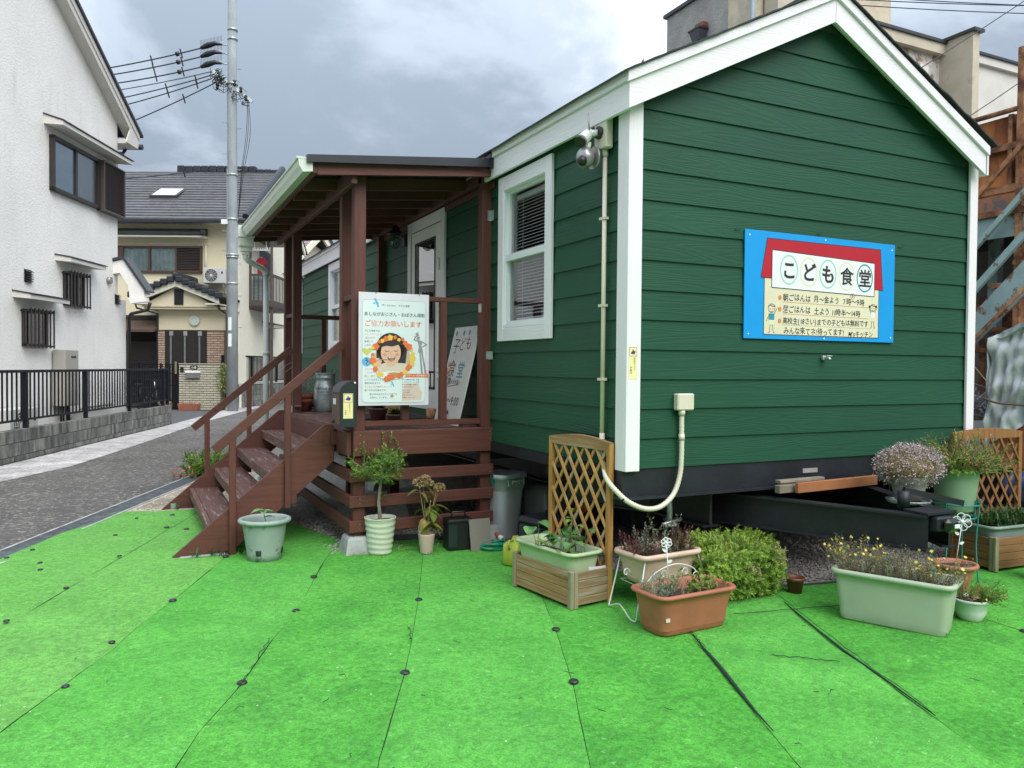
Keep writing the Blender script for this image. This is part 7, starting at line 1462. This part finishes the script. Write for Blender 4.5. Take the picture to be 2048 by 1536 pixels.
me_ = MB().box(XR+.002,XR+.02,2.0,3.3,0,.05).mesh('louvre'); sh = MB().box(XR,XR+.01,2.0,3.3,3.5,5.5).build('shutter', m_rub, BC)
for i in range(28): part('louvre', me_, m_brs, sh, (0,0,3.52+i*.07))
bx = lambda x, y: (-1.3+x*.8996+y*.4368, 24.0-x*.4368+y*.8996)
X_, Y_ = bx(XR+.34, 1.25)
LN = thing('red_shirt', 'red t-shirt drying on the balcony of the cream house', 'shirt', (X_,Y_,0), R(-25.9)); m_rs = M('red_cloth', (.25,.01,.02), .8, var=.2, vs_=8)
MB().prism([(x,0,z) for x, z in [(-.05+.55*a_, 5.0+(b2-5.0)*.70) for a_, b2 in [(-.22,4.35),(.20,4.33),(.21,4.85),(.34,4.78),(.40,4.88),(.18,5.10),(.05,5.14),(-.06,5.14),(-.20,5.08),(-.42,4.82),(-.34,4.72),(-.22,4.85)][::-1]]], (0,.05,0)).build('cloth', m_rs, LN); MB().tube([(-.15,.02,5.05),(-.05,.02,5.12),(.05,.02,5.05)], .008, 4).build('hanger', m_wh, LN)
t = thing('drying_sheet', 'grey striped sheet hanging over the balcony rail below the red shirt', 'cloth', (X_,Y_,0), R(-25.9)); MB().box(-.30,.30,-.12,-.10,3.62,4.44).build('cloth', M('grey_sheet', (.16,.19,.20), .8, var=.3, vs_=6, st=(.3,1,7)), t)
t = thing('clothes_pegs', 'white peg hanger hanging under the balcony roof', 'clothes hanger', (X_,Y_,0), R(-25.9)); MB().box(-.33,.33,-.22,-.20,5.30,5.33).build('bar', m_wh, t)
me_ = MB().box(-.012,.012,-.225,-.195,5.31,5.40).mesh('peg')
for i in range(9): part('peg', me_, m_wh, t, (-.32+i*.08,0,0))
for x in (-.2,.2): MB().tube([(x,-.21,5.33),(x,-.21,5.72)], .01, 4).build('cord', m_wh, t)
# small window + hood on the gable wall
MB().box(XR,XR+.05,2.5,3.35,1.70,2.75).build('side_window', m_brs, BHR); MB().hexa([(XR,2.3,2.92),(XR+.45,2.3,2.84),(XR+.45,3.7,2.84),(XR,3.7,2.92),(XR,2.3,2.99),(XR+.45,2.3,2.89),(XR+.45,3.7,2.89),(XR,3.7,2.99)]).build('side_hood', m_brs, BHR); MB().box(XR,XR+.4,2.4,3.6,2.76,2.83).build('side_hood', m_bw_, BHR)
# ---- fence on block wall to the right of the pole
P0 = Vector((-.01,22.24,0)); P1 = Vector((4.23,29.1,0)); dd = (P1-P0).normalized(); rzz = math.atan2(dd.y, dd.x); 
RW = thing('far_block_wall', 'grey block wall topped by a concrete cap beyond the utility pole', 'wall', P0, rzz)
for r_ in range(4):
    for i in range(19): part('block', bm, m_cb, RW, (i*.395+(.2 if r_ % 2 else 0),0,r_*.19))
MB().box(.01,7.6,.01,.11,0,.745).build('mortar_core', m_mor, RW); MB().box(-.02,7.7,-.02,.14,.765,.80).build('coping', M('cap_concrete', (.42,.42,.4), .9), RW)
RF = thing('far_metal_fence', 'dark vertical bar fence on the far grey block wall beyond the pole', 'fence', P0, rzz)
MB().box(0,7.7,.04,.08,1.68,1.73).build('top_rail', m_fn, RF); MB().box(0,7.7,.05,.07,.86,.89).build('bottom_rail', m_fn, RF)
me_ = MB().box(-.012,.012,.05,.07,.86,1.7).mesh('fence_bar'); me2_ = MB().box(-.04,.04,.03,.09,.8,1.72).mesh('fence_post')
for i in range(70): part('fence_bar', me_, m_fn, RF, (.05+i*.11,0,0))
for i in range(4): part('fence_post', me2_, m_fn, RF, (i*2.1,0,0))
# ================================================================== pink roofed house seen through the porch
PINKLOC = (5.35,35.75,-1.1)
PH_ = thing('pink_roof_house', 'distant house with faded pink tiled roof and white gable seen through the porch posts', 'house', PINKLOC, R(34)); PH_.scale = (1.6,1.6,1.6)
m_pk = M('pink_tile', (.34,.25,.25), .6, var=.2, vs_=4); MB().prism([(-1.6,0,0),(1.9,0,0),(1.9,0,4.7),(.15,0,5.35),(-1.6,0,4.0)], (0,5,0)).build('wall', m_bw_, PH_)
# roof: gable end toward the camera, left slope visible
n_ = 18
for i in range(n_):
    t0, t1 = i/n_, (i+1.2)/n_; xa, xb = .10-1.75*(1-t0), .10-1.75*(1-t1); za, zb_ = 3.95+1.62*t0, 3.95+1.62*t1
    MB().hexa([(xa,-.4,za),(xb,-.4,zb_-.02),(xb,5.4,zb_-.02),(xa,5.4,za),(xa,-.4,za+.05),(xb,-.4,zb_+.02),(xb,5.4,zb_+.02),(xa,5.4,za+.05)]).build('tile_course', m_pk, PH_)
MB().prism([(x,-.45,z) for x, z in [(-1.75,3.85),(.10,5.52),(1.0,4.60),(1.0,4.80),(.10,5.75),(-1.75,4.05)]], (0,.08,0)).build('bargeboard', m_bw_, PH_); MB().prism([(x,-.50,z) for x, z in [(.10,5.74),(1.08,4.72),(1.12,4.78),(.12,5.84)]], (0,5.4,0)).build('roof', m_tile, PH_)
MB().box(-.42,-.26,-.03,-.001,4.30,4.90).build('attic_vent', m_rub, PH_)
# ================================================================== utility pole
UP = thing('utility_pole', 'tall grey concrete utility pole with step bolts and bands on the left of the porch', 'utility pole', (.13,21.5,0), R(-25.9))
m_pc = M('pole_concrete', (.27,.30,.31), .85, var=.16, vs_=4, st=(1,1,.4), bump=.2, bs=40)
MB().tube([(.02,0,-.1),(.01,0,4.6),(0,0,9.5),(0,0,14.5)], [.165,.152,.138,.125], 20).build('shaft', m_pc, UP)
for z_, r_ in ((4.77,.19),(4.70,.18),(7.2,.16),(9.95,.16),(11.58,.155),(11.3,.155),(5.85,.165),(3.9,.168)): MB().tube([(0.01,0,z_-.03),(0.01,0,z_+.03)], r_, 18).build('band', m_galv, UP)
for i, z_ in enumerate((2.56,3.52,4.50,5.99,7.36,8.6,10.4)): MB().tube([(.12,0,z_),(.30,-.02,z_)], .011, 5).build('step_bolt', m_galv, UP)
for i, z_ in enumerate((4.9,5.5,7.84,8.79)): MB().tube([(-.12,0,z_),(-.30,-.02,z_)], .011, 5).build('step_bolt', m_galv, UP)
for z_ in (2.66,2.17): MB().box(-.055,.045,-.168,-.158,z_-.20,z_+.20).build('number_plate', m_wh, UP)
for z_ in (2.95,2.75,2.4,2.2,2.0): pass
MB().tube([(-.155,-.0,.1),(-.145,0,9.8)], .018, 6).build('cable_guard', m_silver, UP); MB().box(-.30,-.10,-.10,.02,5.70,5.84).build('junction_bracket', m_wp, UP)
MB().obox((-.55,-.1,10.30),(.58,.1,9.45), .08, .09).build('crossarm', m_galv, UP); MB().obox((-.55,-.1,10.08),(.30,.1,9.7), .06, .06).build('crossarm', m_galv, UP)
q = MB(); rd = random.Random(300)
for i in range(26): 
    x = rd.uniform(-.5,.5); z_ = 9.9-x*.75+rd.uniform(-.2,.15); r_ = rd.uniform(.05,.22); q.tube([(x+r_*math.cos(a),-.12+rd.uniform(-.05,.05),z_+r_*1.1*math.sin(a)-.1) for a in [rd.uniform(0,3)+k_*.45 for k_ in range(9)]], .009, 4, False)
q.build('jumper_cable', m_rub, UP, kind='stuff')
for x, z_ in ((-.36,10.2),(-.30,10.0),(-.42,9.85),(.1,9.95),(.3,9.75),(.45,9.5)): MB().tube([(x,-.1,z_-.09),(x,-.1,z_-.05),(x,-.1,z_),(x,-.1,z_+.05),(x,-.1,z_+.09)], [.03,.055,.03,.055,.03], 8).build('insulator', m_rub, UP)
for i, (x0, z0) in enumerate(((-.5,11.12),(-.5,10.86),(-.5,10.55))):
    MB().tube([(-.95,-.02,z0-.10),(-.75,-.02,z0-.02),(-.52,-.02,z0+.05),(-.32,0,z0+.02)], [.05,.09,.07,.03], 8).build('line_clamp', m_rub, UP); sp_ = MB()
    for k_ in range(16): sp_.tube([(-.95+k_*.042,-.02,z0-.02+k_*.009),(-.97+k_*.044,-.02,z0+.14+k_*.010)], .006, 3)
    sp_.build('bird_spikes', m_rub, UP, kind='stuff'); MB().tube([(-.32,0,z0+.02),(-.10,0,z0)], .02, 6).build('strain_rod', m_galv, UP)
for dx in (0,.05,.12): MB().tube(crv([(.50+dx*.3,-.1,9.45),(.46+dx,-.1,8.4),(.30+dx*.6,-.05,7.3),(.20,-.05,5.9)]), .008, 4).build('drop_cable', m_rub, UP)
# power lines: from pole to the left, each its own thing
m_pl = M('power_cable', (.02,.03,.04), .5)
def pw(x, y, z): return (.13+x*.8996+y*.4368, 21.5-x*.4368+y*.8996, z)
def cable(p, q, sag, r_, label, n=14, grp=None, parts=True):
    pts = []
    for i in range(n+1): t = i/n; pts.append(tuple(p[k_]+(q[k_]-p[k_])*t-(sag*4*t*(1-t) if k_ == 2 else 0) for k_ in range(3)))
    t_ = thing('power_line', label, 'power line', group=grp); MB().tube(pts, r_, 5, False).build('wire', m_pl, t_); return t_, pts
LL_ = [(-.95,11.02,-3.95,10.32,'topmost power line left of the pole, with a thick sleeve',.02),(-.95,10.76,-3.84,10.12,'second power line from the top left of the pole',.02),(-.95,10.45,-3.69,9.87,'third power line from the top, above the thinner bundle',.02),(-.37,10.38,-3.57,9.67,'fourth power line down on the left of the pole',.014),(-.5,10.25,-3.5,9.42,'fifth power line down left of the pole',.018),(-.5,10.15,-3.40,9.20,'sixth power line down left of the pole',.018),(-.38,10.05,-3.10,8.72,'lowest steep cable running left from the crossarm',.018),(-.14,7.44,-3.45,7.0,'single cable meeting the pole just above the cream house roof',.014)]
for i, (x0,z0,x1,z1,lb_,r_) in enumerate(LL_):
    k_ = 4.0; xe = x0+(x1-x0)*k_; ze = z0+(z1-z0)*k_+.35*(k_-1)
    t_, pts = cable(pw(x0,-.02,z0), pw(xe,0.0,ze+.8), 0.55+.12*i*0, r_, lb_, 40, 'power lines left of the pole')
    if i < 3:
        for j in (5,): a = Vector(pts[j//2]); b_ = Vector(pts[j//2+1]); a = a.lerp(b_, .2); MB().tube([a, a.lerp(b_,.4)], .07, 8).build('sleeve', m_rub, t_)
    if i != 3:
        for f_ in ((.055,.13) if i < 6 else (.10,)):
            P_ = Vector(pts[int(f_*40)]); MB().tube([P_+Vector((-.03,0,.12)),P_+Vector((.04,0,-.14))], .022, 5).build('line_tag', m_rub, t_)
for p, q, lb_ in (((9.03,6.17,8.03),(14.0,3.6,7.9),'upper thin wire crossing the sky behind the gable peak on the right'),((9.03,6.17,7.93),(14.0,3.6,7.73),'lower thin wire crossing the sky behind the gable peak on the right'),((8.7,6.35,8.12),(14.0,3.6,7.85),'middle thin wire crossing the sky on the right'),((12.6,4.5,8.7),(9.0,6.6,6.0),'sagging service cable coming down across the beige building'),((12.9,4.3,7.6),(10.2,5.6,5.5),'service cable slanting down towards the rusty stairs')): cable(p, q, .05, .009, lb_, 8)
# ================================================================== right: buildings behind the trailer
m_gs = M('grey_rough_render', (.34,.335,.31), .95, var=.14, vs_=3, bump=1, bs=22, bdist=.03); m_bs = M('stained_beige_render', (.52,.46,.34), .9, var=.15, vs_=3, bump=.6, bs=22, spot=(.24,.13,.06), spotth=.58, spots=2.2, spotst=(2,4,.4), spotw=.12); m_bl = M('beige_render', (.50,.45,.35), .9, var=.12, vs_=2, bump=.4, bs=30, spot=(.32,.27,.2), spotth=.60, spots=2, spotw=.15); m_cl = M('pale_render', (.56,.55,.50), .9, var=.07, vs_=2, bump=.2, bs=30); m_stn = M('stained_curved_render', (.50,.48,.44), .9, var=.1, spot=(.20,.13,.08), spotth=.50, spots=3, spotw=.1, vs_=3)
G1 = thing('grey_building', 'grey rendered building with a rust-stained beige end, rising behind the trailer roof', 'building')
MB().box(9.67,14.0,10.33,12.60,0,10.34).build('wall', m_gs, G1); MB().box(9.68,14.0,9.47,10.329,0,10.60).build('stained_wall', m_bs, G1); MB().box(9.60,14.1,10.2,12.68,10.341,10.43).build('coping', m_rtd, G1); MB().tube([(9.60,9.44,3),(9.60,9.44,12.5)], .055, 8).build('drainpipe', M('blue_grey_pipe', (.25,.32,.38), .5), G1)
MB().box(9.50,9.668,11.0,11.3,9.53,9.64,.01).build('wall_bracket', M('rust_bracket', (.20,.06,.04), .7), G1)
t = thing('hanging_planter', 'dark plastic box planter mounted on the grey building wall above the roof edge', 'planter'); MB().hexa([(9.45,11.06,9.22),(9.64,11.06,9.22),(9.64,11.30,9.22),(9.45,11.30,9.22),(9.40,11.0,9.46),(9.66,11.0,9.46),(9.66,11.38,9.46),(9.40,11.38,9.46)]).build('box', M('slate_plastic', (.05,.05,.065), .5), t); MB().box(9.38,9.67,10.97,11.41,9.461,9.51,.01).build('rim', M('slate_plastic2', (.04,.04,.05), .5), t)
t = thing('brown_roofed_house', 'house with dark red-brown tiled roof edge peeking left of the grey building', 'house'); MB().hexa([(9.7,13.6,0),(10.35,14.6,0),(10.45,15.8,0),(9.8,13.8,0),(9.7,13.6,9.0),(10.35,14.6,8.8),(10.45,15.8,9.0),(9.8,13.8,9.3)]).build('wall', m_cl, t); MB().hexa([(9.3,13.2,9.0),(10.2,14.9,8.7),(10.4,16,9.0),(9.6,13.5,9.4),(9.3,13.2,9.25),(10.2,14.9,8.95),(10.4,16,9.3),(9.6,13.5,9.65)]).build('tiles', M('red_brown_tile', (.10,.03,.025), .6, var=.4, vs_=20), t)
G2 = thing('beige_building', 'beige rendered building with stepped walls and dark copings behind the gable on the right', 'building')
MB().box(9.9,10.75,9.0,9.4,0,10.55).build('wall', m_bl, G2)
MB().box(10.0,14.62,8.6,12,0,9.02).build('wall', m_stn, G2); MB().box(9.9,14.7,8.45,12,8.86,9.10).build('parapet', m_bl, G2); MB().box(9.9,14.7,8.40,12,9.101,9.17).build('coping', m_rtd, G2)
MB().box(14.62,14.85,7.78,9.5,0,9.16).build('fin_wall', m_bl, G2); MB().box(14.56,14.92,7.70,9.5,9.161,9.23).build('coping', m_rtd, G2)
MB().box(14.86,24,8.6,12,0,8.93).build('wall', m_cl, G2); MB().box(14.86,24,8.5,12,8.931,9.12).build('parapet', m_cl, G2); MB().box(14.86,24,8.45,12,9.121,9.18).build('coping', m_rtd, G2)
MB().obox((13.3,8.5,5.0),(13.9,8.5,8.5), .1, .3).build('buttress', m_cl, G2)
UP2 = thing('roof_insulators', 'dark power crossarm with insulators poking above the gable roof near the peak', 'power fittings'); 
MB().obox((11.0,8.6,10.55),(12.6,7.7,10.45), .07, .09).build('crossarm', m_rub, UP2); MB().obox((11.4,8.4,10.1),(12.2,7.9,10.75), .05, .07).build('brace', m_rub, UP2)
for k_ in range(4): p = Vector((11.2+.35*k_,8.48-.2*k_,10.6)); MB().tube([p,p+Vector((0,0,.06)),p+Vector((0,0,.12)),p+Vector((0,0,.18)),p+Vector((0,0,.24))], [.05,.10,.05,.10,.05], 8).build('insulator', M('insulator_grey', (.35,.36,.38), .3), UP2)
# ================================================================== rusty stair structure
m_ru = M('rusty_steel', (.28,.10,.05), .85, var=.45, vs_=7, bump=.4, bs=60, c2=(.42,.20,.10), spot=(.085,.030,.022), spotth=.50, spots=4, spotw=.15); m_rp = M('rust_panel', (.34,.085,.025), .85, var=.3, vs_=3, st=(1,1,.5), c2=(.60,.24,.07), spot=(.10,.030,.025), spotth=.50, spots=3.4, spotst=(1.4,1.4,.5), spotw=.18)
m_bp = M('peeling_blue_paint', (.33,.45,.44), .6, var=.15, vs_=4, spot=(.20,.10,.05), spotth=.54, spots=8, spotw=.08)
RS = thing('rusty_staircase', 'rusty steel exterior staircase with peeling pale blue beams at the right edge', 'staircase')
X0 = 5.0
MB().tube([(X0,-1.5,3.94),(X0,2.4,3.94)], .026, 8).build('top_rail', m_ru, RS); MB().box(X0-.03,X0+.03,-1.5,2.4,3.56,3.62).build('mid_rail', m_ru, RS); MB().box(X0-.04,X0+.04,-1.5,2.4,3.15,3.22).build('low_rail', m_ru, RS)
MB().box(X0+.04,X0+.05,-1.5,2.4,3.20,3.90).build('rust_panel', m_rp, RS); MB().box(X0-.047,X0+.037,.735,.795,.0,4.5).build('post', m_ru, RS); MB().box(X0-.024,X0+.026,.85,.89,3.225,3.895).build('post', m_ru, RS)
MB().box(X0-.05,X0+.10,-1.5,2.4,2.93,2.985).build('deck_channel', m_ru, RS); MB().box(X0-.02,X0+.02,-1.5,2.4,2.72,2.928).build('blue_beam', m_bp, RS); MB().box(X0+.05,X0+2.0,-1.5,3,2.84,2.90).build('landing', m_rub, RS)
MB().obox((X0-.10,1.9,2.43),(X0-.10,.1,4.12), .04, .045).build('brace', m_ru, RS)
MB().obox((X0-.10,2.0,1.82),(X0-.10,-.2,3.95-.0), .04, .05).build('brace', m_bp, RS); MB().obox((X0-.12,2.2,1.13),(X0-.12,-.4,3.78), .045, .06).build('brace', m_bp, RS)
MB().obox((X0-.08,2.4,.61),(X0-.08,-.6,3.55), .05, .22).build('stringer', m_bp, RS); MB().obox((X0-.085,2.4,.49),(X0-.085,-.6,3.43), .07, .03).build('stringer_flange', m_ru, RS)
for i in range(11): z_ = .80+i*.205; y = 2.0-(z_-.8)*1.0+.35; MB().box(X0-.05,X0+.72,y-.13,y+.10,z_,z_+.045).build('tread', m_ru, RS)
MB().box(X0+.9,X0+1.0,2.2,2.3,0,2.85).build('post', m_ru, RS); MB().box(X0+.5,X0+.6,1.3,1.4,0,2.85).build('post', m_bp, RS)
BWL = thing('backing_building', 'dark shaded wall and doorway behind the rusty staircase', 'building'); MB().box(X0+1.5,X0+1.7,-2.5,4.5,0,2.84).build('wall', M('shaded_block_wall', (.26,.25,.24), .9, var=.2, vs_=1.5), BWL); MB().box(X0+1.44,X0+1.495,.9,1.35,0,2.1).build('door', m_rub, BWL); MB().box(X0+1.42,X0+1.495,.60,.68,0,2.5).build('door_frame', m_bp, BWL); MB().box(X0+1.44,X0+1.495,1.6,2.1,.2,2.3).build('rust_door', m_ru, BWL)
MB().box(X0+.5,X0+.55,-.5,3.2,2.92,3.45).build('mural_panel', M('peach_mural', (.55,.33,.22), .8, var=.1, spot=(.25,.28,.30), spotth=.5, spots=3), BWL)
# tarp covered machine
TM = thing('tarp_covered_box', 'salmon coloured box half wrapped in a torn grey tarpaulin tied with rope', 'covered machine')
MB().box(4.35,5.2,-.9,.56,.55,1.60,.02).build('box', M('salmon_paint', (.50,.17,.10), .6, var=.1, vs_=3), TM); MB().box(4.45,5.1,-.8,.5,.15,.549).build('undercarriage', m_rub, TM)
v = []; f = []; nx, ny = 26, 30
for j in range(ny+1):
    for i in range(nx+1):
        s = i/nx; t_ = j/ny; y = .60-.62*s; z_ = 1.72+.30*s-t_*(1.02-.55*s**2)+.04*math.sin(s*9)*t_; 
        x = 4.30+.035*abs(math.sin(s*19+t_*4+2*noise.noise(Vector((s*3,t_*3,7)))))+.06*noise.noise(Vector((s*5,t_*7,2)))+.03*noise.noise(Vector((s*14,t_*9,5)))-.05*t_+.10*(1-t_)*.5*s; v.append((x, y, z_))
for j in range(ny):
    for i in range(nx): a = j*(nx+1)+i; f.append((a, a+1, a+nx+2, a+nx+1))
m_tp_ = M('grey_tarp', (.66,.69,.70), .45, var=.15, vs_=6, st=(1,1,.5), bump=.4, bs=6, bst=(1,1.6,.5), bdist=.03, spot=(.2,.22,.24), spotth=.64, spots=7)
MB().add(v, f, True).build('tarpaulin', m_tp_, TM)
v = []; f = []
for j in range(17):
    for i in range(nx+1): s = i/nx; t_ = j/16; v.append((4.32+.9*t_+.0*s, .60-1.4*s, 1.72+.30*min(1,s)*1.0+.04*noise.noise(Vector((s*7,t_*5,9)))))
for j in range(16):
    for i in range(nx): a = j*(nx+1)+i; f.append((a, a+1, a+nx+2, a+nx+1))
MB().add(v, f, True).build('tarpaulin', m_tp_, TM); 
v = []; f = []
for j in range(15):
    for i in range(15): s = i/14; t_ = j/14; v.append((4.30+.9*s, .61+.03*noise.noise(Vector((s*6,t_*6,4))), 1.72-t_*.95))
for j in range(14):
    for i in range(14): a = j*15+i; f.append((a, a+1, a+16, a+15))
MB().add(v, f, True).build('tarpaulin', m_tp_, TM)
MB().tube(crv([(4.28,.62,1.18),(4.22,.45,1.14),(4.24,.2,1.13),(4.28,0,1.10),(4.3,-.4,1.12)]), .010, 5).build('rope', M('old_rope', (.20,.13,.08), .9), TM); MB().tube([(4.24,.5,1.25),(3.15,.02,1.52)], .005, 4).build('tie_string', m_cr, TM)
t = thing('blue_motor_scooter', 'blue covered machine with a black wheel below the salmon box', 'scooter'); MB().ball((4.45,.15,.42), .3, 14, 8, (.8,1.3,.55)).build('body', M('blue_plastic', (.03,.10,.30), .35), t)
MB().tube([(4.15,-.28+.26*math.cos(2*math.pi*k_/24),.29+.26*math.sin(2*math.pi*k_/24)) for k_ in range(24)], .045, 8, closed=True).build('tyre', m_rub, t); MB().tube([(4.15,-.28+.2*math.cos(2*math.pi*k_/24),.29+.2*math.sin(2*math.pi*k_/24)) for k_ in range(24)], .012, 6, closed=True).build('rim', m_silver, t)
for k_ in range(8): a = k_*math.pi/4; MB().tube([(4.15,-.28,.29),(4.15,-.28+.2*math.cos(a),.29+.2*math.sin(a))], .004, 4).build('spoke', m_silver, t)
# junk behind corner board
t = thing('scrap_heap', 'tangled pile of dark scrap and white offcuts behind the trailer corner under the stairs', 'scrap pile'); q = MB(); rd = random.Random(400)
for i in range(60): p = Vector((4.7+rd.uniform(-.2,.5),1.1+rd.uniform(-.5,.4),rd.uniform(.85,1.15))); q.tube([p,p+rdir(rd)*.15,p+rdir(rd)*.2], .008, 4)
q.build('wire_scrap', m_silver, t, kind='stuff'); MB().box(4.5,5.3,.6,1.7,.0,.86,.03).build('bin', m_rub, t); MB().prism([(4.45,.95,.95),(4.45,.62,.97),(4.45,.62,.70),(4.45,.82,.62)], (.02,0,0)).build('white_offcut', m_wh, t)
# surrounding far houses on the horizon (left and behind)
m_fh = [M('far_house_%d' % i, c, .85, var=.05) for i, c in enumerate(((.5,.48,.42),(.42,.42,.4),(.55,.53,.5)))]
fw = M('far_window', (.05,.06,.07), .2)
for i, (x, y, w_, d_, h) in enumerate(((-14,31,9,8,6.2),(17,46,9,8,6),(20,34,9,8,6.5),(24,20,8,9,6),(-16,-14,9,8,6),(-2,-22,9,8,6.2),(10,-20,9,8,6),(22,-8,9,9,6.2),(-22,4,8,9,6),(-20,20,8,8,6))):
    t = thing('distant_house', 'pale two storey house with dark roof '+('beyond the cream house left','far behind the porch','behind the pale building','behind the rusty stairs','behind the camera on the left','directly behind the camera','behind the camera on the right','right of the turf yard','left of the road','up the road on the left')[i], 'house', (x, y, 0), R((i*37) % 40-20))
    MB().box(-w_/2,w_/2,-d_/2,d_/2,0,h).build('wall', m_fh[i % 3], t)
    MB().prism([(-w_/2-.5,-d_/2-.5,h),(w_/2+.5,-d_/2-.5,h),(0,-d_/2-.5,h+2.2)], (0,d_+1,0)).build('roof', m_tile, t)
    for sx_ in (-2.4,1.2):
        for z_ in (1.0,3.9):
            for yy in (-d_/2-.03, d_/2+.001): MB().box(sx_,sx_+1.6,yy,yy+.029,z_,z_+1.1).build('window', fw, t)
for o in list(bpy.data.objects):
    n_ = o.name.split('.')[0]
    if n_ in ('lettering','lettering_orange','lettering_white','lettering_teal','hours_lettering','photo_food','photo_plate','photo_skin','photo_dark','photo_hair','hinge','child_drawing','orange_mark','ruled_line','outline','flower_orange','flower_yellow','blue_motif','badge_motif','tall_figure_motif','map_motif'): o['kind'] = 'stuff'
